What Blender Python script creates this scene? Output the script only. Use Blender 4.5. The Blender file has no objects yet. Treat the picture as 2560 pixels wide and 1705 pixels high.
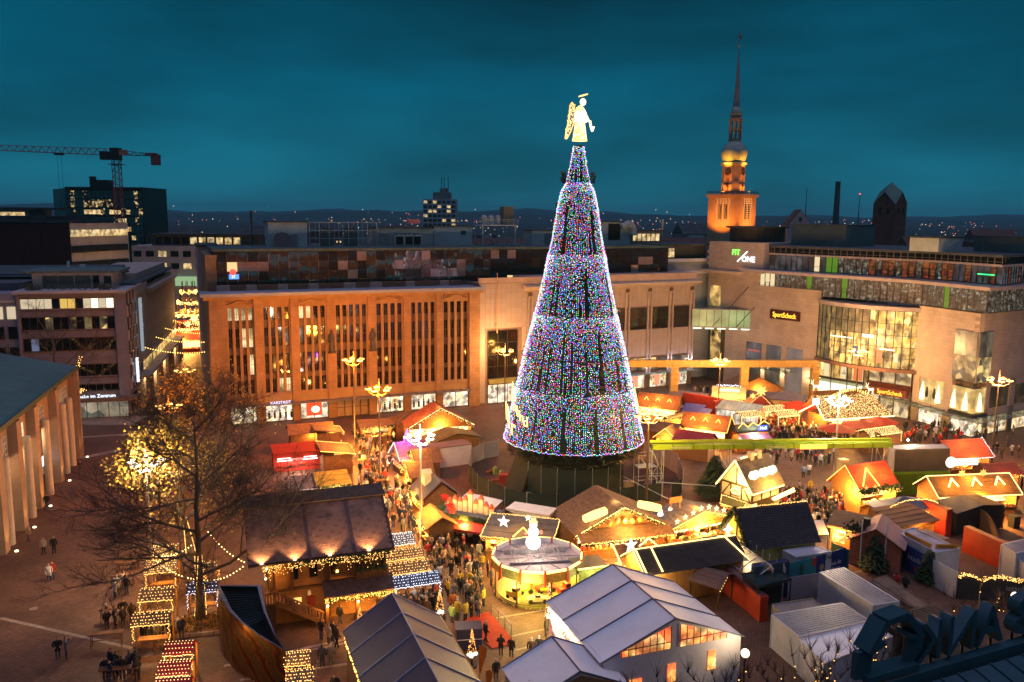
import bpy, math, random
from mathutils import Vector, Matrix, Euler
R = random.Random(11)
SC = bpy.context.scene; COL = SC.collection
rad = math.radians; pi = math.pi
# ---------------------------------------------------------------- camera, sky, sun, exposure
F=2100.0;W=2560;H=1705;CH=32.3;PIT=rad(8.45);ROL=rad(0.43)
cam = bpy.data.objects.new('camera', bpy.data.cameras.new('camera')); COL.objects.link(cam)
cam.data.sensor_width = 36; cam.data.lens = 36*F/W; cam.data.clip_end = 40000; cam.data.clip_start = .5
cam.matrix_world = Matrix.Translation((0,0,CH)) @ Matrix.Rotation(pi/2-PIT,4,'X') @ Matrix.Rotation(ROL,4,'Z')
SC.camera = cam
wd = bpy.data.worlds.new('World'); SC.world = wd; wd.use_nodes = True
def world():
    nt = wd.node_tree; N = nt.nodes; L = nt.links; N.clear()
    out = N.new('ShaderNodeOutputWorld'); bg = N.new('ShaderNodeBackground'); bg.inputs[1].default_value = 1.0
    tc = N.new('ShaderNodeTexCoord'); sx = N.new('ShaderNodeSeparateXYZ'); L.new(tc.outputs['Generated'], sx.inputs[0])
    rp = N.new('ShaderNodeValToRGB'); L.new(sx.outputs[2], rp.inputs[0])
    e = rp.color_ramp.elements
    pts = [(0.0,(.010,.165,.240)),(.05,(.006,.155,.238)),(.14,(.001,.120,.205)),(.27,(.0,.047,.088)),(.45,(.0,.030,.058)),(1,(.004,.036,.07))]
    e[0].position=0; e[0].color=(*pts[0][1],1); e[1].position=1; e[1].color=(*pts[-1][1],1)
    for p,c in pts[1:-1]:
        q=e.new(p); q.color=(*c,1)
    mp = N.new('ShaderNodeMapping'); mp.inputs['Scale'].default_value=(1.6,1.6,6.5); L.new(tc.outputs['Generated'], mp.inputs[0])
    nz = N.new('ShaderNodeTexNoise'); nz.inputs['Scale'].default_value=1.7; nz.inputs['Detail'].default_value=5; nz.inputs['Roughness'].default_value=.5
    L.new(mp.outputs[0], nz.inputs[0])
    mr = N.new('ShaderNodeMapRange'); mr.inputs[1].default_value=.3; mr.inputs[2].default_value=.7; mr.inputs[3].default_value=.46; mr.inputs[4].default_value=1.05
    L.new(nz.outputs[0], mr.inputs[0])
    mx = N.new('ShaderNodeMix'); mx.data_type='RGBA'; mx.blend_type='MULTIPLY'; mx.inputs[0].default_value=1
    L.new(rp.outputs[0], mx.inputs[6]); L.new(mr.outputs[0], mx.inputs[7])
    # physical sky with the sun below the rooftops adds the last daylight
    sk = N.new('ShaderNodeTexSky'); sk.sky_type='NISHITA'; sk.sun_disc=False; sk.sun_elevation=rad(1.0); sk.sun_rotation=rad(200)
    ad = N.new('ShaderNodeMix'); ad.data_type='RGBA'; ad.blend_type='ADD'; ad.inputs[0].default_value=.0006
    L.new(mx.outputs[2], ad.inputs[6]); L.new(sk.outputs[0], ad.inputs[7])
    L.new(ad.outputs[2], bg.inputs[0]); L.new(bg.outputs[0], out.inputs[0])
world()
sun = bpy.data.objects.new('sun', bpy.data.lights.new('sun','SUN')); COL.objects.link(sun)
sun.data.energy=1.0; sun.data.angle=rad(80); sun.data.color=(.62,.58,1.0); sun.rotation_euler=(rad(6),0,rad(20)); sun.location=(0,-50,120)
vs = SC.view_settings; vs.view_transform='Standard'; vs.look='None'; vs.exposure=0; vs.gamma=1; vs.use_curve_mapping=False
cy = SC.cycles; cy.use_denoising=True; cy.max_bounces=4; cy.diffuse_bounces=2; cy.glossy_bounces=3; cy.transmission_bounces=4; cy.transparent_max_bounces=6
cy.volume_bounces=0; cy.sample_clamp_indirect=2.0; cy.sample_clamp_direct=0; cy.caustics_reflective=False; cy.caustics_refractive=False; cy.use_light_tree=True
# ---------------------------------------------------------------- pixel <-> place helpers (survey of the photograph)
cr,sr=math.cos(ROL),math.sin(ROL);cp,sp=math.cos(PIT),math.sin(PIT)
def ray(u,v):
    a=(u-W/2)/F;b=-(v-H/2)/F; x=a*cr-b*sr; y=a*sr+b*cr
    return (x, cp+y*sp, -sp+y*cp)
def P(u,v,z=0.0):
    d=ray(u,v);t=(z-CH)/d[2];return Vector((d[0]*t,d[1]*t,z))
def PY(u,v,Y):
    d=ray(u,v);t=Y/d[1];return Vector((d[0]*t,Y,CH+d[2]*t))
def proj(x,y,z):
    z-=CH;f=y*cp-z*sp;up=y*sp+z*cp;a=x/f;b=up/f
    return (W/2+F*(a*cr+b*sr),H/2-F*(-a*sr+b*cr))
def ZV(x,y,v):
    lo,hi=-50,300
    for _ in range(40):
        m=(lo+hi)/2
        if proj(x,y,m)[1]>v: lo=m
        else: hi=m
    return lo
class Fr:
    "upright plane through (x,y) at an angle: local x along it, local y behind it"
    def __init__(s,x,y,a): s.x,s.y,s.a=x,y,rad(a); s.c,s.s=math.cos(s.a),math.sin(s.a)
    def sz(s,u,v,d=0):
        r=ray(u,v);ox=s.x-s.s*d;oy=s.y+s.c*d
        t=(-ox*s.s+oy*s.c)/(-r[0]*s.s+r[1]*s.c);x,y=r[0]*t,r[1]*t
        return ((x-ox)*s.c+(y-oy)*s.s, CH+r[2]*t)
    def w(s,a,d=0,z=0): return Vector((s.x+a*s.c-d*s.s, s.y+a*s.s+d*s.c, z))
    def l(s,p): dx,dy=p[0]-s.x,p[1]-s.y; return Vector((dx*s.c+dy*s.s,-dx*s.s+dy*s.c,p[2] if len(p)>2 else 0))
# ---------------------------------------------------------------- mesh builder
class MB:
    def __init__(s): s.v=[];s.f=[];s.m=[]
    def face(s,pts,m=0):
        i=len(s.v); s.v+=[tuple(p) for p in pts]; s.f.append(tuple(range(i,i+len(pts)))); s.m.append(m); return s
    def bx(s,x0,x1,y0,y1,z0,z1,m=0,M=None):
        c=[(x,y,z) for z in(z0,z1) for y in(y0,y1) for x in(x0,x1)]
        if M is not None: c=[tuple(M@Vector(p)) for p in c]
        i=len(s.v); s.v+=c
        for q in((0,2,3,1),(4,5,7,6),(0,1,5,4),(2,6,7,3),(0,4,6,2),(1,3,7,5)): s.f.append(tuple(i+k for k in q)); s.m.append(m)
        return s
    def cb(s,c,x,y,z,m=0,rz=0):
        M=Matrix.Translation(c)@Matrix.Rotation(rz,4,'Z') if rz else Matrix.Translation(c)
        return s.bx(-x/2,x/2,-y/2,y/2,-z/2,z/2,m,M)
    def ext(s,pts,vec,m=0):
        n=len(pts);i=len(s.v);vec=Vector(vec)
        s.v+=[tuple(p) for p in pts]+[tuple(Vector(p)+vec) for p in pts]
        s.f.append(tuple(range(i,i+n))[::-1]); s.f.append(tuple(range(i+n,i+2*n))); s.m+=[m,m]
        for k in range(n):
            l=(k+1)%n; s.f.append((i+k,i+l,i+n+l,i+n+k)); s.m.append(m)
        return s
    def prism(s,poly,z0,z1,m=0): return s.ext([(p[0],p[1],z0) for p in poly],(0,0,z1-z0),m)
    def tube(s,p,q,r0,r1=None,n=6,m=0,cap=True):
        r1=r0 if r1 is None else r1; p,q=Vector(p),Vector(q);d=q-p
        if d.length<1e-6: return s
        z=d.normalized();x=z.orthogonal().normalized();y=z.cross(x);i=len(s.v)
        for c,r in((p,r0),(q,r1)):
            for k in range(n):
                a=2*pi*k/n; s.v.append(tuple(c+x*math.cos(a)*r+y*math.sin(a)*r))
        for k in range(n):
            l=(k+1)%n; s.f.append((i+k,i+l,i+n+l,i+n+k)); s.m.append(m)
        if cap: s.f.append(tuple(range(i,i+n))[::-1]); s.f.append(tuple(range(i+n,i+2*n))); s.m+=[m,m]
        return s
    def path(s,pts,r,n=5,m=0):
        for a,b in zip(pts,pts[1:]): s.tube(a,b,r,r,n,m)
        return s
    def bar(s,p,q,w,h,m=0):
        p,q=Vector(p),Vector(q);d=q-p;L=d.length
        if L<1e-6: return s
        z=d.normalized();up=Vector((0,0,1)) if abs(z.z)<.99 else Vector((0,1,0)); x=z.cross(up).normalized();y=x.cross(z)
        M=Matrix((x,y,z)).transposed().to_4x4(); M.translation=p
        return s.bx(-w/2,w/2,-h/2,h/2,0,L,m,M)
    def lathe(s,prof,n=12,m=0,c=(0,0,0),ms=None,a0=0,sx=1,sy=1):
        i=len(s.v);c=Vector(c)
        for r,z in prof:
            for k in range(n):
                a=a0+2*pi*k/n; s.v.append((c.x+r*math.cos(a)*sx,c.y+r*math.sin(a)*sy,c.z+z))
        for j in range(len(prof)-1):
            for k in range(n):
                l=(k+1)%n; s.f.append((i+j*n+k,i+j*n+l,i+(j+1)*n+l,i+(j+1)*n+k)); s.m.append(ms[j] if ms else m)
        s.f.append(tuple(range(i,i+n))[::-1]); s.m.append(ms[0] if ms else m)
        t=i+(len(prof)-1)*n; s.f.append(tuple(range(t,t+n))); s.m.append(ms[-1] if ms else m)
        return s
    def ball(s,c,r,m=0,n=8,k=5,sz=1.0):
        return s.lathe([(max(1e-3,r*math.sin(pi*j/k)),-r*sz*math.cos(pi*j/k)) for j in range(k+1)],n,m,c)
    def octa(s,c,r,m=0):
        i=len(s.v);x,y,z=c
        s.v+=[(x+r,y,z),(x,y+r,z),(x-r,y,z),(x,y-r,z),(x,y,z+r),(x,y,z-r)]
        for k in range(4):
            l=(k+1)%4; s.f.append((i+k,i+l,i+4)); s.f.append((i+l,i+k,i+5)); s.m+=[m,m]
        return s
    def tetra(s,c,r,m=0):
        i=len(s.v);x,y,z=c
        s.v+=[(x+r,y,z-r*.6),(x-r*.5,y+r*.87,z-r*.6),(x-r*.5,y-r*.87,z-r*.6),(x,y,z+r)]
        for q in((0,1,3),(1,2,3),(2,0,3),(0,2,1)): s.f.append(tuple(i+k for k in q)); s.m.append(m)
        return s
    def strip(s,a,b,n): pass
    def mesh(s,name,mats,smooth=False):
        me=bpy.data.meshes.new(name); me.from_pydata(s.v,[],s.f)
        for k in (mats if isinstance(mats,(list,tuple)) else [mats]): me.materials.append(k)
        if any(s.m): me.polygons.foreach_set('material_index',s.m)
        if smooth: me.polygons.foreach_set('use_smooth',[True]*len(s.f))
        me.update(); return me
    def build(s,name,mats,parent=None,smooth=False,**k):
        return link(name,s.mesh(name,mats,smooth),parent,**k)
def link(name,me,parent=None,loc=None,rot=None,M=None,**k):
    o=bpy.data.objects.new(name,me); COL.objects.link(o)
    if parent is not None: o.parent=parent
    if M is not None: o.matrix_basis=M
    if loc is not None: o.location=loc
    if rot is not None: o.rotation_euler=rot
    for a,b in k.items():
        if b is not None: o[a]=b
    return o
def thing(name,label,cat,loc=(0,0,0),rz=0,group=None):
    o=bpy.data.objects.new(name,None); COL.objects.link(o); o.empty_display_size=.2
    o.location=(loc[0],loc[1],loc[2] if len(loc)>2 else 0); o.rotation_euler=(0,0,rz); o['label']=label; o['category']=cat
    if group: o['group']=group
    return o
def tag(o,label,cat,group=None):
    o['label']=label;o['category']=cat
    if group:o['group']=group
    return o
def pieces(name,me,Ms,parent,cap=300,mats=None,stuff=None):
    "alike pieces share one mesh; past the cap the rest becomes one joined part"
    for i,M in enumerate(Ms[:cap]):
        o=link(name,me,parent,M=M)
        if mats:
            o.material_slots[0].link='OBJECT'; o.material_slots[0].material=mats[i%len(mats)] if not callable(mats) else mats(i)
    rest=Ms[cap:]
    if rest:
        mb=MB(); vv=[v.co.copy() for v in me.vertices]; ff=[tuple(p.vertices) for p in me.polygons]
        for M in rest:
            i=len(mb.v); mb.v+=[tuple(M@c) for c in vv]; mb.f+=[tuple(i+k for k in f) for f in ff]; mb.m+=[0]*len(ff)
        mb.build(stuff or name+'_field',list(me.materials) if not mats else [mats[0] if not callable(mats) else mats(0)],parent,kind='stuff')
def T(x,y,z=0,rz=0): return Matrix.Translation((x,y,z))@Matrix.Rotation(rz,4,'Z') if rz else Matrix.Translation((x,y,z))
# ---------------------------------------------------------------- materials
MATS={}
def srgb(r,g,b):
    f=lambda c:((c/255+.055)/1.055)**2.4 if c>10 else c/255/12.92
    return (f(r),f(g),f(b))
def base(n):
    m=bpy.data.materials.new(n); m.use_nodes=True; nt=m.node_tree; b=nt.nodes['Principled BSDF']; return m,nt,nt.nodes,nt.links,b
def mat(n,c,r=.75,v=.25,s=1.5,me=0,bump=0,bs=12,dirt=None,spec=.4):
    if n in MATS: return MATS[n]
    m,nt,N,L,b=base(n); b.inputs['Roughness'].default_value=r; b.inputs['Metallic'].default_value=me; b.inputs['Specular IOR Level'].default_value=spec
    tc=N.new('ShaderNodeTexCoord'); nz=N.new('ShaderNodeTexNoise'); nz.inputs['Scale'].default_value=s; nz.inputs['Detail'].default_value=6; nz.inputs['Roughness'].default_value=.65
    L.new(tc.outputs['Object'],nz.inputs[0])
    rp=N.new('ShaderNodeValToRGB'); rp.color_ramp.elements[0].position=.28; rp.color_ramp.elements[1].position=.72
    lo=[max(0,k*(1-v*1.3)) for k in c]; hi=[min(1,k*(1+v)) for k in c]
    if dirt: lo=dirt
    rp.color_ramp.elements[0].color=(*lo,1); rp.color_ramp.elements[1].color=(*hi,1)
    L.new(nz.outputs[0],rp.inputs[0]); L.new(rp.outputs[0],b.inputs['Base Color'])
    if bump:
        n2=N.new('ShaderNodeTexNoise'); n2.inputs['Scale'].default_value=bs; n2.inputs['Detail'].default_value=4; L.new(tc.outputs['Object'],n2.inputs[0])
        bp=N.new('ShaderNodeBump'); bp.inputs['Strength'].default_value=bump; bp.inputs['Distance'].default_value=.05
        L.new(n2.outputs[0],bp.inputs['Height']); L.new(bp.outputs[0],b.inputs['Normal'])
    MATS[n]=m; return m
def brick(n,c1,c2,mo,sx=1,bw=.5,rh=.25,ms=.02,r=.8,rot=(0,0,0),bump=.3,v=.3,off=.5,ns=.35):
    if n in MATS: return MATS[n]
    m,nt,N,L,b=base(n); b.inputs['Roughness'].default_value=r; b.inputs['Specular IOR Level'].default_value=.35
    tc=N.new('ShaderNodeTexCoord'); mp=N.new('ShaderNodeMapping'); mp.inputs['Rotation'].default_value=rot; L.new(tc.outputs['Object'],mp.inputs[0])
    bt=N.new('ShaderNodeTexBrick'); bt.inputs['Color1'].default_value=(*c1,1); bt.inputs['Color2'].default_value=(*c2,1); bt.inputs['Mortar'].default_value=(*mo,1)
    bt.inputs['Scale'].default_value=sx; bt.inputs['Brick Width'].default_value=bw; bt.inputs['Row Height'].default_value=rh; bt.inputs['Mortar Size'].default_value=ms; bt.offset=off
    L.new(mp.outputs[0],bt.inputs[0])
    nz=N.new('ShaderNodeTexNoise'); nz.inputs['Scale'].default_value=ns; nz.inputs['Detail'].default_value=7; nz.inputs['Roughness'].default_value=.7; L.new(tc.outputs['Object'],nz.inputs[0])
    mr=N.new('ShaderNodeMapRange'); mr.inputs[1].default_value=.3; mr.inputs[2].default_value=.7; mr.inputs[3].default_value=1-v; mr.inputs[4].default_value=1+v; L.new(nz.outputs[0],mr.inputs[0])
    mx=N.new('ShaderNodeMix'); mx.data_type='RGBA'; mx.blend_type='MULTIPLY'; mx.inputs[0].default_value=1; L.new(bt.outputs[0],mx.inputs[6]); L.new(mr.outputs[0],mx.inputs[7])
    L.new(mx.outputs[2],b.inputs['Base Color'])
    if bump:
        bp=N.new('ShaderNodeBump'); bp.inputs['Strength'].default_value=bump; bp.inputs['Distance'].default_value=.03; bp.invert=True
        L.new(bt.outputs[1],bp.inputs['Height']); L.new(bp.outputs[0],b.inputs['Normal'])
    MATS[n]=m; return m
def em(n,c,st,nee=False):
    if n in MATS: return MATS[n]
    if st>2: st=(2+.28*(st-2) if ('bulb' in n or 'glow' in n and 0) else 1.7+.11*(st-2))
    m,nt,N,L,b=base(n); b.inputs['Base Color'].default_value=(.02,.02,.02,1); b.inputs['Emission Color'].default_value=(*c,1); b.inputs['Emission Strength'].default_value=st
    m.cycles.emission_sampling='AUTO' if nee else 'NONE'
    MATS[n]=m; return m
def goods(n,cols,s=3,st=1,nee=False,sz=(1,1,1),lo=0):
    "a lit room or a stocked shelf seen behind a window: cells of colour that give off light"
    if n in MATS: return MATS[n]
    m,nt,N,L,b=base(n); b.inputs['Base Color'].default_value=(.05,.05,.05,1); b.inputs['Roughness'].default_value=.3
    tc=N.new('ShaderNodeNewGeometry'); mp=N.new('ShaderNodeMapping'); mp.inputs['Scale'].default_value=sz; L.new(tc.outputs['Position'],mp.inputs[0])
    vo=N.new('ShaderNodeTexVoronoi'); vo.inputs['Scale'].default_value=s; L.new(mp.outputs[0],vo.inputs[0])
    sp_=N.new('ShaderNodeSeparateColor'); L.new(vo.outputs['Color'],sp_.inputs[0])
    rp=N.new('ShaderNodeValToRGB'); e=rp.color_ramp.elements; rp.color_ramp.interpolation='LINEAR'
    k=len(cols); e[0].position=0; e[0].color=(*cols[0],1); e[1].position=1; e[1].color=(*cols[-1],1)
    for i in range(1,k-1):
        q=e.new(i/(k-1)); q.color=(*cols[i],1)
    nz=N.new('ShaderNodeTexNoise'); nz.inputs['Scale'].default_value=s*.6; nz.inputs['Detail'].default_value=3; L.new(mp.outputs[0],nz.inputs[0])
    mr=N.new('ShaderNodeMapRange'); mr.inputs[1].default_value=.35; mr.inputs[2].default_value=.65; mr.inputs[3].default_value=lo; mr.inputs[4].default_value=st*1.5; L.new(nz.outputs[0],mr.inputs[0])
    L.new(sp_.outputs[0],rp.inputs[0]); L.new(rp.outputs[0],b.inputs['Emission Color']); L.new(mr.outputs[0],b.inputs['Emission Strength'])
    m.cycles.emission_sampling='AUTO' if nee else 'NONE'
    MATS[n]=m; return m
def glassy(n,c=(.012,.014,.018),r=.06,v=.3):
    if n in MATS: return MATS[n]
    m=mat(n,c,r,v,.7,spec=.8); return m
def clear(n,c=(.75,.85,.8),tr=.72,r=.08):
    if n in MATS: return MATS[n]
    m,nt,N,L,b=base(n); out=N['Material Output']
    t=N.new('ShaderNodeBsdfTransparent'); t.inputs[0].default_value=(*c,1); g=N.new('ShaderNodeBsdfGlossy'); g.inputs['Roughness'].default_value=r; g.inputs[0].default_value=(.8,.8,.8,1)
    d=N.new('ShaderNodeBsdfDiffuse'); d.inputs[0].default_value=(*[k*.5 for k in c],1)
    m1=N.new('ShaderNodeMixShader'); m1.inputs[0].default_value=.5; L.new(d.outputs[0],m1.inputs[1]); L.new(g.outputs[0],m1.inputs[2])
    m2=N.new('ShaderNodeMixShader'); m2.inputs[0].default_value=tr; L.new(m1.outputs[0],m2.inputs[1]); L.new(t.outputs[0],m2.inputs[2]); L.new(m2.outputs[0],out.inputs[0])
    MATS[n]=m; return m
def lamp(parent,loc,p,c=(1,.5,.14),r=.15,name='lamp_light'):
    l=bpy.data.lights.new(name,'POINT'); l.energy=p*(3.0 if c==WARM else 1.25); l.color=c; l.shadow_soft_size=r
    o=bpy.data.objects.new(name,l); COL.objects.link(o); o.location=loc
    if parent is not None: o.parent=parent
    return o
def spot(parent,loc,p,to,c=(1,.55,.2),ang=80,r=.1):
    l=bpy.data.lights.new('floodlight','SPOT'); l.energy=p; l.color=c; l.shadow_soft_size=r; l.spot_size=rad(ang); l.spot_blend=.6
    o=bpy.data.objects.new('floodlight',l); COL.objects.link(o); o.location=loc
    o.rotation_euler=(Vector(to)-Vector(loc)).to_track_quat('-Z','Y').to_euler()
    if parent is not None: o.parent=parent
    return o
TXC={}
def text(s,size,mt,parent,loc,rz=0,ext=.04,name='lettering',rx=pi/2,align='CENTER',sx=1,**k):
    key=(s,size,ext,align)
    if key not in TXC:
        c=bpy.data.curves.new('lettering','FONT'); c.body=s; c.size=size; c.extrude=ext; c.align_x=align; c.align_y='CENTER'; c.resolution_u=2
        t=bpy.data.objects.new('lettering',c); COL.objects.link(t); dg=bpy.context.evaluated_depsgraph_get()
        TXC[key]=bpy.data.meshes.new_from_object(t.evaluated_get(dg)); bpy.data.objects.remove(t)
    me=TXC[key].copy(); me.materials.clear(); me.materials.append(mt)
    o=link(name,me,parent,**k); o.location=loc; o.rotation_euler=(rx,0,rz); o.scale=(sx,1,1); return o
WARM=(1,.44,.075); SOD=(1,.27,.018)
neon=em('rope_light',(1,.58,.11),9); bulbw=em('warm_bulb',(1,.52,.13),14); bulbc=em('cool_bulb',(.72,.8,1),10); white_em=em('white_light',(1,.86,.6),9); head_em=em('sodium_head',(1,.55,.14),30)
wood=mat('brown_timber',(.20,.085,.03),.7,.4,3,bump=.3); woodd=mat('dark_timber',(.075,.032,.014),.7,.35,3); woodl=mat('honey_timber',(.34,.17,.06),.7,.3,3,bump=.3)
metal=mat('grey_steel',(.25,.25,.26),.45,.2,2,me=.6); dark=mat('black_metal',(.025,.025,.028),.5,.2,2); whitep=mat('white_sheet',(.72,.70,.70),.6,.12,.8)
glass=glassy('dark_glass'); black=mat('black_void',(.008,.008,.009),.8,.2,2); green=mat('fir_green',(.03,.055,.02),.8,.5,5); redm=mat('red_paint',(.42,.04,.025),.6,.2,2)
# ================================================================ ground, hills, distance
pave=brick('granite_paving',(.118,.056,.033),(.168,.083,.050),(.042,.021,.013),1,.34,.22,.016,rot=(0,0,rad(-20)),bump=.5,v=.42,ns=.16,r=.62)
pave2=brick('pale_slabs',(.30,.215,.165),(.36,.27,.21),(.12,.085,.065),1,.9,.6,.016,rot=(0,0,rad(-20)),bump=.4,v=.3,ns=.3,r=.6)
far_m=mat('far_land',(.030,.036,.034),.9,.5,.01)
MB().face([(-14000,-400,-.02),(14000,-400,-.02),(14000,14000,-.02),(-14000,14000,-.02)]).build('ground',far_m,kind='structure')
MB().face([(-140,15,0),(150,15,0),(150,250,0),(-140,250,0)]).build('plaza',pave,kind='structure')
def path_strip(pts,w,m=pave2,name='paving_band',z=.004):
    for (a,b) in zip(pts,pts[1:]):
        p,q=P(*a),P(*b); d=(q-p).normalized(); n=Vector((-d.y,d.x,0))*w/2
        MB().face([(c.x,c.y,z) for c in(p-n,q-n,q+n,p+n)]).build(name,m,kind='structure')
for k,(a,b,w) in enumerate([((0,1545),(330,1620),.35),((560,1665),(900,1590),.3),((600,1700),(900,1655),.3),((775,1625),(905,1600),.25),((1240,1545),(1365,1525),.2),((1280,1590),(1400,1565),.2),((1290,1625),(1400,1600),.2),((2135,1432),(2290,1395),.22),((100,1100),(330,1085),.9),((200,1145),(300,1125),1.2)]):
    path_strip([a,b],w,z=.004+.0005*k)
# pale forecourt in front of the office block
MB().face([tuple(P(u,v,.012)) for u,v in((180,1062),(330,1062),(370,1040),(186,1030))]).build('forecourt',pave2,kind='structure')
c=P(84,1522); MB().lathe([(.33,0),(.33,.012)],20,0,(c.x,c.y,.006)).build('manhole_cover',mat('cast_iron',(.28,.19,.15),.5,.2,6),label='round pale manhole cover set in the open paving',category='manhole')
# hills
def hills(name,y0,y1,h,seed,m):
    mb=MB(); n=120; rng=random.Random(seed); ph=[rng.random()*7 for _ in range(6)]
    xs=[-9000+18000*i/n for i in range(n+1)]
    def hh(x): return h*(.62+.16*math.sin(x/900+ph[0])+.12*math.sin(x/410+ph[1])+.08*math.sin(x/170+ph[2])+.05*math.sin(x/70+ph[3]))*(1.15-.00005*(x+1000))
    rows=[(y0,0),(y0+(y1-y0)*.45,.75),(y1,1),(y1+800,.5)]
    for y,k in rows: mb.v+=[(x,y,max(0,hh(x))*k-1) for x in xs]
    for j in range(3):
        for i in range(n): a=j*(n+1)+i; mb.f.append((a,a+1,a+n+2,a+n+1)); mb.m.append(0)
    mb.build(name,m,smooth=True,kind='structure')
forest=mat('wooded_hill',(.022,.030,.026),.95,.5,.02)
hills('hills',5200,6600,72,3,forest); hills('far_hills',7600,9600,118,8,forest)
# distant lights of the city: uncountable
mb=MB(); rr=random.Random(5)
for i in range(420):
    Y=rr.choice([900,1300,1800,2600,3600,4800])*rr.uniform(.8,1.2); X=rr.uniform(-.62,.62)*Y
    if rr.random()<.55: X=Y*rr.choice([-.18,-.12,-.05,.1,.17,.4,.52])+rr.gauss(0,.02)*Y
    z=rr.uniform(4,20)+(60 if Y>4300 else 0)*rr.random(); mb.octa((X,Y,z),Y*rr.choice([.0003,.0004,.0006]),rr.choice([0,0,0,1,2]))
mb.build('distant_street_lights',[em('far_warm',(1,.62,.3),3.0),em('far_white',(.9,.95,1),2.5),em('far_red',(1,.12,.1),2)],kind='stuff')
# ================================================================ generic far buildings
wall_cols=[mat('render_grey',(.20,.20,.21),.85,.25,.3),mat('render_white',(.42,.42,.43),.85,.2,.3),mat('render_buff',(.26,.21,.17),.85,.25,.3),mat('render_dark',(.09,.09,.10),.8,.3,.3),mat('brick_red',(.16,.065,.05),.85,.3,.4)]
roof_m=mat('flat_roof_felt',(.055,.065,.068),.85,.5,.25); roof_red=mat('clay_roof',(.11,.045,.035),.8,.4,.5); pane_dark=glassy('far_pane',(.02,.025,.03),.15)
litp=goods('lit_office',[(1,.62,.2),(1,.78,.42),(.5,.28,.08)],1.6,.8,lo=.25)
plant=mat('roof_plant',(.30,.36,.37),.7,.25,.6)
def far_block(x,y,w,d,h,wm,rm,label,group,rz=0,pitched=False,lit=.12,rng=R,cat='building',storeys=None):
    t=thing('town_building',label,cat,(x,y,0),rz,group)
    MB().bx(-w/2,w/2,0,d,0,h,0).build('wall',wm,t)
    if pitched: MB().ext([(-w/2-.3,-.4,h),(-w/2-.3,d+.4,h),(-w/2-.3,d/2,h+d*.38)],(w+.6,0,0)).build('roof',rm,t)
    else:
        MB().bx(-w/2-.15,w/2+.15,-.15,d+.15,h,h+.5).build('roof',rm,t)
        b=MB()
        for _ in range(rng.randint(1,3)):
            a=rng.uniform(-w*.35,w*.3); e=rng.uniform(2,d-3) if d>6 else 2; s=rng.uniform(1.5,4); b.bx(a,a+s*1.3,e,e+s,h+.5,h+.5+rng.uniform(1,2.6))
        b.build('roof_plant',plant,t)
    n=max(2,int(w/2.6)); ns=storeys or max(2,int(h/3.4)); z0=h-ns*3.3+.6
    wm_=MB().bx(-.62,.62,-.05,.03,0,1.5).mesh('window',[pane_dark]); lm_=MB().bx(-.62,.62,-.05,.03,0,1.5).mesh('window',[litp])
    for j in range(min(ns,3)):
        z=h-1.9-3.3*j-.4
        if z<1: break
        for i in range(n):
            link('window',lm_ if rng.random()<lit else wm_,t,loc=(-w/2+w*(i+.5)/n,0,z-.2))
    return t
rb=random.Random(21)
labs=['grey flat-roofed block among the dim rooftops behind the square','pale flat-roofed block among the dim rooftops behind the square','buff flat-roofed block among the dim rooftops behind the square','dark flat-roofed block among the dim rooftops behind the square','red brick block among the dim rooftops behind the square']
spots=[]
for row,(Y,n) in enumerate([(205,9),(250,11),(310,12),(390,13),(520,14),(720,14)]):
    for i in range(n):
        X=Y*(-.62+1.24*(i+.5)/n)+rb.uniform(-6,6)
        w=rb.uniform(12,24)*(1+Y/900); d=rb.uniform(9,16)*(1+Y/1200); h=rb.uniform(11,20) if Y>240 else rb.uniform(12,18)
        if Y<240 and -95<X<62: continue
        if abs(X+78)<26 and Y<330: continue
        if X<-100 and Y<300: continue
        if abs(X-85)<30 and 290<Y<420: h=min(h,16)
        k=rb.choice([0,0,1,2,3,3,4]); pt=rb.random()<.4 and Y>240
        lab=labs[k] if not pt else labs[k].replace('flat-roofed','gable-roofed').replace('brick block','brick gabled block')
        q_=proj(X,Y,15)[0]; wh=[(150,'under the crane at far left'),(420,'left of the store roof'),(700,'above the roof scaffold'),(1000,'left of the apartment slab'),(1200,'right of the apartment slab'),(1500,'beside the big tree'),(1760,'left of the church steeple'),(1980,'right of the church steeple'),(2160,'near the tall chimney'),(2330,'beside the brick church'),(9999,'at the far right')]; wq=[t_ for m_,t_ in wh if q_<m_][0]
        lab=lab.replace('among the dim rooftops behind the square','in the %s row of rooftops, %s'%(['nearest','second','third','fourth','fifth','last'][row],wq))
        far_block(X,Y+rb.uniform(-8,8),w,d,h,wall_cols[k],roof_red if pt and rb.random()<.6 else roof_m,lab,lab.split(' in the')[0]+'s in the distance',rad(rb.uniform(-12,25)),pt,.10,rb)
# high-rise with lit flats
hr=thing('high_rise','tall pale apartment slab with lit flats beyond the rooftops','apartment tower',PY(1099,560,620)*Vector((1,1,0)) if False else (PY(1099,560,620).x,620,0),0)
b=MB(); zt=PY(1099,498,620).z; wv=12.2
MB().bx(-wv,wv,0,14,0,zt).build('wall',wall_cols[1],hr); MB().bx(-5,8,2,12,zt,zt+5).bx(0,6,3,10,zt+5,zt+8).build('penthouse',wall_cols[0],hr)
a=MB()
for x in(1,3,6): a.tube((x,5,zt+8),(x,5,zt+16),.25)
a.build('antenna',dark,hr)
wd_=MB().bx(-1.3,1.3,-.1,.05,0,1.9).mesh('window',[pane_dark]); wl_=MB().bx(-1.3,1.3,-.1,.05,0,1.9).mesh('window',[litp])
for j in range(7):
    for i in range(7): link('window',wl_ if rb.random()<.3 else wd_,hr,loc=(-wv+1.9+i*3.4,0,zt-3-j*3.3))
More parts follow.
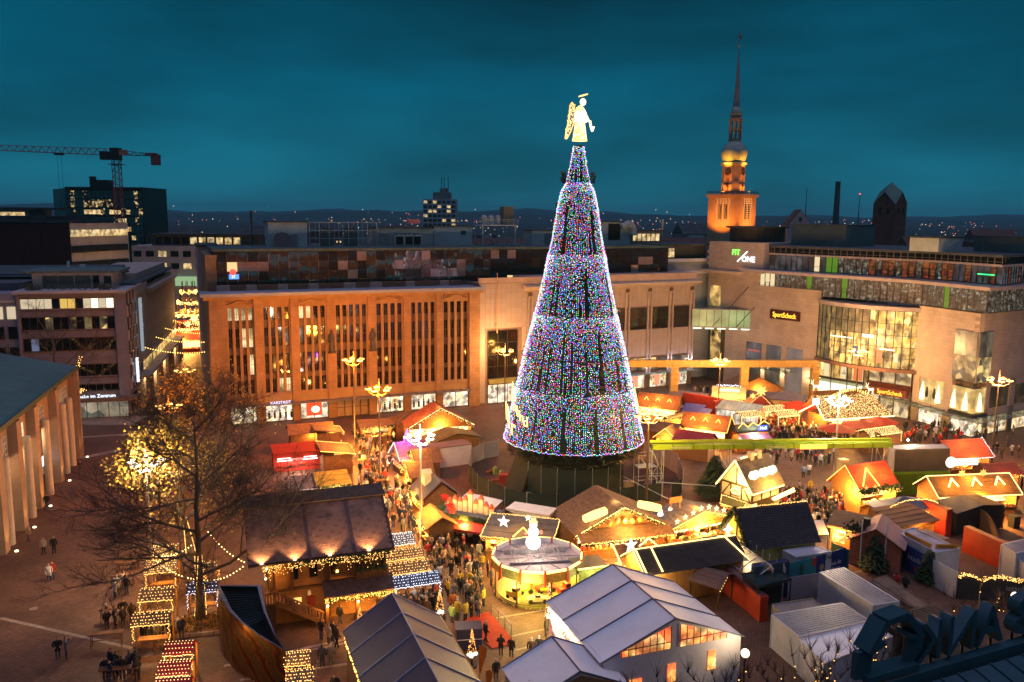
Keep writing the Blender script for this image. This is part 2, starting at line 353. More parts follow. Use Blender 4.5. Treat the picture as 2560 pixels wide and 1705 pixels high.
# chimney, masts
c=PY(2090,540,900); t=thing('power_station_chimney','tall dark square chimney rising on the skyline','chimney',(c.x,900,0)); MB().lathe([(3.9,0),(2.7,PY(2090,455,900).z)],8,0).build('stack',mat('sooty_concrete',(.06,.06,.065),.8,.3,.1),t); MB().lathe([(2.9,0),(2.9,1.5)],8,0,(0,0,PY(2090,455,900).z-1)).build('rim',dark,t)
for (u,v,Y,lb) in((2013,470,900,'thin dark mast left of the power station chimney'),(2146,485,850,'slender lattice mast with red lamp right of the chimney')):
    c=PY(u,540,Y); z=PY(u,v,Y).z; t=thing('radio_mast',lb,'mast',(c.x,Y,0)); MB().tube((0,0,0),(0,0,z),.9,.25,5).build('pole',dark,t)
    if u>2100: MB().octa((0,0,z),1.0).build('warning_lamp',em('far_red2',(1,.1,.08),5),t)
# brick church tower with steep green pyramid roof (right)
c=PY(2222,560,420); ch=thing('church_tower','dark brick church tower with four gables and steep green roof','church tower',(c.x,420,0),rad(38))
zw=PY(2222,512,420).z; zg=PY(2222,490,420).z; za=PY(2222,455,420).z; hw=5.6
MB().bx(-hw,hw,-hw,hw,0,zw).build('wall',wall_cols[4],ch)
g=MB()
for k in range(4):
    M=Matrix.Rotation(k*pi/2,4,'Z'); g.face([M@Vector(p) for p in((-hw,-hw-.01,zw),(hw,-hw-.01,zw),(0,-hw-.01,zg+1.5))],0)
g.build('gable',wall_cols[4],ch)
r_=MB()
for k in range(4):
    M=Matrix.Rotation(k*pi/2,4,'Z'); ap=Vector((0,0,za))
    for s_ in(-1,1): r_.face([M@Vector(p) for p in((s_*(hw+.3),-hw-.3,zw),(0,-hw-.3,zg+1.9),(0,0,za))],0)
r_.build('roof',mat('patina_roof',(.10,.21,.17),.6,.3,.3),ch)
wm_=MB().bx(-.7,.7,-.08,.05,0,3).mesh('belfry_window',[black])
for k in range(4):
    for x in(-2,2): link('belfry_window',wm_,ch,M=Matrix.Rotation(k*pi/2,4,'Z')@T(x,-hw,zw-4.5))
# gabled hall with pink end wall left of it
c=PY(2000,562,300); t=thing('gabled_hall','dark-roofed hall with pale pink gable wall below the chimney','building',(c.x,300,0),rad(-12)); z0=PY(2000,562,300).z; z1=PY(2000,525,300).z
MB().bx(-3.8,3.8,0,20,0,z0).build('wall',wall_cols[1],t); MB().ext([(-3.8,-.02,z0),(3.8,-.02,z0),(0,-.02,z1)],(0,.3,0)).build('gable',mat('pink_gable',(.62,.42,.38),.8,.1,.4),t)
MB().ext([(-4.2,.28,z0-.2),(0,.28,z1+.3),(0,.28,z1)],(0,20,0)).ext([(4.2,.28,z0-.2),(0,.28,z1),(0,.28,z1+.3)],(0,20,0)).ext([(-4,.3,z0),(4,.3,z0),(0,.3,z1)],(0,19.8,0)).build('roof',roof_m,t); MB().bx(-.5,.5,-.1,.1,z0+1.2,z0+2.6).build('window',pane_dark,t)
# white small clock-towered town house far left street end
c=PY(394,575,380); t=thing('small_white_tower','small white floodlit tower beyond the left street','tower',(c.x,380,0)); z=PY(394,535,380).z
MB().bx(-1.9,1.9,-1.9,1.9,0,z).build('shaft',mat('lit_white',(.75,.68,.66),.8,.1,.5),t); MB().lathe([(2.2,0),(.1,4)],4,0,(0,0,z),a0=pi/4).build('roof',roof_m,t); MB().bx(-.5,.5,-1.95,-1.8,z-6,z-2).build('window',pane_dark,t)
spot(t,(0,-12,z-12),2500,(0,0,z-3),(1,.75,.7),60)
# ================================================================ church tower in the middle (lit orange)
YC=330; cx=PY(1828,560,YC).x; zz=lambda v:PY(1828,v,YC).z; k_=YC/2100*1.0
ct=thing('church_steeple','floodlit sandstone church tower with clock, onion dome and needle spire','church tower',(cx,YC,0),rad(45))
sand=brick('sandstone',(.40,.28,.17),(.46,.33,.21),(.25,.17,.1),1,1.2,.6,.02,bump=.2,v=.25,ns=.2)
cop=mat('copper_dome',(.36,.40,.33),.45,.3,.6)
za,zb=zz(492),zz(412); h1=6.55; h2=4.05
MB().bx(-h1,h1,-h1,h1,0,za).build('wall',sand,ct)
MB().bx(-h1-.7,h1+.7,-h1-.7,h1+.7,za,za+.9).build('gallery',sand,ct)
rl=MB()
for k in range(4):
    M=Matrix.Rotation(k*pi/2,4,'Z')
    rl.bx(-h1-.6,h1+.6,-h1-.6,-h1-.5,za+1.8,za+1.95,0,M)
    for i in range(15): rl.bx(-h1-.5+i*(2*h1+1)/14-.06,-h1-.5+i*(2*h1+1)/14+.06,-h1-.6,-h1-.5,za+.9,za+1.8,0,M)
rl.build('railing',dark,ct)
MB().lathe([(h2*1.08,za+.9),(h2*1.08,zb)],8,0,a0=pi/8).build('clock_storey',sand,ct)
MB().lathe([(h2*1.22,zb),(h2*1.22,zb+.8)],8,0,a0=pi/8).build('cornice',cop,ct)
db=zb+.8; dt=zz(352)
MB().lathe([(h2*.95,db),(h2*1.12,db+.18*(dt-db)),(h2*1.25,db+.42*(dt-db)),(h2*1.15,db+.62*(dt-db)),(h2*.85,db+.82*(dt-db)),(h2*.5,dt)],16,0).build('dome',cop,ct,smooth=True)
zl=zz(298); ln=MB()
for k in range(8):
    a=pi/8+k*pi/4; x,y=2.15*math.cos(a),2.15*math.sin(a); ln.tube((x,y,dt),(x,y,zl),.3,.3,5)
ln.lathe([(2.4,dt-.3),(2.4,dt+.8)],8).lathe([(2.3,(dt+zl)/2-.2),(2.3,(dt+zl)/2+.3)],8).lathe([(2.6,zl-.4),(2.6,zl+.4)],8)
ln.build('lantern',sand,ct)
zs=zz(268); d=zs-zl
MB().lathe([(1.6,zl+.4),(2.3,zl+.3*d),(2.35,zl+.5*d),(1.8,zl+.8*d),(1.35,zs)],14,0).build('upper_dome',cop,ct,smooth=True)
MB().lathe([(1.35,zs),(1.0,zs+.25*(zz(118)-zs)),(.12,zz(118))],8,0).build('spire',mat('spire_lead',(.30,.26,.27),.5,.2,.5),ct)
MB().ball((0,0,zz(115)),.55,0,8,5).build('ball',cop,ct); MB().tube((0,0,zz(115)),(0,0,zz(78)),.14).bar((-1.6,0,zz(92)),(1.2,0,zz(92)),.15,.3).bar((.3,0,zz(92)),(1.5,0,zz(91)),.1,1.1).build('weather_vane',mat('vane',(.35,.12,.1),.5,.1,1),ct)
for k in range(8):
    if k%2: continue
    M=Matrix.Rotation(k*pi/4,4,'Z'); 
for k in range(4):
    M=Matrix.Rotation(k*pi/2,4,'Z')
    cl=link('clock',MB().lathe([(1.3,0),(1.3,.14)],20).mesh('clock',[mat('clock_black',(.03,.025,.02),.5,.1,2)]),ct,M=M@Matrix.Translation((0,-h2*1.02,zb-2.9))@Matrix.Rotation(pi/2,4,'X'))
    fm=MB()
    for i in range(12):
        a=i*pi/6; fm.bar((.9*math.cos(a),.9*math.sin(a),.17),(1.2*math.cos(a),1.2*math.sin(a),.17),.1,.05)
    fm.bar((0,0,.19),(.3,.45,.19),.1,.03).bar((0,0,.19),(-.65,.2,.19),.07,.03); fm.build('clock_hands',mat('gilt',(.8,.5,.12),.3,.1,3),cl)
    for x in(-1.15,1.15):
        w_=link('belfry_window',MB().bx(-.62,.62,-.12,.1,0,5.6).mesh('belfry_window',[black]),ct,M=M@T(x,-h1,za-8.6))
        lo=MB()
        for i in range(7): lo.bx(-.55,.55,-.2,-.12,.4+i*.75,.55+i*.75)
        lo.build('louvre',sand,w_)
    link('niche',MB().bx(-.6,.6,-.1,.1,0,3.2).mesh('niche',[mat('niche_shade',(.2,.13,.08),.8,.1,2)]),ct,M=M@T(0,-h2*1.0,zb-8.5))
bl=MB()
for k in range(4):
    M=Matrix.Rotation(k*pi/2,4,'Z')
    for x in(-2.6,-1.15,0,1.15,2.6):
        for i in range(13): bl.octa(M@Vector((x+.18*math.sin(i),-h1-.25,za-.9-i*.85)),.16)
bl.build('light_string',em('tower_lights',(1,.6,.2),2),ct,kind='stuff')
for k in (0,1,2,3):
    M=Matrix.Rotation(k*pi/2+pi/4*0,4,'Z')
    spot(ct,M@Vector((0,-h1-9,za-13)),15000,M@Vector((0,-h1+1,za-4)),SOD,100)
    spot(ct,M@Vector((0,-h1-1.2,za+1.2)),5200,M@Vector((0,-2,zb)),SOD,110)
    spot(ct,M@Vector((0,-h2-3.5,zb-1)),3000,M@Vector((0,-1,db+4)),(1,.42,.04),90)
# ================================================================ tower crane
cc=PY(290,390,260); zt=cc.z; red=mat('crane_red',(.42,.07,.05),.5,.2,.5)
cn=thing('tower_crane','red lattice tower crane with its jib reaching past the left edge','crane',(cc.x,260,0),rad(3))
mb=MB(); q=1.0
for sx in(-q,q):
    for sy in(-q,q): mb.bar((sx,sy,0),(sx,sy,zt-1),.17,.17)
n=24
for i in range(n):
    z=zt-1-(i+1)*1.9
    if z<2: break
    for sy in(-q,q): mb.bar((-q,sy,z),(q,sy,z+1.9),.13,.13).bar((-q,sy,z),(q,sy,z),.13,.13)
    for sx in(-q,q): mb.bar((sx,-q,z),(sx,q,z+1.9),.13,.13)
mb.build('mast',red,cn)
def truss(x0,x1,z0,z1,h0,h1,n):
    m_=MB()
    for sy in(-.7,.7): m_.bar((x0,sy,z0),(x1,sy,z1),.15,.15)
    m_.bar((x0,0,z0+h0),(x1,0,z1+h1),.16,.16)
    for i in range(n):
        a=i/n;b_=(i+.5)/n;c_=(i+1)/n
        L=lambda t,sy:(x0+(x1-x0)*t,sy,z0+(z1-z0)*t); U=lambda t:(x0+(x1-x0)*t,0,z0+(z1-z0)*t+h0+(h1-h0)*t)
        for sy in(-.7,.7): m_.bar(L(a,sy),U(b_),.1,.1).bar(U(b_),L(c_,sy),.1,.1)
        m_.bar(L(a,-.7),L(a,.7),.1,.1)
    return m_
truss(-2,-44,zt+.2,zt+1.6,1.9,1.5,18).build('jib',red,cn)
truss(2,13.2,zt+.3,zt+.1,1.3,.4,5).build('counter_jib',mat('crane_dark',(.10,.035,.03),.6,.2,.5),cn)
MB().bx(10.6,12.9,-1,1,zt-2.6,zt+.4).bx(9,12,-1.2,1.2,zt+.4,zt+1.0).build('counterweight',mat('cw',(.25,.08,.07),.7,.2,.5),cn)
MB().bx(-4.2,-2,-1.6,.4,zt-1.2,zt+1.3).bx(-1.4,1.4,-1.2,1.2,zt-1.2,zt+2.4).build('cab',dark,cn)
MB().bx(1.4,4,-1.25,-1.2,zt+.2,zt+1.8).build('sign',mat('crane_sign',(.5,.2,.15),.6,.1,1),cn)
MB().bx(-1.8,1.8,-1.8,1.8,zt-2.6,zt-2.4).build('platform',dark,cn)
mb=MB().bx(-18,-15.6,-.8,.8,zt+.1,zt+.7)
for x in(-17.4,-16.2): mb.tube((x,0,zt),(x,0,zt-17),.04)
mb.build('trolley',dark,cn)
# ================================================================ black glass office tower (left)
bt=thing('glass_tower','black glass office tower with scattered lit windows behind the crane','office tower',(-152.4,290,0))
z=40.7; MB().bx(0,26.3,0,20,0,z).face([(0,0,0),(0,0,z),(-15,20,z),(-15,20,0)]).build('wall',mat('black_glass',(.010,.011,.012),.35,.3,.3),bt)
MB().bx(-.1,26.4,-.05,20,z,z+.4).bx(7,12,6,10,z+.4,z+3).bx(5.5,7,6,8,z+.4,z+4.2).build('roof',dark,bt)
pm=MB().bx(-.5,.5,-.06,.02,-1.3,1.3).mesh('window',[glassy('tower_pane',(.02,.022,.025),.08)])
pl=MB().bx(-.5,.5,-.06,.02,-.75,.75).mesh('window',[litp]); rt=random.Random(4)
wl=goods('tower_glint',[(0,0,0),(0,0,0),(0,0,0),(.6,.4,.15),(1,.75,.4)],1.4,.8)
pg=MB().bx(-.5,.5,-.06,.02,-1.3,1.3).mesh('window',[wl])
for j in range(9):
    for i in range(18):
        x=.9+i*1.44; zc=z-2.2-j*2.9
        lit_=(j==1 and 4<i<11) or (j in(2,) and i in(4,5,6,7,10,11,12,14)) or (j==3 and i in(12,13)) or (j==4 and i in(10,11,12,13,14)) or (j==5 and i in(5,6,12,13,15))
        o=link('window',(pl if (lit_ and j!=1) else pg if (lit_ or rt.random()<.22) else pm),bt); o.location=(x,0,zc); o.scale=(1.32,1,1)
        o.rotation_euler=(rt.uniform(-.012,.012),0,rt.uniform(-.02,.02))
MB().bx(22.5,25.6,-.12,-.05,z-27.5,z-26).build('sign_board',em('teal_sign',(.08,.5,.5),.7),bt)
# ================================================================ dark red tiled block and its wing (left)
db_=thing('red_tiled_block','windowless dark red tiled block behind the white office','building',(-118,190,0)); rt_=mat('red_tile',(.075,.018,.014),.6,.25,.6)
MB().bx(0,18.6,0,18,0,30).build('wall',mat('red_tile_back',(.03,.01,.01),.7,.2,1),db_)
tm=MB().bx(.02,1.02,-.06,0,.02,.98).mesh('tile',[rt_]); pieces('tile',tm,[T(i*1.03,0,j*1.0+11.8) for j in range(17,-1,-1) for i in range(18)],db_)
MB().bx(-.2,18.8,-.2,18,30,30.5).bx(0,16,4,16,30.5,31.6).build('roof',roof_m,db_)
MB().face([(18.61,-.02,8),(23,19,8),(23,19,30),(18.61,-.02,30)]).build('side_wall',wall_cols[1],db_)
for j in range(4): MB().bx(0,19,-.1,.05,0,1.5).build('window',litp if j==0 else pane_dark,db_).matrix_basis=Matrix.Translation((18.7,0,27-j*3.6))@Matrix.Rotation(rad(77),4,'Z')
ph=thing('lit_penthouse','low flat-roofed penthouse with a lit window band at far left','building',(-124,200,0)); MB().bx(-6,10,0,10,0,33).build('wall',wall_cols[0],ph); MB().bx(-5,9,-.08,.05,31.1,32.4).build('window',litp,ph); MB().bx(-7,13,-.6,11,33,33.5).build('roof',roof_m,ph)
# ================================================================ mid-left blocks by the street end
mr_=thing('rooftop_office','flat-roofed office with a lit top floor at the end of the street','building',(PY(385,640,235).x,235,0),rad(2))
def zY(v,Y,u=450): return PY(u,v,Y).z
zb=zY(645,235); z1=zY(590,235); z2=zY(615,235)
MB().bx(-6,28,0,20,0,z2).build('wall',wall_cols[1],mr_); MB().bx(-1,30,1.5,18,z2,z1).build('top_floor',wall_cols[3],mr_); MB().bx(-1.5,31,.8,18.5,z1,z1+.6).build('roof',roof_m,mr_)
for i in range(12): link('window',MB().bx(-.9,.9,-.06,.04,0,1.9).mesh('window',[litp if 3<i<10 else pane_dark]),mr_,loc=(1+i*2.4,1.5,z2+.5))
for j in range(2):
    for i in range(9): link('window',MB().bx(-1.1,1.1,-.06,.04,0,1.6).mesh('window',[litp if rb.random()<.2 else pane_dark]),mr_,loc=(-4.5+i*3.4,0,z2-3-j*3.4))
MB().bx(6,14,-1.5,0,z2-11,z2-8.5).build('glazed_bay',em('green_bay',(.55,.85,.45),.55),mr_)
gs=thing('grey_stair_tower','plain mauve-grey wall block beside the street pyramid','building',(PY(520,640,165).x,165,0),rad(22)); MB().bx(-1.9,1.9,0,14,0,zY(617,165,500)).build('wall',mat('mauve_render',(.30,.26,.30),.85,.15,.4),gs); MB().bx(-2.1,2.1,-.2,14.2,zY(617,165,500),zY(617,165,500)+.4).build('roof',roof_m,gs)
# ================================================================ department store (centre left)
stone=brick('travertine',(.36,.20,.095),(.41,.235,.115),(.22,.12,.06),1,1.1,.55,.012,rot=(pi/2,0,0),bump=.25,v=.28,ns=.35)
stone2=mat('carved_stone',(.39,.225,.11),.8,.2,.8,bump=.2,bs=6)
frame_m=mat('bronze_frame',(.13,.075,.045),.5,.2,2)
pane_k=glassy('store_pane',(.008,.006,.005),.05)
pane_lit=goods('store_lit_pane',[(.9,.6,.2),(1,.8,.45),(.45,.3,.1)],.7,1.1,lo=.2)
KX=Fr(-45.5,125.3,22.5)
ks=thing('department_store','stone department store with tall window bays and carved reliefs behind the stalls','department store',(KX.x,KX.y,0),KX.a)
pil=[(0,2.4),(6.43,7.61),(11.87,12.97),(17.43,18.69),(24.01,25.25),(29.91,31.06),(35.52,36.63),(41.31,43.2)]
rows=[(16.25,18.14),(12.04,14.97),(7.73,10.88),(4.76,6.9)]
MB().bx(0,43.2,.6,5.4,0,20.3).bx(0,43.2,5.4,22,0,26).build('wall',mat('store_body',(.2,.14,.09),.85,.2,.5),ks)
MB().bx(0,43.2,0,.6,18.5,19.5).build('frieze',stone2,ks)
MB().bx(-.8,43.8,-.7,.6,19.5,20.0).build('cornice',stone2,ks); MB().bx(-1.2,43.6,-1.1,4.5,20.0,20.5).build('roof_edge',mat('zinc_edge',(.30,.34,.42),.5,.15,.5),ks)
for a,b in pil: MB().bx(a,b,-.35,.6,0,19.5).build('pillar',stone,ks)
wm_={}
sp_m=MB().bx(-.5,.5,0,.12,0,1).bx(-.36,.36,-.05,0,.2,.8).mesh('spandrel',[frame_m])
pn_m=MB().bx(-.5,.5,0,.06,0,1).mesh('window',[pane_k]); pnl_m=MB().bx(-.5,.5,0,.06,0,1).mesh('window',[pane_lit])
mu_m=MB().bx(-.5,.5,-.12,.3,0,1).mesh('mullion',[stone2])
gb=MB().bx(-.5,.5,-.05,0,.48,.5).bx(-.04,.04,-.05,0,0,1).mesh('glazing_bar',[frame_m])
rk=random.Random(8)
for bi in range(7):
    x0,x1=pil[bi][1],pil[bi+1][0]; n=5 if bi==3 else 4; mw=.42; e=.25
    MB().bx(x0,x1,0,.6,18.14,18.5).build('lintel',stone2,ks); MB().bx(x0,x1,-.1,.6,4.25,4.76).build('sill',stone2,ks)
    MB().bx(x0,x1,0,.5,2.95,4.25).build('apron',mat('apron_panel',(.42,.26,.11),.7,.15,.6),ks)
    if bi%2==0: # carved scroll over the bay
        s=MB(); m_=(x0+x1)/2
        for sg in(-1,1):
            s.path([(m_+sg*t*1.95,-.12,18.95+.3*math.cos(t*pi)) for t in [i/8 for i in range(9)]],.13,6)
            s.path([(m_+sg*(1.75+.28*math.cos(a)),-.12,18.95+.28*math.sin(a)) for a in [i*pi/4 for i in range(9)]],.09,5)
        s.build('relief',stone2,ks)
    cw=(x1-x0-2*e-(n-1)*mw)/n
    for i in range(n):
        xc=x0+e+cw/2+i*(cw+mw)
        for j,(z0,z1) in enumerate(rows):
            lit_=(bi==0 and (j==0 or (j==1 and i>1) or (j==2 and i==3))) or (bi==2 and j==0 and i<2) or (bi==1 and j==3 and i>1)
            o=link('window',pnl_m if lit_ else pn_m,ks,loc=(xc,.42,z0)); o.scale=(cw,1,z1-z0); o.rotation_euler=(rk.uniform(-.01,.01),0,rk.uniform(-.025,.025))
            g_=link('glazing_bar',gb,o)
            if j<3: o=link('spandrel',sp_m,ks,loc=(xc,.3,rows[j+1][1])); o.scale=(cw,1,z0-rows[j+1][1])
        if i<n-1: o=link('mullion',mu_m,ks,loc=(xc+cw/2+mw/2,.1,4.76)); o.scale=(mw,1,18.14-4.76)
    for ee in(x0+e/2,x1-e/2): o=link('mullion',mu_m,ks,loc=(ee,.1,4.76)); o.scale=(e,1,18.14-4.76)
shopA=goods('shop_white',[(1,.86,.6),(1,.7,.38),(.9,.75,.6),(.2,.14,.1),(1,.88,.68)],1.6,1.3,nee=True,lo=.6)
shopB=goods('shop_bright',[(1,.9,.6),(1,.6,.25),(.3,.2,.12),(1,.9,.7)],1.9,1.4,nee=True,lo=.4)
shopR=em('shop_red',(.9,.06,.02),1.5)
for bi in range(7):
    x0,x1=pil[bi][1]+.1,pil[bi+1][0]-.1
    if bi==3:
        w_=MB().bx(x0,x1,.3,.5,0,2.7).build('closed_shutter',mat('beige_shutter',(.42,.30,.2),.6,.1,1),ks)
        f=MB()
        for i in range(5): f.bx(x0+(x1-x0)*i/4-.08,x0+(x1-x0)*i/4+.08,.15,.3,0,2.8)
        f.bx(x0,x1,.15,.3,2.7,2.9).bx(x0,x1,.2,.3,1.4,1.5).build('door_frame',frame_m,ks); continue
    MB().bx(x0,x1,.35,.5,.12,2.8).build('shop_window',shopB if bi in(0,4) else shopA,ks)
    f=MB().bx(x0,x1,.1,.2,2.75,2.95).bx(x0,x1,.1,.3,0,.12)
    for t in(0,.5,1): f.bx(x0+(x1-x0)*t-.05,x0+(x1-x0)*t+.05,.1,.2,0,2.8)
    f.build('shop_frame',frame_m,ks)
    if bi==2: MB().bx(x0+.9,x1-.9,.3,.34,.5,2.7).build('red_poster',shopR,ks); MB().ball(((x0+x1)/2+.2,.27,1.5),.7,0,10,6,.8).build('poster_figure',em('poster_white',(1,.85,.6),2.2),ks)
    if bi in(1,4,5):
        d=MB()
        for q in range(5): xx=x0+.5+q*.85; d.bx(xx-.16,xx+.16,.26,.33,.5,1.5).ball((xx,.3,1.7),.14,0,6,4)
        d.build('mannequins',dark,ks)
MB().bx(2.4,41.3,-1.5,.1,2.95,3.1).build('canopy',mat('canopy_grey',(.22,.2,.18),.4,.2,1),ks)
cb_=MB()
for i in range(26): cb_.bx(2.5+i*1.55,2.56+i*1.55,-1.55,0,3.1,3.2)
cb_.build('canopy_ribs',metal,ks)
text('KARSTADT',.62,em('sign_lilac',(.75,.7,1),4),ks,(9.8,-1.6,3.4),name='sign_lettering')
for sx in(18.06,24.63):   # statues on brackets
    s=link('statue',MB().bx(-.55,.55,-.8,0,10.6,10.9).lathe([(.42,0),(.5,.5),(.38,1.5),(.5,2.2),(.42,2.7),(.18,2.95)],8,0,(0,-.4,10.9)).ball((0,-.4,14.05),.28).tube((-.4,-.45,13.4),(-.55,-.7,12.4),.13).tube((.4,-.45,13.4),(.2,-.8,12.8),.13).mesh('statue',[mat('weathered_stone',(.10,.09,.085),.8,.4,3)],True),ks,loc=(sx,-.35,0))
# parapet with alternating panels
pa=MB().bx(0,1,0,.3,0,.9).mesh('parapet_panel',[mat('parapet_dark',(.22,.10,.06),.8,.3,1)]); pb=MB().bx(0,1,0,.3,0,.9).mesh('parapet_panel',[mat('parapet_pale',(.45,.30,.24),.8,.2,1)])
x=.2
for i in range(24):
    w_=rk.choice([1.2,1.6,2.0,2.4]); 
    if x+w_>43: break
    o=link('parapet_panel',pb if i%3==1 else pa,ks,loc=(x,3.6,20.5)); o.scale=(w_-.04,1,1); x+=w_
# mirrored set-back storey: every pane hangs a little differently
gl=link('glass_storey',MB().bx(1.5,84,5.5,21,21,26.5).mesh('glass_storey',[dark]),ks)
mir=[mat('mirror_bronze',(.30,.215,.19),.04,.25,.3,me=.85),mat('mirror_brown',(.20,.12,.10),.06,.3,.3,me=.8),mat('mirror_dark',(.055,.045,.05),.05,.3,.3,me=.6),mat('mirror_pink',(.42,.30,.29),.12,.2,.4,me=.55)]
pm_=MB().bx(0,1,0,.06,0,1)
pm_.v=[]; pm_.f=[]; pm_.m=[]
for j in range(4):
    for i in range(4):
        pass
def bent(k):
    rng=random.Random(k); b=MB(); n=4
    bow=rng.uniform(.006,.022)*rng.choice([-1,1])
    pts=[[(i/n,bow*(1-(2*i/n-1)**2)*(1-(2*j/n-1)**2)+rng.uniform(-.002,.002),j/n) for i in range(n+1)] for j in range(n+1)]
    for j in range(n):
        for i in range(n): b.face([pts[j][i],pts[j][i+1],pts[j+1][i+1],pts[j+1][i]])
    return b.mesh('pane',[mir[0]],True)
bents=[bent(k) for k in range(6)]
nx=52; pw=82/nx
warmpane=em('warm_pane',(1,.72,.32),1.0)
for j in range(4):
    z0,z1=[(24.9,26.4),(23.4,24.85),(21.95,23.35),(21.2,21.9)][j]
    for i in range(nx):
        k=rk.random(); m_=mir[0] if k<.55 else mir[1] if k<.72 else mir[2] if k<.9 else mir[3]
        if 1<=i<=4 and j==1: m_=mir[3] if i>1 else warmpane
        if i>28 and k<.6: m_=mir[2]
        if j==3: m_=warmpane if i in(31,32,34,49,50) else glass
        o=link('pane',bents[(i*7+j*3)%6],gl,loc=(1.6+i*pw,5.4,z0)); o.scale=(pw-.06,1,z1-z0); o.rotation_euler=(rk.uniform(-.012,.012),0,-.105+rk.uniform(-.012,.012))
        o.material_slots[0].link='OBJECT'; o.material_slots[0].material=m_
MB().bx(1,84.6,5.1,21.5,26.5,26.9).build('roof',mat('dark_roof_sheet',(.06,.10,.105),.7,.4,.4),ks)
dsp=MB().bx(0,1.5,-.06,0,0,.75).build('display',em('blue_display',(.1,.3,1),2.2),ks); dsp.location=(3.4,5.3,22.2)
text('27',.55,em('display_white',(1,1,1),5),ks,(4.05,5.2,22.55),name='display_number'); MB().lathe([(.5,0),(.5,.08)],12).build('red_display',em('red_display',(1,.08,.05),2.5),ks).matrix_basis=Matrix.Translation((4,5.25,23.3))@Matrix.Rotation(pi/2,4,'X')
# rooftop plant (things of their own standing on the roof)
def roof_at(s,d,z): p=KX.w(s,d,z); return p
tealw=mat('plant_room',(.36,.44,.45),.7,.18,.4)
def plant_box(name,label,s0,s1,d0,d1,z1,m=tealw,cat='plant room',extra=None):
    c=KX.w((s0+s1)/2,d0,26.9); t=thing(name,label,cat,c,KX.a); w=(s1-s0)/2; h=z1-26.9
    MB().bx(-w,w,0,d1-d0,0,h).build('wall',m,t); MB().bx(-w-.15,w+.15,-.15,d1-d0+.15,h,h+.18).build('roof',roof_m,t)
    if extra: extra(t,w,h)
    return t
def rail(mb,x0,x1,y,z0,z1,n,r=.05):
    for i in range(n+1): mb.tube((x0+(x1-x0)*i/n,y,z0),(x0+(x1-x0)*i/n,y,z1),r,r,4)
    for k in range(3): z=z0+(z1-z0)*(k+1)/3; mb.tube((x0,y,z),(x1,y,z),r,r,4)
plant_box('plant_room','pale teal plant room with satellite dish at the left end of the roof',10.5,17,14,19,31,extra=lambda t,w,h:(MB().lathe([(.1,0),(1.1,.12),(1.5,.5)],12).build('dish',dark,t).__setattr__('matrix_basis',Matrix.Translation((-1,-.8,.9))@Matrix.Rotation(rad(60),4,'X')),MB().bx(.5,1.6,-.08,.02,0,2.1).build('door',metal,t)))
sc=thing('roof_scaffold','open steel pipe frame with cooling fans in the middle of the roof','scaffold',KX.w(17.3,13.5,26.9),KX.a); b=MB()
for y in(0,4): rail(b,0,11.7,y,0,4.1,7)
for i in range(8): b.tube((i*1.67,0,4.1),(i*1.67,4,4.1),.05,.05,4)
b.build('frame',mat('galvanised',(.45,.52,.53),.5,.15,1,me=.3),sc)
for x in(3.2,7.4): MB().bx(x-1,x+1,1,3,0,3).lathe([(.8,3),(.8,3.4)],10,0,(x,2,0)).build('cooling_unit',mat('cooler',(.09,.11,.11),.6,.2,1),sc)
def chill(t,w,h):
    MB().bx(-2.3,2.6,-1.5,-.2,.1,2.0).build('chiller',mat('chiller_case',(.42,.46,.45),.6,.15,1),t); f=MB()
    for i in range(6): f.lathe([(.3,2.0),(.3,2.2)],8,0,(-1.9+i*.8,-.85,0))
    f.build('fan',dark,t); 
    for x in(-1.5,.2,1.7): MB().bx(x-.65,x+.65,-1.56,-1.5,.3,1.7).build('vent_panel',black,t)
    MB().bx(-5,-3,-.06,.02,.3,2.4).build('door',metal,t); MB().bx(.5,2.6,-.4,.6,h+.9,h+1.6).build('red_canopy',mat('pale_red',(.5,.2,.22),.7,.1,1),t)
plant_box('plant_room','long ribbed plant room with a row of chiller units in the middle of the roof',29.2,39.4,14,21,30.0,mat('ribbed_plant',(.30,.35,.34),.7,.18,.5),extra=chill)
plant_box('plant_room','pale plant room with small dark window right of the chillers',39.8,47.3,15,21,30.3,extra=lambda t,w,h:MB().bx(1.5,2.5,-.06,.02,2,2.7).build('window',pane_dark,t))
pf=thing('roof_platform','open steel platform with stairs and white tanks on the roof left of the big tree','platform',KX.w(49,14,26.9),KX.a); b=MB()
for x in(0,6.5):
    for y in(0,4): b.bx(x-.12,x+.12,y-.12,y+.12,0,3.6)
b.bx(-.4,7,-.4,4.4,3.6,3.8); rail(b,0,7,-.3,3.8,4.8,7,.035); rail(b,1.5,6.5,-2,0,1.3,5,.035); b.bar((.2,-1.6,1.6),(1.9,-1.6,.1),.7,.06); b.build('frame',mat('galvanised',(1,1,1)),pf)
for x in(1,2.4,3.8): MB().lathe([(.55,3.8),(.6,5.2),(.3,5.6)],10,0,(x,2,0)).build('tank',tealw,pf)
MB().bx(4.6,6.6,1,3,3.8,7.2).build('vent_stack',mat('vent_dark',(.10,.12,.12),.7,.2,1),pf)
plant_box('plant_room','pale roof cabin with grey double door left of the big tree',59,66,14,18,29.6,extra=lambda t,w,h:MB().bx(-.9,.9,-.06,.02,.1,2.2).build('door',metal,t))
plant_box('plant_room','pale plant room with big duct right of the big tree',73.3,80.5,14,20,31.3,extra=lambda t,w,h:(MB().path([(1.2,-.4,h-1),(3,-.4,h-.2),(4,-.4,h-1.2),(4,-.4,h-2.6)],.7,8).build('duct',tealw,t),MB().bx(-1.5,1.2,-.06,.02,.9,h-.3).build('vent_panel',black,t)))
def litw(t,w,h):
    for i in range(6): MB().bx(-w+.5+i*1.05,-w+1.3+i*1.05,-.06,.02,.7,2.1).build('window',litp,t)
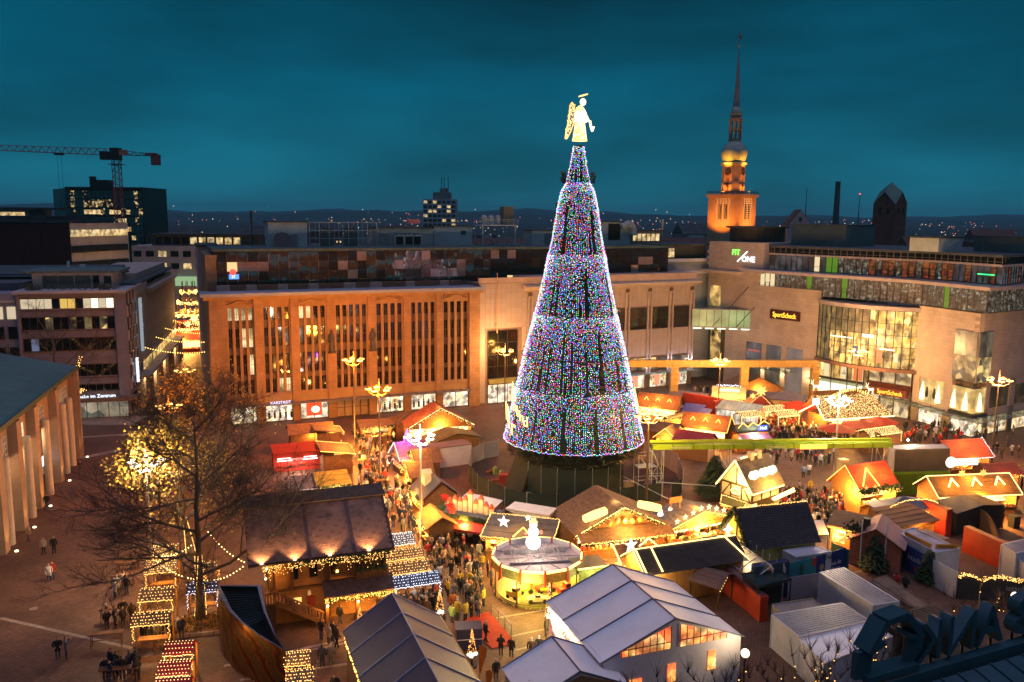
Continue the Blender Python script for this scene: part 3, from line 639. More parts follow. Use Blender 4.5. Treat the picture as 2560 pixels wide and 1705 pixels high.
plant_box('roof_cabin','roof cabin with a row of lit windows right of the big tree',80.6,88,14,19,29.5,wall_cols[0],'roof cabin',litw)
for (s,h,lb) in((64.5,8,'tall black antenna mast on the roof left of the big tree'),(8,6,'short antenna mast at the left end of the store roof'),(88.5,5,'twin white antenna on the roof right of the lit cabin')):
    t=thing('antenna',lb,'antenna',KX.w(s,15,26.9),KX.a); MB().tube((0,0,0),(0,0,h),.1,.06).tube((0,0,h-2.2),(0,0,h),.2,.2,5).build('mast',dark if s<80 else tealw,t)
# stepped block right of the mirrored storey
t=thing('stepped_block','white stepped block with a lit corner room right of the mirrored storey','building',KX.w(83.5,9,0),KX.a)
MB().bx(0,14,0,14,0,24).build('wall',wall_cols[1],t); MB().bx(.5,13,2,14,24,26.7).build('top_floor',wall_cols[3],t); MB().bx(-.5,14.5,-.5,14,26.7,27.1).build('roof',roof_m,t)
for i in range(3): MB().bx(.8+i*1.6,2.2+i*1.6,1.93,2.02,24.4,26.2).build('window',litp,t)
MB().bx(-.3,14.3,-.4,.1,23.6,24.2).bx(-.3,14.3,-.4,.1,21.2,21.8).build('ledge',whitep,t)
# ================================================================ pale tiled annex (behind the big tree)
AX=Fr(-5.6,141.8,26)
an=thing('store_annex','pale square-tiled store annex with dark windows and round medallions behind the tree','department store',(AX.x,AX.y,0),AX.a)
tile_a=mat('pale_tile',(.50,.40,.34),.6,.10,.5); tile_b=mat('pale_tile_b',(.47,.375,.32),.6,.10,.5)
MB().bx(0,45.3,.05,9,0,21).build('wall',mat('tile_joint',(.28,.18,.13),.8,.2,1),an)
holes=[(1.5,7.2,0,13.0)]+[(x,x+3.9,11.5,15.6) for x in(10.6,15.6,20.6,25.6,30.7,35.6,40.5)]+[(x,x+3.9,3.0,6.0) for x in(25.6,30.7,35.6,40.5)]+[(8,45.3,0,3.0)]
tm=MB().bx(.015,.985,-.03,.05,.015,.845).mesh('tile',[tile_a]); Ms=[]
for j in range(24):
    for i in range(45):
        x,z=i*1.0+.1,j*.86+.3
        if any(a-.5<x+.5<b+.5 and c-.4<z+.4<d+.4 for a,b,c,d in holes): continue
        Ms.append((abs(i-4)+ (0 if j>2 else 5),T(x,0,z)))
Ms.sort(key=lambda k:k[0]); pieces('tile',tm,[m for _,m in Ms],an,290,mats=lambda i:tile_a if (i*7919)%3 else tile_b)
MB().bx(-.1,9,-.2,.3,21,21.9).bx(8.6,45.6,-.25,8,20.6,21.9).build('parapet',mat('annex_parapet',(.50,.36,.29),.7,.12,.5),an)
MB().ext([(8.4,-1.2,20.3),(8.4,-1.2,20.0),(8.4,0,19.6),(8.4,0,20.6)],(37.8,0,0)).build('cornice',mat('annex_cornice',(.62,.48,.34),.7,.1,.5),an)
for x in(9.7,14.7,19.7,24.7,29.9,34.9,39.8,44.7):
    MB().bx(x-.55,x-.25,-.28,.05,3,18.2).bx(x+.25,x+.55,-.28,.05,3,18.2).bx(x-.55,x+.55,-.3,.05,18.2,18.5).build('pilaster',tile_b,an)
    link('medallion',MB().lathe([(.42,0),(.42,.15)],14).mesh('medallion',[frame_m]),an,M=Matrix.Translation((x,-.03,18.85))@Matrix.Rotation(pi/2,4,'X'))
def annex_win(x,z0,z1,w,m,nx=2,nz=2):
    o=MB().bx(x,x+w,-.05,.1,z0,z1).build('window',m,an); f=MB()
    for i in range(nx+1): f.bx(x+w*i/nx-.05,x+w*i/nx+.05,-.12,-.05,z0,z1)
    for i in range(nz+1): f.bx(x,x+w,-.121,-.05,z0+(z1-z0)*i/nz-.05,z0+(z1-z0)*i/nz+.05)
    f.build('frame',dark,o)
for x in(10.6,15.6,20.6,25.6,30.7,35.6,40.5): annex_win(x,11.5,15.5,3.8,pane_k)
for x in(25.6,30.7,35.6,40.5): annex_win(x,3.6,6.0,3.8,goods('annex_lower',[(0,0,0),(.1,.06,.02),(1,.6,.2)],.5,2),2,1)
annex_win(1.6,4.5,12.8,5.6,pane_k,3,4); MB().bx(1.6,7.2,-.6,.05,3.6,4.4).build('fascia',mat('green_fascia',(.3,.28,.1),.6,.2,1),an)
annex_win(1.6,.1,3.4,5.6,shopA,3,1)
for i,x in enumerate((9,14,19,24,29.9,34.9,39.8)):
    o=MB().bx(x+.7,x+4.3,-.05,.1,.3,2.9).build('shop_window',[shopA,shopB][i%2],an)
    if i>3: MB().bx(x+1.6,x+2.8,-.12,-.06,.6,2.6).build('poster',em('poster_pink',(1,.35,.2),1.1),o)
MB().bx(8,45.3,-1.8,0,3.05,3.13).build('glass_canopy',clear('canopy_glass',(.7,.8,.75),.55),an)
for x in(24.7,29.9,34.9,39.8,44.7):
    w_=MB().tube((x,-.5,4.5),(x,-.5,5.1),.12).build('wall_lamp',em('cool_wall_lamp',(.85,.88,1),14),an); lamp(w_,(x,-.9,4.8),160,(.9,.85,1),.1)
t=thing('flagpole','thin gilded flagpole standing against the pale tiled annex','flagpole',AX.w(2.9,-1.0,0),AX.a); MB().tube((0,0,12.5),(0,0,22.8),.08,.06).bar((0,0,14),(0,1,14),.06,.06).bar((0,0,21),(0,1,21),.06,.06).build('pole',mat('gilded_pole',(.6,.36,.14),.5,.1,1),t)
# ================================================================ shopping mall (right)
mst=brick('mall_limestone',(.44,.37,.32),(.49,.41,.35),(.30,.24,.19),1,1.5,.55,.012,rot=(pi/2,0,0),bump=.25,v=.22,ns=.25)
mslab=mat('mall_slab',(.42,.36,.36),.6,.15,.5); mfr=mat('mall_mullion',(.13,.115,.11),.5,.15,1)
M1=Fr(42,164,-54.6);M2=Fr(54.1,147,-50);M3=Fr(65,133.6,-72);M4=Fr(68.6,122.2,29)
ml=thing('shopping_mall','pale stone shopping mall with curved glass front and lit gym floors at right','shopping mall',(M1.x,M1.y,0),0)
def loc(f,s,d=0,z=0): p=f.w(s,d,z); return Vector((p.x-M1.x,p.y-M1.y,z))
def fm(f,s=0,d=0,z=0): return Matrix.Translation(loc(f,s,d,z))@Matrix.Rotation(f.a,4,'Z')
def part(f,mb,name,m,parent=None,s=0,d=0,z=0):
    if parent is None: return link(name,mb.mesh(name,m),ml,M=fm(f,s,d,z))
    o=link(name,mb.mesh(name,m),parent); o.matrix_basis=(parent.matrix_basis.inverted()@fm(f,s,d,z)); return o
# left stone front with posters
part(M1,MB().bx(0,21,0,.8,8.9,19.8).bx(0,5.1,0,.8,4.5,8.9).bx(8.9,9.8,0,.8,0,8.9).bx(13.3,14.3,0,.8,0,8.9).bx(18,21,0,.8,0,8.9).bx(0,5.1,0,.8,0,4.5).bx(-4.9,0,0,.8,11,22).bx(0,7.5,0,.8,19.8,22.2),'wall',mst)
part(M1,MB().bx(-5,21,.9,14,0,22),'core',mat('mall_core',(.10,.09,.085),.8,.2,1))
part(M1,MB().bx(-4.9,8.4,-.1,10,22,27.7),'stair_drum',mst)
for i in range(3): part(M1,MB().bx(-5.2,-1.2,-.18,.0,23.2+i*1.1,23.7+i*1.1),'louvre_band',mslab)
part(M1,MB().bx(-5.6,3.5,-1.3,.2,21.6,22.1),'ledge',mat('annex_cornice',(1,1,1)))
posters=[((5.1,8.9),goods('poster_a',[(.02,.02,.025),(.05,.05,.06),(.2,.2,.22),(.02,.02,.02)],.9,.5,sz=(1,1,.6))),((9.8,13.3),goods('poster_b',[(.02,.02,.02),(.25,.2,.15),(.02,.02,.02),(.1,.1,.12)],.9,.45,sz=(1,1,.5))),((14.3,18),goods('poster_c',[(.35,.24,.2),(.3,.22,.2),(.38,.27,.24)],.45,.4,lo=.2))]
for (a,b),m_ in posters: part(M1,MB().bx(a,b,.3,.4,0,8.9),'poster',m_)
text('SportScheck',.55,em('poster_red_text',(1,.12,.06),1.2),ml,loc(M1,7,.25,7.3),M1.a,.01,'poster_lettering')
part(M1,MB().bx(10.6,17,-.35,0,13.9,15.6),'sign_board',mat('sign_maroon',(.06,.008,.006),.4,.1,2))
text('SportScheck',1.28,em('sign_yellow',(1,.62,.05),7),ml,loc(M1,13.8,-.42,14.72),M1.a,.03,'sign_lettering',sx=.78)
text('SportScheck',1.32,em('sign_red_edge',(1,.10,.01),3),ml,loc(M1,13.8,-.37,14.72),M1.a,.01,'sign_outline',sx=.78)
text('FIT',1.5,em('fit_green',(.25,1,.12),6),ml,loc(M1,1.9,-.2,25.7),M1.a,.06,'sign_lettering')
text('ONE',1.5,em('fit_white',(.95,.95,1),7),ml,loc(M1,4.9,-.2,24.5),M1.a,.06,'sign_lettering')
part(M1,MB().bar((2.3,-.2,24.0),(4.6,-.2,26.0),.14,.12),'sign_slash',MATS['fit_white'])
part(M1,MB().bx(-2,17,-3.0,-.05,4.6,4.7),'glass_canopy',MATS['canopy_glass'])
for s_ in(8.9+.45,13.8,19.5): lp=part(M1,MB().bx(s_-.1,s_+.1,-.3,0,4.0,4.5),'wall_lamp',em('warm_wall_lamp',(1,.7,.35),12)); lamp(ml,loc(M1,s_,-.8,4.2),250,(1,.65,.3),.1)
# tall side windows left
for q_ in((-4.2,-1.6,15,19),(-3.6,-1.2,3.5,11)): part(M1,MB().bx(q_[0],q_[1],-.12,.1,q_[2],q_[3]),'window',goods('bronze_window',[(.25,.12,.03),(.8,.5,.15),(.1,.06,.03)],.8,1.2))
# glazed gym floor (lower, behind the slab overhang)
gymA=goods('gym_interior',[(.012,.013,.013),(.10,.10,.09),(.03,.03,.03),(.45,.47,.36),(.02,.02,.02),(.25,.22,.17)],3.0,.55,lo=.02)
gymG=em('gym_green',(.30,.8,.05),.28); gymD=goods('gym_dim',[(.02,.022,.03),(.08,.08,.09),(.04,.035,.035)],.8,.8,lo=.1)
gymR=goods('gym_red',[(.03,.02,.02),(.5,.05,.02),(.35,.12,.02),(.1,.04,.02)],1.6,.5,sz=(1,1,3),lo=.05)
officeL=em('bright_room',(1,.8,.45),.9)
def poly_at(d,z):  # facade line pushed in or out by d
    return [loc(M1,4,d,z),loc(M1,21,d,z),loc(M3,0,d,z),loc(M3,12.0,d,z)]
def strip(poly,z0,z1,name,pick,pw=1.15,bars=True,sill=True):
    "a row of separate panes following the polyline"
    pm=MB().bx(0,1,0,.05,0,1).mesh(name,[glass]); n_=0
    fb=MB()
    for a,b in zip(poly,poly[1:]):
        d=(b-a); L=Vector((d.x,d.y,0)).length; an_=math.atan2(d.y,d.x); n=max(1,round(L/pw)); w=L/n
        for i in range(n):
            o=link(name,pm,ml,M=Matrix.Translation((a.x+d.x*i/n,a.y+d.y*i/n,z0))@Matrix.Rotation(an_,4,'Z')@Matrix.Scale(1,4)); o.scale=(w-.05,1,z1-z0)
            o.material_slots[0].link='OBJECT'; o.material_slots[0].material=pick(n_); n_+=1
            p=Vector((a.x+d.x*i/n,a.y+d.y*i/n,z0)); M=Matrix.Translation(p)@Matrix.Rotation(an_,4,'Z'); fb.bx(-.05,.05,-.1,0,0,z1-z0,0,M)
            if bars and rk.random()<.4: fb.bx(.1,w-.1,-.08,0,.9,1.0,0,M).bx(.1,.18,-.08,0,.2,1.7,0,M).bx(w-.18,w-.1,-.08,0,.2,1.7,0,M).bx(.1,w-.1,-.08,0,1.62,1.7,0,M)
        M=Matrix.Translation((a.x,a.y,z0))@Matrix.Rotation(an_,4,'Z')
        fb.bx(0,L,-.12,0,-.08,.04,0,M).bx(0,L,-.12,0,z1-z0-.04,z1-z0+.08,0,M).bx(0,L,-.09,0,(z1-z0)*.33,(z1-z0)*.33+.05,0,M)
    fb.build(name+'_frame',mfr,ml)
gl_=[loc(M1,7.5,.35,0),loc(M1,21,.35,0),loc(M3,0,.35,0),loc(M3,12.2,.35,0),loc(M4,14,.35,0),loc(M4,30,.35,0)]
def pickL(i):
    if i<3: return officeL
    if i in(9,15,31): return gymG
    return gymA
strip(gl_,18.8,22.3,'gym_window',pickL)
gu_=[loc(M1,8.4,1.6,0),loc(M1,21,2.6,0),loc(M3,0,2.9,0),loc(M3,12.6,2.6,0),loc(M4,16,2.2,0),loc(M4,32,2.2,0)]
def pickU(i):
    if i<10: return gymD if i not in(2,8) else officeL if i==8 else gymD
    if i in(10,11): return gymG
    if i<17: return gymA
    if i<30: return gymR if i%3 else gymA
    return gymR if i%4==0 else gymD
strip(gu_,22.9,25.6,'gym_window',pickU)
# roof slabs
def slab(off,z0,z1,name,m,grow=0):
    pts=[loc(M1,4.5,off,0),loc(M1,21,off,0),loc(M3,0,off,0),loc(M3,12.6+grow,off,0),loc(M4,34,off,0),loc(M4,34,16,0),loc(M1,4.5,18,0)]
    mb=MB().prism([(p.x,p.y) for p in pts],z0,z1); mb.build(name,m,ml)
slab(-2.0,22.3,22.8,'slab',mslab,2.2); slab(1.2,25.6,25.9,'slab',mslab,1.0); slab(1.2,26.95,27.3,'roof',mat('mall_roof',(.07,.085,.10),.7,.3,.4),1.0)
up=[loc(M1,8.4,1.35,0),loc(M1,21,1.35,0),loc(M3,0,1.35,0),loc(M3,13.4,1.35,0),loc(M4,16,1.35,0),loc(M4,33,1.35,0)]
strip(up,25.9,26.95,'fascia_pane',lambda i:glass,1.2,False)
gt=em('green_tube',(.05,1,.3),7)
for k,(f,s0,s1) in enumerate(((M3,8.4,11.4),(M4,3,5),(M4,6.2,9.4))): part(f,MB().bx(s0,s1,2.3 if f is M3 else 1.9,2.4 if f is M3 else 2.0,24.2,24.32),'tube_light',gt)
# curved glass bay
na=15; ch_=17.6; sag=3.0; Rr=(ch_*ch_/4+sag*sag)/(2*sag); a_=math.asin(ch_/2/Rr)
def bay(t,off=0):
    th=-a_+2*a_*t; x=ch_/2+(Rr+off)*math.sin(th); y=-( (Rr+off)*math.cos(th)-(Rr-sag)); return x,y
shopG=goods('bay_interior',[(.50,.24,.04),(1,.55,.13),(.7,.36,.07),(.08,.04,.01),(1,.68,.24),(.45,.22,.04)],1.6,1.6,sz=(1,1,.6),lo=.3,nee=True)
shopG2=goods('bay_interior_dim',[(.10,.065,.03),(.35,.22,.07),(.2,.13,.05),(.6,.38,.12)],1.5,.7,sz=(1,1,.6),lo=.2)
part(M2,MB().bx(0,17.6,1.5,1.7,0,17.8),'back_wall',mat('bay_back',(.5,.38,.22),.8,.2,1))
pmx=MB().bx(-.5,.5,0,.05,0,1).mesh('bay_pane',[shopG]); fr=MB()
zr=[8.2,9.9,11.7,13.6,15.5,17.6]
for j in range(5):
    for i in range(na):
        t0,t1=i/na,(i+1)/na; x0,y0=bay(t0);x1,y1=bay(t1); L=math.hypot(x1-x0,y1-y0)
        o=link('bay_pane',pmx,ml,M=fm(M2,0,0,0)@Matrix.Translation(((x0+x1)/2,(y0+y1)/2,zr[j]))@Matrix.Rotation(math.atan2(y1-y0,x1-x0),4,'Z')); 
        o.scale=(L-.06,1,zr[j+1]-zr[j]-.05); o.material_slots[0].link='OBJECT'; o.material_slots[0].material=shopG if (j<3 or i>8) and i>2 else shopG2
for i in range(na+1):
    x,y=bay(i/na,.08); fr.bx(x-.05,x+.05,y-.06,y+.06,8.2,17.7)
for z in zr: fr.path([(*bay(i/na,.06),z) for i in range(na+1)],.05,4)
part(M2,fr,'bay_frame',dark)
sl=MB().prism([bay(i/na,.5) for i in range(na+1)]+[(17.6,1.5),(0,1.5)],7.6,8.15); part(M2,sl,'bay_sill',mat('bay_sill',(.24,.13,.09),.5,.2,1))
sl=MB().prism([bay(i/na,.4) for i in range(na+1)]+[(17.6,1.5),(0,1.5)],17.65,18.3); part(M2,sl,'bay_roof',mslab)
# things lit inside the bay
for (s,z,w,h,m_) in((12.2,9.0,1.6,2.1,em('bay_poster',(1,.28,.1),1.0)),(14.6,9.2,1.2,1.5,em('bay_poster2',(1,.6,.35),1.3)),(8.6,9.6,1.0,1.8,em('bay_blue',(.25,.25,.4),.5)),(10.6,13,2,.5,white_em),(6.5,12.5,5,.16,white_em),(12.8,11.2,4.2,.2,white_em)):
    x,y=bay(min(1,s/17.6),.12); part(M2,MB().bx(s-w/2,s+w/2,y-.06,y-.02,z,z+h),'shop_display',m_)
# ground floor of the bay: first-floor shop panes, white entrance, sign entrance
gp=MB().bx(-.5,.5,0,.05,0,1).mesh('shop_pane',[shopG])
for i in range(9):
    o=link('shop_pane',gp,ml,M=fm(M2,.9+i*1.05,0,4.9)); o.scale=(1.0,1,2.7); o.material_slots[0].link='OBJECT'; o.material_slots[0].material=[shopG,em('pane_cream',(1,.8,.45),.9),shopG2][i%3]
lg=MB()
for k in range(3):
    x=5.0+k*.22; lg.ext([(x,-.06,5.7),(x+.15,-.06,5.7),(x+.15-.3,-.06,6.0+.28*k),(x-.12,-.06,6.0+.28*k-.12)],(0,.03,0))
part(M2,lg,'poster_logo',black); part(M2,MB().bx(7.0,8.6,-.1,-.05,5.0,7.3),'poster',em('poster_runner',(1,.25,.08),.8))
part(M2,MB().bx(0,8.8,.1,.2,0,4.3),'bright_entrance',em('entrance_white',(1,.86,.58),3.5,True))
part(M2,MB().bx(-.5,9.2,-2.6,-.1,4.4,4.5),'glass_canopy',MATS['canopy_glass'])
f=MB()
for x in(0,2.9,5.9,8.8): f.bx(x-.06,x+.06,-.1,.05,0,7.6)
f.bx(0,17.6,-.1,.05,7.4,7.6).bx(0,9,-.12,.05,4.5,4.8); part(M2,f,'frame',dark)
part(M2,MB().bx(10,16.6,.1,.2,0,3.2),'shop_window',goods('sport_entrance',[(.7,.5,.22),(1,.75,.4),(.15,.1,.06),(.9,.7,.4)],1.1,.9,lo=.4,nee=True))
part(M2,MB().bx(9.6,16.8,.1,.2,5.4,7.5),'shop_window',goods('sport_upper',[(.6,.45,.2),(.08,.07,.06),(.9,.7,.35),(.3,.22,.12)],.9,1.2,lo=.3))
part(M2,MB().bx(9.6,17,-.3,.1,4.4,5.4),'fascia',mat('sign_maroon',(1,1,1)))
part(M2,MB().bx(11.0,16.4,-.6,-.3,3.3,4.5),'sign_board',em('sign_redglow',(.35,.02,.01),.8))
text('SportScheck',1.05,MATS['sign_yellow'],ml,loc(M2,13.7,-.66,3.9),M2.a,.03,'sign_lettering',sx=.8)
f=MB()
for x in(9.6,11.8,14.2,16.9): f.bx(x-.06,x+.06,-.15,.1,0,7.5)
part(M2,f,'door_frame',frame_m)
# right stone block: west face and south face
part(M3,MB().bx(0,11.9,0,.8,8.3,18.7).bx(0,1.3,0,.8,0,8.3).bx(6.2,7.7,0,.8,0,8.3).bx(1.3,6.2,0,.8,7.4,8.3).bx(1.3,6.2,0,.8,2.8,3.4),'wall',mst)
part(M4,MB().bx(3.3,26,0,.8,8.3,18.7).bx(0,3.3,0,.8,15.9,18.7).bx(3.0,4.0,0,.8,0,8.3).bx(9.1,10.4,0,.8,0,8.3).bx(15,16.5,0,.8,0,8.3).bx(3.3,26,0,.8,7.3,8.3).bx(3.3,26,0,.8,3.0,4.1),'wall',mst)
part(M4,MB().prism([(1.2,1.0),(26,1.0),(26,14),(7.5,14)],0,18.6),"core",MATS["mall_core"])
cgl=goods('corner_glass',[(.03,.03,.03),(.12,.10,.06),(.05,.05,.05),(.5,.36,.15)],.7,.9,sz=(1,1,.5),lo=.15)
for z0,z1,m_ in((12.2,15.9,cgl),(8.4,12.1,goods('corner_glass2',[(.03,.03,.03),(.2,.15,.08),(.8,.55,.2),(.05,.05,.05)],.9,1.1,lo=.15))):
    for a,b in((7.8,9.8),(9.85,11.9)): part(M3,MB().bx(a,b,-.25,-.15,z0,z1),'corner_window',m_)
    for a,b in((.0,1.5),(1.55,3.2)): part(M4,MB().bx(a,b,-.25,-.15,z0,z1),'corner_window',m_)
vit=goods('vitrine',[(.9,.55,.15),(1,.68,.25),(.6,.35,.1)],1.0,.8,lo=.5,nee=True)
for a,b in((1.3,3.7),(3.75,6.2)): part(M3,MB().bx(a,b,.1,.2,3.4,7.4),'vitrine',vit)
for a,b in((7.7,9.6),(9.65,11.6)): part(M3,MB().bx(a,b,.1,.2,3.6,7.3),'vitrine',vit)
for a,b in((.2,1.5),(1.55,3.0)): part(M4,MB().bx(a,b,.1,.2,3.6,7.3),'vitrine',vit)
cone=em('display_glow',(1,.86,.5),4)
for f_,s in((M3,2.0),(M3,5.2),(M3,8.2),(M3,10.4),(M4,1.6)):
    part(f_,MB().lathe([(.45,3.9),(.38,5),(.2,6),(.08,6.7)],8,0,(s,.05,0)),'display_dress',cone)
for s in(2.9,4.4): part(M3,MB().lathe([(.2,4.4),(.28,5),(.16,5.6),(.14,6)],8,0,(s,.05,0)),'mannequin',dark)
part(M3,MB().bx(7.6,12,-.3,.1,2.9,3.5),'fascia',dark); part(M4,MB().bx(0,3.2,-.3,.1,2.9,3.5),'fascia',dark)
text('ORTNER',.72,mat('bronze_letter',(.22,.14,.08),.5,.2,2),ml,loc(M3,9.6,-.05,7.85),M3.a,.04,'lettering'); text('ORTNER',.72,MATS['bronze_letter'],ml,loc(M4,1.6,-.05,7.85),M4.a,.04,'lettering',sx=.8)
for a in(4.3,10.6,16.8): part(M4,MB().bx(a,a+4.6,.15,.25,4.1,7.3),'window',goods('bronze_vitrine',[(.02,.015,.01),(.1,.06,.02),(.04,.03,.02)],.9,.5,lo=.2))
for f_,a,b in((M3,1.5,6.1),(M3,7.9,11.6),(M4,.3,2.9),(M4,4.3,9),(M4,10.6,15),(M4,16.8,21)):
    part(f_,MB().bx(a,b,.15,.25,.15,2.75),'shop_window',shopB if f_ is M4 else shopA)
part(M3,MB().bx(-4.5,12.5,-2.8,-.1,3.0,3.09),'glass_canopy',MATS['canopy_glass']); part(M4,MB().bx(-2.6,26,-2.8,-.1,3.0,3.09),'glass_canopy',MATS['canopy_glass'])
f=MB()
for i in range(7): f.bx(-4.4+i*2.8,-4.3+i*2.8,-2.8,-.1,3.1,3.2)
part(M3,f,'canopy_ribs',metal); f=MB()
for i in range(10): f.bx(-2+i*2.8,-1.9+i*2.8,-2.8,-.1,3.1,3.2)
part(M4,f,'canopy_ribs',metal)
# roof structures
def mroof(name,label,f,s0,s1,d0,d1,z0,z1,m,cat='plant room',rnd=False):
    c=f.w((s0+s1)/2,d0,27.3); t=thing(name,label,cat,c,f.a); w=(s1-s0)/2
    if rnd: MB().lathe([(w,z0-27.3),(w,z1-27.3)],28,0,(0,w,0)).build('wall',m,t); MB().lathe([(w+.8,z1-27.3),(w+.8,z1-27)],28,0,(0,w,0)).build('roof',roof_m,t); g=MB(); [g.lathe([(w+.08,.3+i*.42),(w+.08,.5+i*.42)],28,0,(0,w,0)) for i in range(6)]; g.build('louvre',dark,t)
    else: MB().bx(-w,w,0,d1-d0,z0-27.3,z1-27.3).build('wall',m,t); MB().bx(-w-.1,w+.1,-.1,d1-d0+.1,z1-27.3,z1-27.1).build('roof',roof_m,t)
    return t
tealg=mat('teal_screen',(.08,.13,.14),.5,.25,.4)
mroof('round_plant_room','round dark louvred plant room on the mall roof below the church tower',M1,-4.5,6,2,12,27.7,30.4,mat('louvre_brown',(.05,.04,.04),.6,.2,1),rnd=True)
mroof('glazed_plant_room','long teal glazed plant screen on the mall roof',M1,9,20.5,7,16,27.3,31.0,tealg)
mroof('glazed_plant_room','low teal glazed screen on the mall roof above the right corner',M3,1,11,9,18,27.3,29.6,tealg)
mroof('white_plant_room','white plant cabin with black hatch on the mall roof',M4,2,8,9,14,27.3,29.4,tealw)
# glass bridge between annex and mall
br=thing('glass_bridge','green-lit glass footbridge hung on two rods between annex and mall','footbridge',(AX.w(45.3,1,0).x,AX.w(45.3,1,0).y,0),0); a=Vector((0,0,0)); b=loc(M1,2.5,0)+Vector((M1.x,M1.y,0))-Vector((br.location.x,br.location.y,0)); b.z=0
z0,z1=11.6,14.8; b=b+Vector((0,0,0)); dn=Vector((b.y,-b.x,0)).normalized()
b=Vector((11.0,-2.0,0))
for k,o_ in enumerate((-1.4,1.4)): MB().ext([(0,o_,z0),(b.x,b.y+o_,z0),(b.x,b.y+o_,z1),(0,o_,z1)],(0,.05,0)).build('glass_side',goods('bridge_glass',[(.25,.4,.15),(.4,.5,.2),(.3,.45,.2)],.35,.6,lo=.3),br)
MB().ext([(0,-1.5,z0-.3),(b.x,b.y-1.5,z0-.3),(b.x,b.y+1.5,z0-.3),(0,1.5,z0-.3)],(0,0,.3)).ext([(0,-1.5,z1),(b.x,b.y-1.5,z1),(b.x,b.y+1.5,z1),(0,1.5,z1)],(0,0,.15)).build('deck',metal,br)
f=MB()
for i in range(9): t_=i/8; f.bx(b.x*t_-.04,b.x*t_+.04,b.y*t_-1.46,b.y*t_-1.4,z0,z1)
f.build('frame',dark,br); l_=MB()
for i in range(5): t_=(i+.5)/5; l_.bx(b.x*t_-.8,b.x*t_+.8,b.y*t_-1.6,b.y*t_-1.45,z0-.5,z0-.3)
l_.build('underlight',em('bridge_light',(.9,1,.75),5),br); r_=MB(); r_.tube((b.x*.35,b.y*.35-1.5,z0),(b.x+1.0,b.y-.8,z1+6.5),.07).tube((b.x*.75,b.y*.75-1.5,z0),(b.x+4.0,b.y-3.4,z1+5.8),.07); r_.build('tie_rod',dark,br)
# things glowing in the passage behind the bridge
pgw=thing('passage_shopfront','golden lit shopfront deep in the passage beside the mall','shopfront',(40.5,172,0),rad(-10)); MB().bx(-3,3,0,.3,0,11).build('front',goods('passage_glow',[(.9,.45,.06),(1,.6,.15),(.08,.04,.01),(.3,.12,.03)],2.0,1.1,lo=.1),pgw)
# ================================================================ white office block and street wing (left)
OX=Fr(-61.2,132,15); SX=Fr(-61.2,132,105)
owall=mat('office_render',(.27,.25,.30),.8,.15,.4); opan=mat('office_panel',(.24,.20,.22),.75,.2,.4)
ob=thing('office_block','white five-storey office block with lit top windows and roof terrace at left','office building',(OX.x,OX.y,0),OX.a)
MB().bx(-26,0,.35,14,3.4,20).build('wall',owall,ob); MB().bx(-1.5,0,-.1,.35,3.4,20).build('corner_pier',owall,ob); MB().bx(-15.3,-14.9,-.1,.35,3.4,19.6).build('pier',owall,ob)
MB().bx(-15.6,.4,-.9,14,20,20.4).bx(-27,-15.6,.2,14,18.6,19).build('roof_edge',mat('pale_edge',(.50,.46,.47),.7,.1,.5),ob)
wrow=[(17.3,19.1,'top'),(14.2,16.2,'mid'),(11.0,12.9,'dark'),(6.6,8.6,'low'),(4.4,5.4,'low')]
blind=em('office_blind',(.9,.72,.48),.75); brt=em('office_bright',(1,.9,.62),2.2); amb=em('office_amber',(1,.62,.14),.8); treew=goods('office_tree',[(.02,.02,.02),(.1,.07,.02),(.9,.6,.2)],.8,2.2)
op=MB().bx(0,1,0,.06,0,1).mesh('window',[pane_k])
for z0,z1,k in wrow:
    n=12; w=13.2/n
    for i in range(n):
        m_=pane_k
        if k=='top': m_=blind if i<4 else amb if i in(5,6) else pane_k if i in(4,7) else brt if i in(9,11) else blind
        if k=='mid': m_=treew if i in(3,6,8,10) else pane_k
        if k=='dark' and i in(1,): m_=em('blue_room',(.3,.35,.6),.4)
        o=link('window',op,ob,loc=(-14.8+i*w,.25,z0)); o.scale=(w-.1,1,z1-z0); o.material_slots[0].link='OBJECT'; o.material_slots[0].material=m_
    MB().bx(-14.9,-1.5,.15,.36,z0-.14,z0).bx(-14.9,-1.5,.15,.36,z1,z1+.12).build('window_frame',frame_m,ob)
    MB().bx(-14.85,-1.5,.2,.35,z1+.12,min(20,z1+1.4)).build('panel_band',opan,ob)
    for i in range(6):
        o=link('window',op,ob,loc=(-25.5+i*1.75,.2,z0-1.2)); o.scale=(1.2,1,1.9); o.material_slots[0].link='OBJECT'; o.material_slots[0].material=blind if k=='top' and i>3 else pane_k
MB().bx(-26,1.3,-1.8,.6,2.9,3.5).build('canopy',mat('canopy_brown',(.22,.15,.12),.6,.2,1),ob)
text('Apotheke im Zentrum',.75,em('sign_cool',(.8,.9,1),6),ob,(-5.2,-1.9,3.9),name='sign_lettering')
MB().bx(-26,-.2,.4,.5,0,2.9).build('shopfront',goods('arcade_shop',[(.3,.26,.2),(.6,.5,.35),(.1,.12,.1),(.5,.42,.3)],.7,.5,lo=.3,nee=True),ob)
f=MB()
for i in range(9): f.bx(-13+i*1.6,-12.9+i*1.6,.3,.4,0,2.9)
f.build('shop_frame',metal,ob); MB().bx(-.35,.05,-.2,.3,0,3.0).build('pier',owall,ob)
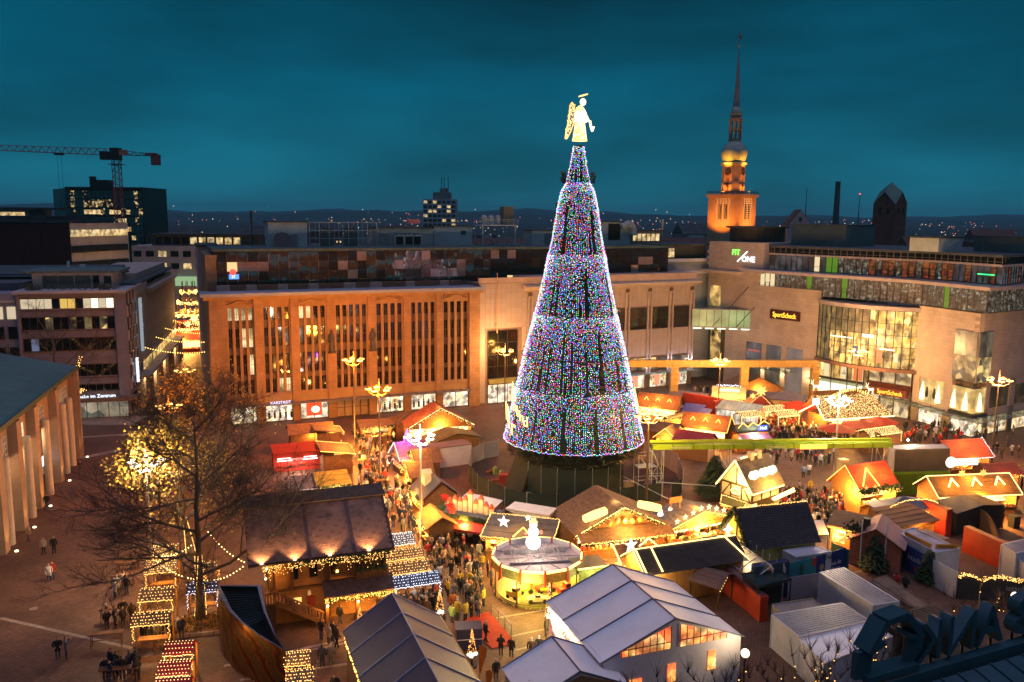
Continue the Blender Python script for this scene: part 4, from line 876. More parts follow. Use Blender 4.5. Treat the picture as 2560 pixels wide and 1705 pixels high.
# penthouse and terrace
MB().bx(-14,-2.2,4.2,12,20.4,22.9).build('penthouse',mat('pent_white',(.50,.46,.48),.8,.1,.5),ob); MB().bx(-15,-1,2.6,12.5,22.9,23.25).build('penthouse_roof',mat('sedum_roof',(.12,.17,.155),.9,.5,1.5),ob)
for a,b in((-12.5,-10.3),(-10.2,-8),(-7.8,-5.6)): MB().bx(a,b,4.12,4.2,20.5,22.4).build('terrace_window',glassy('grey_pane',(.10,.12,.13),.15),ob)
MB().bx(-5.2,-4.3,4.12,4.2,20.4,22.4).build('terrace_door',black,ob); MB().bx(-3.6,-2.5,4.1,4.2,21,22.3).build('terrace_window',pane_dark,ob)
r_=MB(); rail(r_,-14.5,-.6,-.4,20.4,21.4,14,.025); r_.build('terrace_rail',metal,ob)
pg=MB(); rr=random.Random(3)
for i in range(420):
    x=rr.choice([rr.gauss(-13.2,.5),rr.gauss(-3,.5),rr.uniform(-14,-1)]); y=rr.uniform(.2,1.2); z=20.5+abs(rr.gauss(0,.45)); pg.tetra((x,y,z),.12,0)
pg.build('terrace_plants',green,ob,kind='stuff')
MB().bx(-26,-15.7,6,14,19,21.2).build('side_attic',wall_cols[3],ob)
sg=thing('rooftop_shed','dark low roof with chimney pots left of the terrace','roof',(OX.w(-22,16,0).x,OX.w(-22,16,0).y,0),OX.a); MB().bx(-8,18,0,10,0,22).build('wall',wall_cols[3],sg); MB().ext([(-8.4,-.6,21.6),(-8.4,10.4,21.6),(-8.4,5,23.2)],(27,0,0)).build('roof',mat('slate_teal',(.06,.09,.095),.7,.3,.6),sg); MB().bx(10,10.4,2,2.3,22.4,24).bx(12,12.8,2,2.6,22.4,23.4).build('chimney',whitep,sg)
# street side with staggered windows, then a pale ribbed wing with lettering
MB().bx(0,8.6,-.2,.3,3.4,20).build('flank',owall,ob).matrix_basis=Matrix.Rotation(pi/2,4,'Z')
sm=MB().bx(0,.85,-.3,-.2,0,1.9).mesh('window',[pane_k]); hm=MB().bx(0,.28,-.42,-.2,0,1.7).mesh('fin',[mat('fin_pale',(.45,.38,.36),.7,.1,1)])
for j in range(8):
    for i in range(6):
        o=link('window',sm,ob,M=Matrix.Rotation(pi/2,4,'Z')@T(.5+i*1.35,0,4.2+j*1.95)); o=link('fin',hm,ob,M=Matrix.Rotation(pi/2,4,'Z')@T(.5+i*1.35+(.85 if (i+j)%2 else -.3),0,4.4+j*1.95))
sgn=thing('vertical_sign','tall glowing white vertical letter sign on the street corner','sign',SX.w(9.3,-.9,0),SX.a); MB().bx(-.55,.55,-.1,.3,9.2,18.2).build('panel',em('sign_panel',(.5,.6,.68),.55),sgn)
for i,cz in enumerate('TV MÖBEL PALLANDINNEL'[:17]):
    if cz!=' ': text(cz,.5,mat('sign_ink',(.03,.04,.06),.6,.1,1),sgn,(0,-.16,17.9-i*.52),0,.02,'lettering',sx=1.4)
sg2=thing('small_vertical_sign','small glowing white vertical sign lower on the street corner','sign',SX.w(4.3,-.7,0),SX.a); MB().bx(-.35,.35,-.1,.25,4.8,8.8).build('panel',em('sign_panel2',(.75,.88,1),1.4),sg2)
for i,cz in enumerate('OPTIK'): text(cz,.6,MATS['sign_ink'],sg2,(0,-.16,8.4-i*.75),0,.02,'lettering')
sw=thing('street_wing','long pale ribbed building receding up the narrow left street','building',SX.w(8.8,0,0),SX.a)
wing=mat('wing_stone',(.42,.34,.28),.8,.15,.5)
MB().bx(0,50,.25,12,3.4,19.4).build('wall',mat('wing_glass',(.05,.035,.03),.3,.3,1),sw)
fin=MB().bx(-.2,.2,-.15,.25,0,11.2).mesh('rib',[wing])
for i in range(60): link('rib',fin,sw,loc=(.3+i*.84,0,7.6))
MB().bx(-.1,12,-.3,.3,18.8,20.2).bx(12,50,-.9,.3,18.2,18.9).bx(0,50,-.25,.25,6.8,7.6).build('band',wing,sw); MB().bx(12,50,1.5,11,18.9,21.6).build('attic',wing,sw); MB().bx(-.3,50,-.2,12,20.2,20.5).build('roof',roof_m,sw)
MB().bx(0,50,-1.8,.25,4.6,5.0).build('canopy',wing,sw)
MB().bx(6,50,-.1,.2,5.1,6.8).build('lit_band',goods('wing_lit',[(.9,.5,.12),(1,.65,.2),(.1,.06,.03)],.8,.9,lo=.2),sw)
MB().bx(0,50,.3,.4,0,4.5).build('arcade_back',mat('arcade_wall',(.5,.42,.33),.8,.15,1),sw)
for i in range(13): link('column',MB().bx(-.35,.35,-.3,.3,0,4.6).mesh('column',[wing]),sw,loc=(1.5+i*4,-1.2,0))
for i in(1,4,8): lamp(sw,(4+i*4,-.6,3.9),420,(1,.62,.28),.3)
# ================================================================ arcade hall with green roof (left front)
AR=Fr(-51,82.8,106)
ar=thing('arcade_hall','sandstone arcade hall with green metal roof and uplit square pillars at the left edge','building',(AR.x,AR.y,0),AR.a)
arw=brick('arcade_stone',(.36,.245,.18),(.40,.27,.20),(.25,.17,.12),1,1.4,.7,.01,rot=(pi/2,0,0),bump=.2,v=.2,ns=.3)
MB().bx(-24,27.6,2.2,3.0,0,12).bx(-24,27.6,.3,3,8.9,12).build('wall',arw,ar)
MB().bx(-24,27.6,-.1,.3,7.7,12.0).build('upper_wall',arw,ar)
cols_=[-19.5,-13,-6.5,0,6.7,16.1,26.6]
for s_ in cols_: MB().bx(s_-.75,s_+.75,-1.0,.4,0,11.4).build('pillar',arw,ar)
MB().bx(26.2,28.2,-1,3,0,11.6).build('end_pier',arw,ar)
for s_ in(-4.4,3.4,11.1,19.6,23.0): MB().lathe([(.42,0),(.42,8.9)],14,0,(s_,-.7,0)).build('round_column',mat('pale_column',(.62,.5,.4),.7,.1,1),ar)
def sash(x,z,m_):
    o=MB().bx(x-.55,x+.55,-.16,-.08,z,z+1.9).build('window',m_,ar); f=MB()
    for q in(-.58,0,.58): f.bx(x+q-.05,x+q+.05,-.22,-.1,z,z+1.9)
    for q in(0,.62,1.25,1.9): f.bx(x-.6,x+.6,-.221,-.1,z+q-.04,z+q+.04)
    f.build('frame',whitep,o)
for i,x in enumerate((-9.5,-8,-3.6,-2.1,2.4,3.9,9.2,10.7,12.2,19.8,21.2,22.6,24.0)): sash(x,8.4,em('sash_lit',(1,.85,.5),1.6) if i in(4,5) else goods('sash_dim',[(.06,.045,.04),(.25,.18,.12),(.03,.02,.02)],.8,.6,lo=.1))
# glazed tall bays
gb_=goods('hall_interior',[(.45,.3,.12),(.9,.65,.32),(.2,.13,.06),(1,.8,.5)],.95,.9,lo=.3,nee=True)
for a,b in((-12.2,-7.3),(-5.7,-.8),(.8,5.9),(7.5,15.3),(16.9,25.8)):
    o=MB().bx(a,b,1.95,2.1,.1,8.8).build('glass_bay',gb_ if a<6 else goods('hall_dim',[(.2,.13,.1),(.3,.2,.15),(.1,.07,.05)],.7,.8,lo=.2),ar); f=MB(); n=max(2,int((b-a)/1.3))
    for i in range(n+1): f.bx(a+(b-a)*i/n-.05,a+(b-a)*i/n+.05,1.8,1.95,0,8.8)
    for z in(2.6,4.1,5.6,7.1): f.bx(a,b,1.8,1.951,z-.04,z+.04)
    for k in range(6):
        a0,a1=pi*k/6,pi*(k+1)/6; m_=(a+b)/2;r=(b-a)*.38; f.bar((m_+r*math.cos(a0),1.78,5.6+r*math.sin(a0)),(m_+r*math.cos(a1),1.78,5.6+r*math.sin(a1)),.09,.09)
    f.build('frame',metal,o)
MB().bx(11.4,15.0,.2,.4,3.0,4.0).build('sign_board',em('arcade_sign',(.7,.85,1),4),ar)
rg=brick('green_roof',(.075,.17,.165),(.085,.19,.18),(.03,.08,.08),1,40,.42,.02,r=.55,bump=.6,v=.2,off=0)
MB().ext([(-24.5,-.8,12.1),(-24.5,14,15.6),(-24.5,14,15.2),(-24.5,-.8,11.7)],(52.8,0,0)).build('roof',rg,ar)
MB().bx(-24.5,28.4,-1.0,-.78,11.6,12.15).build('gutter',mat('gutter_green',(.04,.08,.08),.5,.2,1),ar)
for s_ in cols_[1:]+[]:
    u_=MB().lathe([(.16,0),(.16,.1)],10,0,(s_,-1.7,0)).build('uplight',em('uplight',(1,.85,.5),25),ar); spot(ar,(s_,-1.5,.3),330,(s_,-1,9),(1,.55,.15),60)
for s_ in(-3,3.5,10): lamp(ar,(s_,.9,7),220,(1,.62,.3),.3)
# ================================================================ street lamps
def street_lamp(head,basep,label,white=False,power=2600,arms=5,rr_=1.25,H=None,pole_light=False,c=None):
    b=P(*basep); Hh=H or ZV(b.x,b.y,head[1])
    t=thing('street_lamp',label,'street lamp',b,rad(20),'tall square lamps with clustered heads')
    pm=mat('lamp_pole_lit',(.55,.48,.42),.5,.15,2) if white else mat('lamp_pole',(.20,.13,.08),.5,.2,2,me=.3)  # white lamps: the lamp's light on the pole is put into its pale colour
    MB().tube((0,0,0),(0,0,Hh-.6),.14,.09,8).lathe([(.3,0),(.22,.5)],8).build('pole',pm,t); MB().tube((0,0,Hh-.2),(0,0,Hh+1.3),.06,.05,6).build('finial',pm,t)
    hm=em('white_head',(1,.86,.62),26) if white else head_em
    a=MB(); hs=[]
    for k in range(arms):
        an=2*pi*k/arms+.3; e=(rr_*math.cos(an),rr_*math.sin(an)); hs.append(e)
        a.path([(0,0,Hh-.7),(e[0]*.5,e[1]*.5,Hh-.75),(e[0]*.95,e[1]*.95,Hh-.35),(e[0],e[1],Hh-.05)],.04,5)
    a.build('arm',pm,t)
    dm=MB().lathe([(.36,0),(.40,.1),(.26,.2)],12).mesh('lamp_head',[hm]); cm=MB().lathe([(.30,.2),(.1,.34)],10).mesh('lamp_cap',[pm])
    for e in hs: o=link('lamp_head',dm,t,loc=(e[0],e[1],Hh-.05)); link('lamp_cap',cm,o)
    c=c or ((1,.72,.42) if white else SOD)
    lamp(t,(0,0,Hh-.35),power*.55,c,.6); lamp(t,(0,0,Hh+.45),power*.45,c,.5)
    if pole_light:
        m=MB()
        for i in range(110): an=i*.9; z=.8+i*(Hh-2)/110; m.octa((.17*math.cos(an),.17*math.sin(an),z),.035)
        m.build('light_string',em('pole_bulb',(1,.85,.75),7),t,kind='stuff')
    return t
LP=10000
street_lamp((882,900),(888,1109),'amber lamp in front of the middle bays of the stone department store',power=LP*1.35)
street_lamp((946,973),(951,1213),'amber lamp standing in the alley left of the purple pyramid stall',power=LP)
street_lamp((1046,1093),(1053,1362),'white lamp with glowing curved arms beside the grey hut roof in the alley',True,LP*.7)
street_lamp((360,1156),(382,1454),'white lamp beside the yellow-leaved tree, pole coloured as if lamplit',True,LP*.8)
street_lamp((1265,877),(1262,1022),'amber lamp at the tiled annex entrance just left of the big tree',power=LP*.4,c=(1,.5,.18))
street_lamp((1800,912),(1794,1056),'amber lamp between the golden gantry posts by the white glass pavilion',power=LP*.9,H=10,c=(1,.5,.18))
street_lamp((1619,1041),(1615,1268),'amber lamp just right of the big tree inside the building-site screens',power=LP*.55,c=(1,.45,.13))
street_lamp((2098,999),(2083,1223),'white lamp rising from the crowd before the light-covered stall roof',True,LP*.9)
street_lamp((2500,950),(2478,1160),'amber lamp in front of the mall corner at the far right',power=LP*.8,c=(1,.46,.16))
street_lamp((2147,878),(2135,1055),'amber lamp in front of the curved glass mall front',power=LP*.75,c=(1,.5,.18))
street_lamp((454,927),(470,1075),'amber lamp above the bare tree tops, the higher of two by the street',power=LP*.12)
street_lamp((416,1016),(432,1210),'amber lamp glowing inside the bare tree crown, lower of two by the street',power=LP*.3)
# ================================================================ giant Christmas tree
XT=Vector((7.5,98.9,0)); xt=thing('christmas_tree','giant cone-shaped Christmas tree wrapped in multicoloured fairy lights, angel on top','Christmas tree',XT,0)
prof=[(40.6,.55),(38.4,.92),(37.0,1.2),(36.1,1.4),(35.2,1.95),(33.2,2.4),(29.7,2.95),(27.8,3.35),(24,4.15),(21.2,4.8),(16.5,6.05),(12.5,6.9),(8,7.95),(6.1,8.4)]
def rz_(z):
    for (z1,r1),(z0,r0) in zip(prof,prof[1:]):
        if z0<=z<=z1: return r0+(r1-r0)*(z-z0)/(z1-z0)
    return prof[0][1] if z>prof[0][0] else prof[-1][1]
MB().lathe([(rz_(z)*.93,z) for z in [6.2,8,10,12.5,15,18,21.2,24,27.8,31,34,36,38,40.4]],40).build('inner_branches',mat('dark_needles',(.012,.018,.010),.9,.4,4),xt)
rx=random.Random(77); sp_=MB()
for i in range(7200):
    z=6+34.2*(1-math.sqrt(rx.random())) if i<4200 else rx.uniform(4.3,6.3); a=rx.uniform(0,2*pi); r=rz_(max(z,6.1))*(rx.uniform(.9,1.02) if z>6.2 else rx.uniform(.74,.95)); l=rx.uniform(.35,.8)
    c=Vector((r*math.cos(a),r*math.sin(a),z)); o_=Vector((math.cos(a+rx.uniform(-.6,.6)),math.sin(a+rx.uniform(-.6,.6)),rx.uniform(-.6,.3))).normalized(); s_=o_.cross(Vector((0,0,1))).normalized()*l*.35
    sp_.face([c-s_-o_*l*.3,c+s_-o_*l*.3,c+o_*l*.55],rx.choice([0,0,1]))
for a in (2.9,.25,3.3,.0):   # a few sprigs that break the outline near the top
    for k in range(26):
        z=36.6+rx.uniform(-.5,.7); r=1.4+rx.uniform(0,.5); l=.3; c=Vector((r*math.cos(a+rx.uniform(-.2,.2)),r*math.sin(a+rx.uniform(-.2,.2)),z)); sp_.face([c+Vector((0,0,-l*.4)),c+Vector((l*.2,.2,.1)),c+Vector((l*math.cos(a),l*math.sin(a),.25))])
sp_.build('needle_branches',[mat('needles',(.022,.036,.015),.85,.5,6),mat('needles_brown',(.07,.05,.02),.85,.4,6)],xt,kind='stuff')
cols=[((1,.10,.62),4.2),((.50,.16,1),5.5),((.10,.30,1),6.5),((.12,.95,.25),3.2),((1,.10,.06),4.2),((1,.66,.30),3.4),((.80,.88,1),4.2),((.10,.72,.95),4)]
xm=[em('fairy_bulb_%d'%i,c,s*1.7) for i,(c,s) in enumerate(cols)]
rings=[40.3,36.2,28.0,21.0,12.6,6.1]
cw=[0,0,1,1,2,2,2,3,3,3,4,4,5,5,6,6,7,7]
nb=0
for si,(za,zb) in enumerate(zip(rings,rings[1:])):
    fb=MB(); rad_m=rz_((za+zb)/2); ns=int(2*pi*rz_(zb)*4.3)
    dens=rx
    prev=0
    for k in range(ns):
        a=2*pi*k/ns+rx.uniform(-.3,.3)/ns; full=rx.random()
        # bundles: neighbouring strings clump, leaving dark gaps that widen downwards
        gap=math.sin(k*1.13+si)*.5+math.sin(k*.37+2*si)*.5
        if gap<-.70 and si>0: end=rx.uniform(.12,.45)
        elif full<.10: end=rx.uniform(.4,.85)
        else: end=1.0
        n=int((za-zb)*end*(5.0 if si<2 else 5.2)); ph=rx.random()
        for i in range(n):
            t=((i+ph)/max(n,1)*end) if n else 0
            z=za-(za-zb)*t
            if z<zb: continue
            fade=.92 if t<.12 else .86
            if rx.random()>fade: continue
            r=rz_(z)*1.0+rx.uniform(-.05,.06); aa=a+rx.gauss(0,.035)/max(r,.6)*1.0
            fb.tetra((r*math.cos(aa),r*math.sin(aa),z+rx.uniform(-.05,.05)),rx.choice((.046,.054,.062)),rx.choice(cw)); nb+=1
    # dense ring at the top of the section
    n=int(2*pi*rz_(za)*(11 if si in(2,3,4) else 5))
    for i in range(n):
        a=rx.uniform(0,2*pi); z=za-abs(rx.gauss(0,.8)); r=rz_(min(z,40))+.1; fb.tetra((r*math.cos(a),r*math.sin(a),z),.055,rx.choice(cw+[6]))
    fb.build('light_curtain',xm,xt,kind='stuff')
for z in(12.5,16.2): MB().path([((rz_(z)+.2)*math.cos(a),(rz_(z)+.2)*math.sin(a),z+.1*math.sin(a*9)) for a in [i*pi/24 for i in range(49)]],.06,4).build('cable_ring',black,xt)
rim=MB()
for i in range(420):
    a=2*pi*i/420; rim.tetra((8.45*math.cos(a),8.45*math.sin(a),6.05+rx.uniform(-.1,.1)),.06,rx.choice(cw))
rim.build('rim_lights',xm,xt,kind='stuff')
# support below the crown, with dark green screen panels
MB().lathe([(6.2,0),(6.2,4)],24).build('support',mat('tree_support',(.04,.03,.02),.8,.3,1),xt)
scr=mat('screen_green',(.030,.042,.030),.8,.25,.8,bump=.2,bs=20)
def ring_panels(name,parent,r,z0,z1,a0,a1,n,m,tilt=0,gapf=.01,posts=True):
    w=r*(a1-a0)/n
    me=MB().bx(-w/2+.03,w/2-.03,-.03,.03,z0,z1).mesh(name,[m])
    for i in range(n):
        a=a0+(a1-a0)*(i+.5)/n; link(name,me,parent,M=Matrix.Translation((r*math.cos(a),r*math.sin(a),0))@Matrix.Rotation(a+pi/2,4,'Z')@Matrix.Rotation(tilt,4,'X'))
    if posts:
        pm=MB().tube((0,0,0),(0,0,z1+.2),.035,.035,5).mesh('post',[mat('galvanised',(1,1,1))])
        for i in range(n+1):
            a=a0+(a1-a0)*i/n; link('post',pm,parent,loc=((r+.08)*math.cos(a),(r+.08)*math.sin(a),0))
ring_panels('screen_panel',xt,6.9,.5,3.9,rad(218),rad(318),6,scr,0,posts=True)
for k,a in enumerate((rad(196),rad(206),rad(214))):
    link('leaning_panel',MB().bx(-.8,.8,-.03,.03,0,4.2).mesh('leaning_panel',[scr]),xt,M=Matrix.Translation((8.3*math.cos(a),8.3*math.sin(a),.2))@Matrix.Rotation(a+pi/2+.2,4,'Z')@Matrix.Rotation(rad(-24),4,'X'))
# angel
an=link('angel',MB().lathe([(.98,0),(.86,.6),(.74,1.4),(.60,2.2),(.52,2.8),(.60,3.3),(.50,3.7),(.2,3.95)],16,0,(.1,0,40.9),sx=.9,sy=.8).mesh('angel',[goods('angel_gold',[(1,.42,.06),(1,.75,.3),(1,.6,.14),(1,.9,.6)],5,2.4,lo=.9)],True),xt)
MB().ball((.40,-.05,45.25),.36,0,12,8,1.15).build('head',em('angel_white',(1,.84,.5),8),an)
MB().tube((.5,-.2,44.2),(1.05,-.5,43.1),.19,.14,7).tube((1.2,-.5,43.1),(1.35,-.75,42.2),.15,.12,7).lathe([(.1,0),(.3,.55)],8,0,(1.45,-.75,41.9)).build('arm',MATS['angel_white'],an)
MB().lathe([(.75,0),(.7,1),(.5,1.4)],12,0,(.15,-.03,43.0),sy=.75).build('bodice',MATS['angel_white'],an)
h_=MB().path([(.42+.5*math.cos(a),.3*math.sin(a),46.0+.14*math.cos(a)) for a in [i*pi/8 for i in range(17)]],.06,5); h_.build('halo',em('angel_halo',(1,.6,.2),6),an)
wing_pts=[(x*.62-.12,y,z) for x,y,z in [(-.55,.15,44.1),(-.75,.2,44.9),(-1.15,.25,45.25),(-1.5,.3,44.9),(-1.6,.3,44.0),(-1.75,.35,43.0),(-2.15,.4,41.9),(-2.3,.4,41.2),(-1.95,.35,41.2),(-1.3,.25,42.0),(-.8,.2,42.9),(-.55,.15,44.1)]]
w_=MB().path(wing_pts,.075,5)
MATS_h=em('angel_wing',(1,.5,.12),5); wo=w_.build('wing',MATS_h,an); wb=MB()
for i in range(150):
    t=rx.random(); z=41.3+t*3.7; xc=(-2.1+t*1.15)*.62-.12; ww=.08+.27*math.sin(min(1,t*1.1)*pi*.75); wb.octa((xc+rx.uniform(-ww,ww),.28,z),.055)
wb.build('wing_bulbs',em('angel_bulb',(1,.62,.2),5),wo,kind='stuff')
lw=MB()
for i in range(70):
    t=rx.random(); lw.octa((.9+t*.6,.35,42.6+t*1.4),.03)
lamp(an,(.6,-1.6,43.5),900,(1,.62,.25),.4)
# lit lettering on the left flank and a lit right edge ornament
def on_tree(a,z,dr=.35): r=rz_(z)+dr; return Vector((r*math.cos(a),r*math.sin(a),z))
gold=em('gold_letters',(1,.62,.22),8)
def tree_text(s,a0,da,z0,dz,size):
    for i,cz in enumerate(s):
        a=a0+da*i; p=on_tree(a,z0+dz*i)
        text(cz,size,gold,xt,p,a+pi/2,.06,'lit_letter')
tree_text('Dortmund',rad(181),rad(6.0),12.0,-.42,1.7)
tree_text('Wir',rad(187),rad(10.5),9.0,-.5,3.0)
e_=MB()
for i in range(90):
    t=i/90; e_.octa(on_tree(rad(2),12.5-4.5*t,.25),.09)
e_.build('edge_ornament',gold,xt,kind='stuff')
# building-site ring round the tree
def fence_line(name,label,pxs,h,m,seg=2.2):
    pts=[P(*p) for p in pxs]; t=thing(name,label,'fence',pts[0],0); o=pts[0]; pm=MB().tube((0,0,0),(0,0,h+.15),.035,.035,5).mesh('post',[mat('galvanised',(.45,.52,.53),.5,.15,1,me=.3)]); link('post',pm,t,loc=(0,0,0))
    for a,b in zip(pts,pts[1:]):
        d=b-a; n=max(1,round(d.length/seg)); w=d.length/n; an_=math.atan2(d.y,d.x); me=MB().bx(.04,w-.04,-.03,.03,.02,h).mesh('panel',[m])
        for k in range(n): p=a.lerp(b,k/n)-o; link('panel',me,t,loc=p,rot=(0,0,an_)); q=a.lerp(b,(k+1)/n)-o; link('post',pm,t,loc=q)
    return t
fence_line('screen_fence','ring of dark green screened fence panels round the foot of the big tree',[(1172,1202),(1194,1229),(1221,1246),(1262,1265),(1317,1278),(1391,1282),(1460,1281),(1593,1259),(1653,1252)],2.1,scr)
fence_line('mesh_fence','pale grey screened fence panels behind the left side of the big tree',[(1172,1198),(1180,1160),(1210,1147),(1245,1140)],2.2,mat('pale_screen',(.30,.29,.30),.7,.15,.6))
fence_line('mesh_fence','pale pink-grey fence panels behind the right side of the big tree',[(1610,1150),(1660,1165),(1692,1185),(1706,1225)],2.6,mat('pink_screen',(.36,.28,.28),.7,.15,.6))
g2=P(1706,1248); sg_=thing('fence_panel','single dark green fence panel standing beside the gap in the ring','fence',P(1690,1247),rad(52)); MB().bx(-1.3,1.3,-.03,.03,0,2.1).build('panel',scr,sg_); MB().tube((-1.3,0,0),(-1.3,0,2.3),.04).tube((1.3,0,0),(1.3,0,2.3),.04).build('post',metal,sg_)
for i,(u,v) in enumerate(((1335,1232),(1450,1232),(1505,1228),(1560,1215))):
    c=P(u,v); t=tag(MB().bx(-1.1,1.1,-.5,.5,0,.55).bx(-1.05,1.05,-.45,.45,.55,.6).build('concrete_block',mat('concrete',(.42,.36,.28),.8,.25,2)),'pale concrete ballast block at the foot of the tree screen, %s'%['leftmost of four','second from left','third from left','rightmost of four'][i],'concrete block','ballast blocks'); t.location=c; t.rotation_euler=(0,0,rad(rx.uniform(-8,12)))
for i,(u,v,l,a) in enumerate(((1330,1215,4.2,-35),(1255,1205,2.6,10),(1228,1180,2.4,60))):
    c=P(u,v); o=tag(MB().bx(-l/2,l/2,-.15,.15,.1,.4).build('steel_beam',mat('rusty',(.32,.10,.045),.7,.3,2)),['long rusty beam lying inside the fence ring','short rusty beam left of the long one','rusty beam at the back of the fence ring'][i],'beam','rusty beams'); o.location=c; o.rotation_euler=(0,0,rad(a))
c=P(1262,1205); o=tag(MB().bx(-.7,.7,-.5,.5,0,1.0).build('tool_crate',redm),'red tool crate inside the fence ring left of the screens','crate'); o.location=c
for i,(u,v) in enumerate(((1238,1185),(1253,1195),(1280,1222))):
    c=P(u,v); o=tag(MB().lathe([(.28,0),(.3,.8),(.12,1.05)],10).build('gas_bottle',mat('bottle_green',(.25,.4,.12),.5,.2,2)),['pale green gas bottle, rear one inside the fence ring','pale green gas bottle, middle one inside the fence ring','pale green gas bottle, front one inside the fence ring'][i],'gas bottle','gas bottles'); o.location=c
bs=thing('scaffold','small scaffold frame under the right edge of the big tree','scaffold',P(1612,1225),rad(15)); b=MB()
for x in(-1.2,1.2):
    for y in(-.7,.7): b.tube((x,y,0),(x,y,4.6),.045,.045,5)
for z in(1.5,3,4.5):
    for y in(-.7,.7): b.tube((-1.2,y,z),(1.2,y,z),.035,.035,4)
    for x in(-1.2,1.2): b.tube((x,-.7,z),(x,.7,z),.035,.035,4)
b.tube((-1.2,-.7,0),(1.2,-.7,3),.035).tube((1.2,-.7,1.5),(-1.2,-.7,4.5),.035).bx(-1.2,1.2,-.7,.7,3,3.06); b.build('frame',mat('galvanised',(1,1,1)),bs)
for i,(a,b_) in enumerate((((1556,1190),(1680,1252)),((1640,1205),(1790,1215)),((1428,1175),(1468,1240)))):
    p,q=P(*a,2.2 if i<2 else 3),P(*b_,2.0 if i<2 else .2); o=tag(MB().tube(p,q,.045,.045,5).build('bracing_pole',mat('galvanised',(1,1,1))),['long bracing pole from the tree screen to the fence gap','bracing pole along the right screens','steel prop leaning against the front tree screen'][i],'pole')
# ================================================================ bare and leafy trees
bark=mat('bark',(.13,.095,.06),.85,.4,3,bump=.4); twig=mat('twigs',(.085,.05,.035),.85,.3,4); leafy=[mat('leaf_yellow',(.50,.33,.045),.7,.3,8),mat('leaf_ochre',(.36,.20,.03),.7,.3,8)]
def tree(name,label,basep,height,spread,seed,trunk_h=3.5,r0=.32,lean=(0,0),limbs=8,leaves=0,leaf_c=None,lights=None,depth=4,leaf_side=None,group='bare trees on the square',wind=False,up=.55,sub=5,fine=4):
    b=P(*basep); t=thing(name,label,'tree',b,0,group); rg=random.Random(seed)
    tr=MB(); top=Vector((lean[0],lean[1],height*.80)); prev=Vector((0,0,-.1)); n=7; pts=[prev]
    for i in range(1,n+1):
        k=i/n; p=Vector((lean[0]*k+rg.uniform(-.12,.12)*k,lean[1]*k+rg.uniform(-.12,.12)*k,height*.80*k)); tr.tube(prev,p,r0*(1-.85*(i-1)/n)*(1.25 if i==1 else 1),r0*(1-.85*k),8); prev=p; pts.append(p)
    tr.build('trunk',bark,t,smooth=True)
    br=MB(); lv=MB(); tips=[]; limb_paths=[]
    def grow(p,d,L,r,dep):
        k=3 if dep>1 else 2; q=p; path=[p]
        for i in range(k):
            d=(d+Vector((rg.gauss(0,.16),rg.gauss(0,.16),rg.gauss(.03,.12)))).normalized(); nq=q+d*L/k; br.tube(q,nq,r*(1-.4*i/k),r*(1-.4*(i+1)/k),5 if dep>2 else 3,0 if dep>2 else 1,False); q=nq; path.append(q)
        if dep==depth: limb_paths.append(path)
        if dep<=1: tips.append(q)
        if dep>0:
            for i in range(sub if dep>1 else fine):
                tt=rg.uniform(.25,1); j=min(int(tt*k),k-1); s=path[j].lerp(path[j+1],tt*k-j) 
                ax=Vector((rg.gauss(0,1),rg.gauss(0,1),rg.gauss(.15,.6))).normalized(); nd=(d*.75+ax*.75).normalized(); grow(s,nd,L*rg.uniform(.42,.66),r*.5,dep-1)
    for i in range(limbs):
        k=(i+.5)/limbs; z=trunk_h+(height*.78-trunk_h)*k; f=z/(height*.8); base_=Vector((lean[0]*f,lean[1]*f,z)); a=2.4*i+rg.uniform(-.3,.3)
        L=spread*(1.0-.45*k)*rg.uniform(.6,.8); d=Vector((math.cos(a),math.sin(a),up*rg.uniform(.5,1.3)+k*.5)).normalized(); grow(base_,d,L,r0*.42*(1-.5*k),depth)
    br.build('crown',[bark,twig],t)
    if leaves:
        for i in range(leaves):
            c=rg.choice(tips)+Vector((rg.gauss(0,.35),rg.gauss(0,.35),rg.gauss(-.1,.3)))
            if leaf_side and rg.random()<.8 and (c.x*leaf_side[0]+c.y*leaf_side[1])<rg.uniform(-.5,2.0): continue
            s=rg.uniform(.10,.19); u_=Vector((rg.gauss(0,1),rg.gauss(0,1),rg.gauss(0,1))).normalized(); w_=u_.orthogonal().normalized()*s; u_=u_*s; lv.face([c-u_,c+w_*.7,c+u_,c-w_*.7],rg.choice([0,0,1]))
        lv.build('leaves',leafy,t,kind='stuff')
    if lights:
        m=MB(); 
        for i in range(lights):
            k=i/lights; z=.6+(trunk_h+1.6)*k; f=z/(height*.8); r=r0*1.3*(1-.62*k*.8)+.06; a=i*2.1; m.octa((lean[0]*f+r*math.cos(a),lean[1]*f+r*math.sin(a),z),.036)
        m.build('light_string',bulbw,t,kind='stuff')
    if wind:
        m=MB()
        for pth in limb_paths[:5]:
            for a_,b__ in zip(pth,pth[1:]):
                for i in range(26):
                    q=a_.lerp(b__,i/26); m.octa(q+Vector((rg.gauss(0,.13),rg.gauss(0,.13),rg.gauss(0,.13))),.06)
        m.build('light_string',bulbw,t,kind='stuff')
    return t
b=P(500,1552); Hf=ZV(b.x,b.y,915)
tree('bare_tree','large bare plane tree in the left foreground, lower trunk wound with lights',(500,1552),Hf,11.0,5,trunk_h=3.4,r0=.36,lean=(.5,-.4),limbs=14,lights=150,sub=6,up=.34,fine=6)
tree('yellow_leaved_tree','tree still carrying yellow leaves behind the white lamp, lights wound up its trunk',(480,1400),ZV(*P(480,1400)[:2],1110),10.0,9,trunk_h=1.9,r0=.34,lean=(-1.5,.3),limbs=13,leaves=9000,lights=140,leaf_side=(-1,-.1),group='half-bare trees on the square')
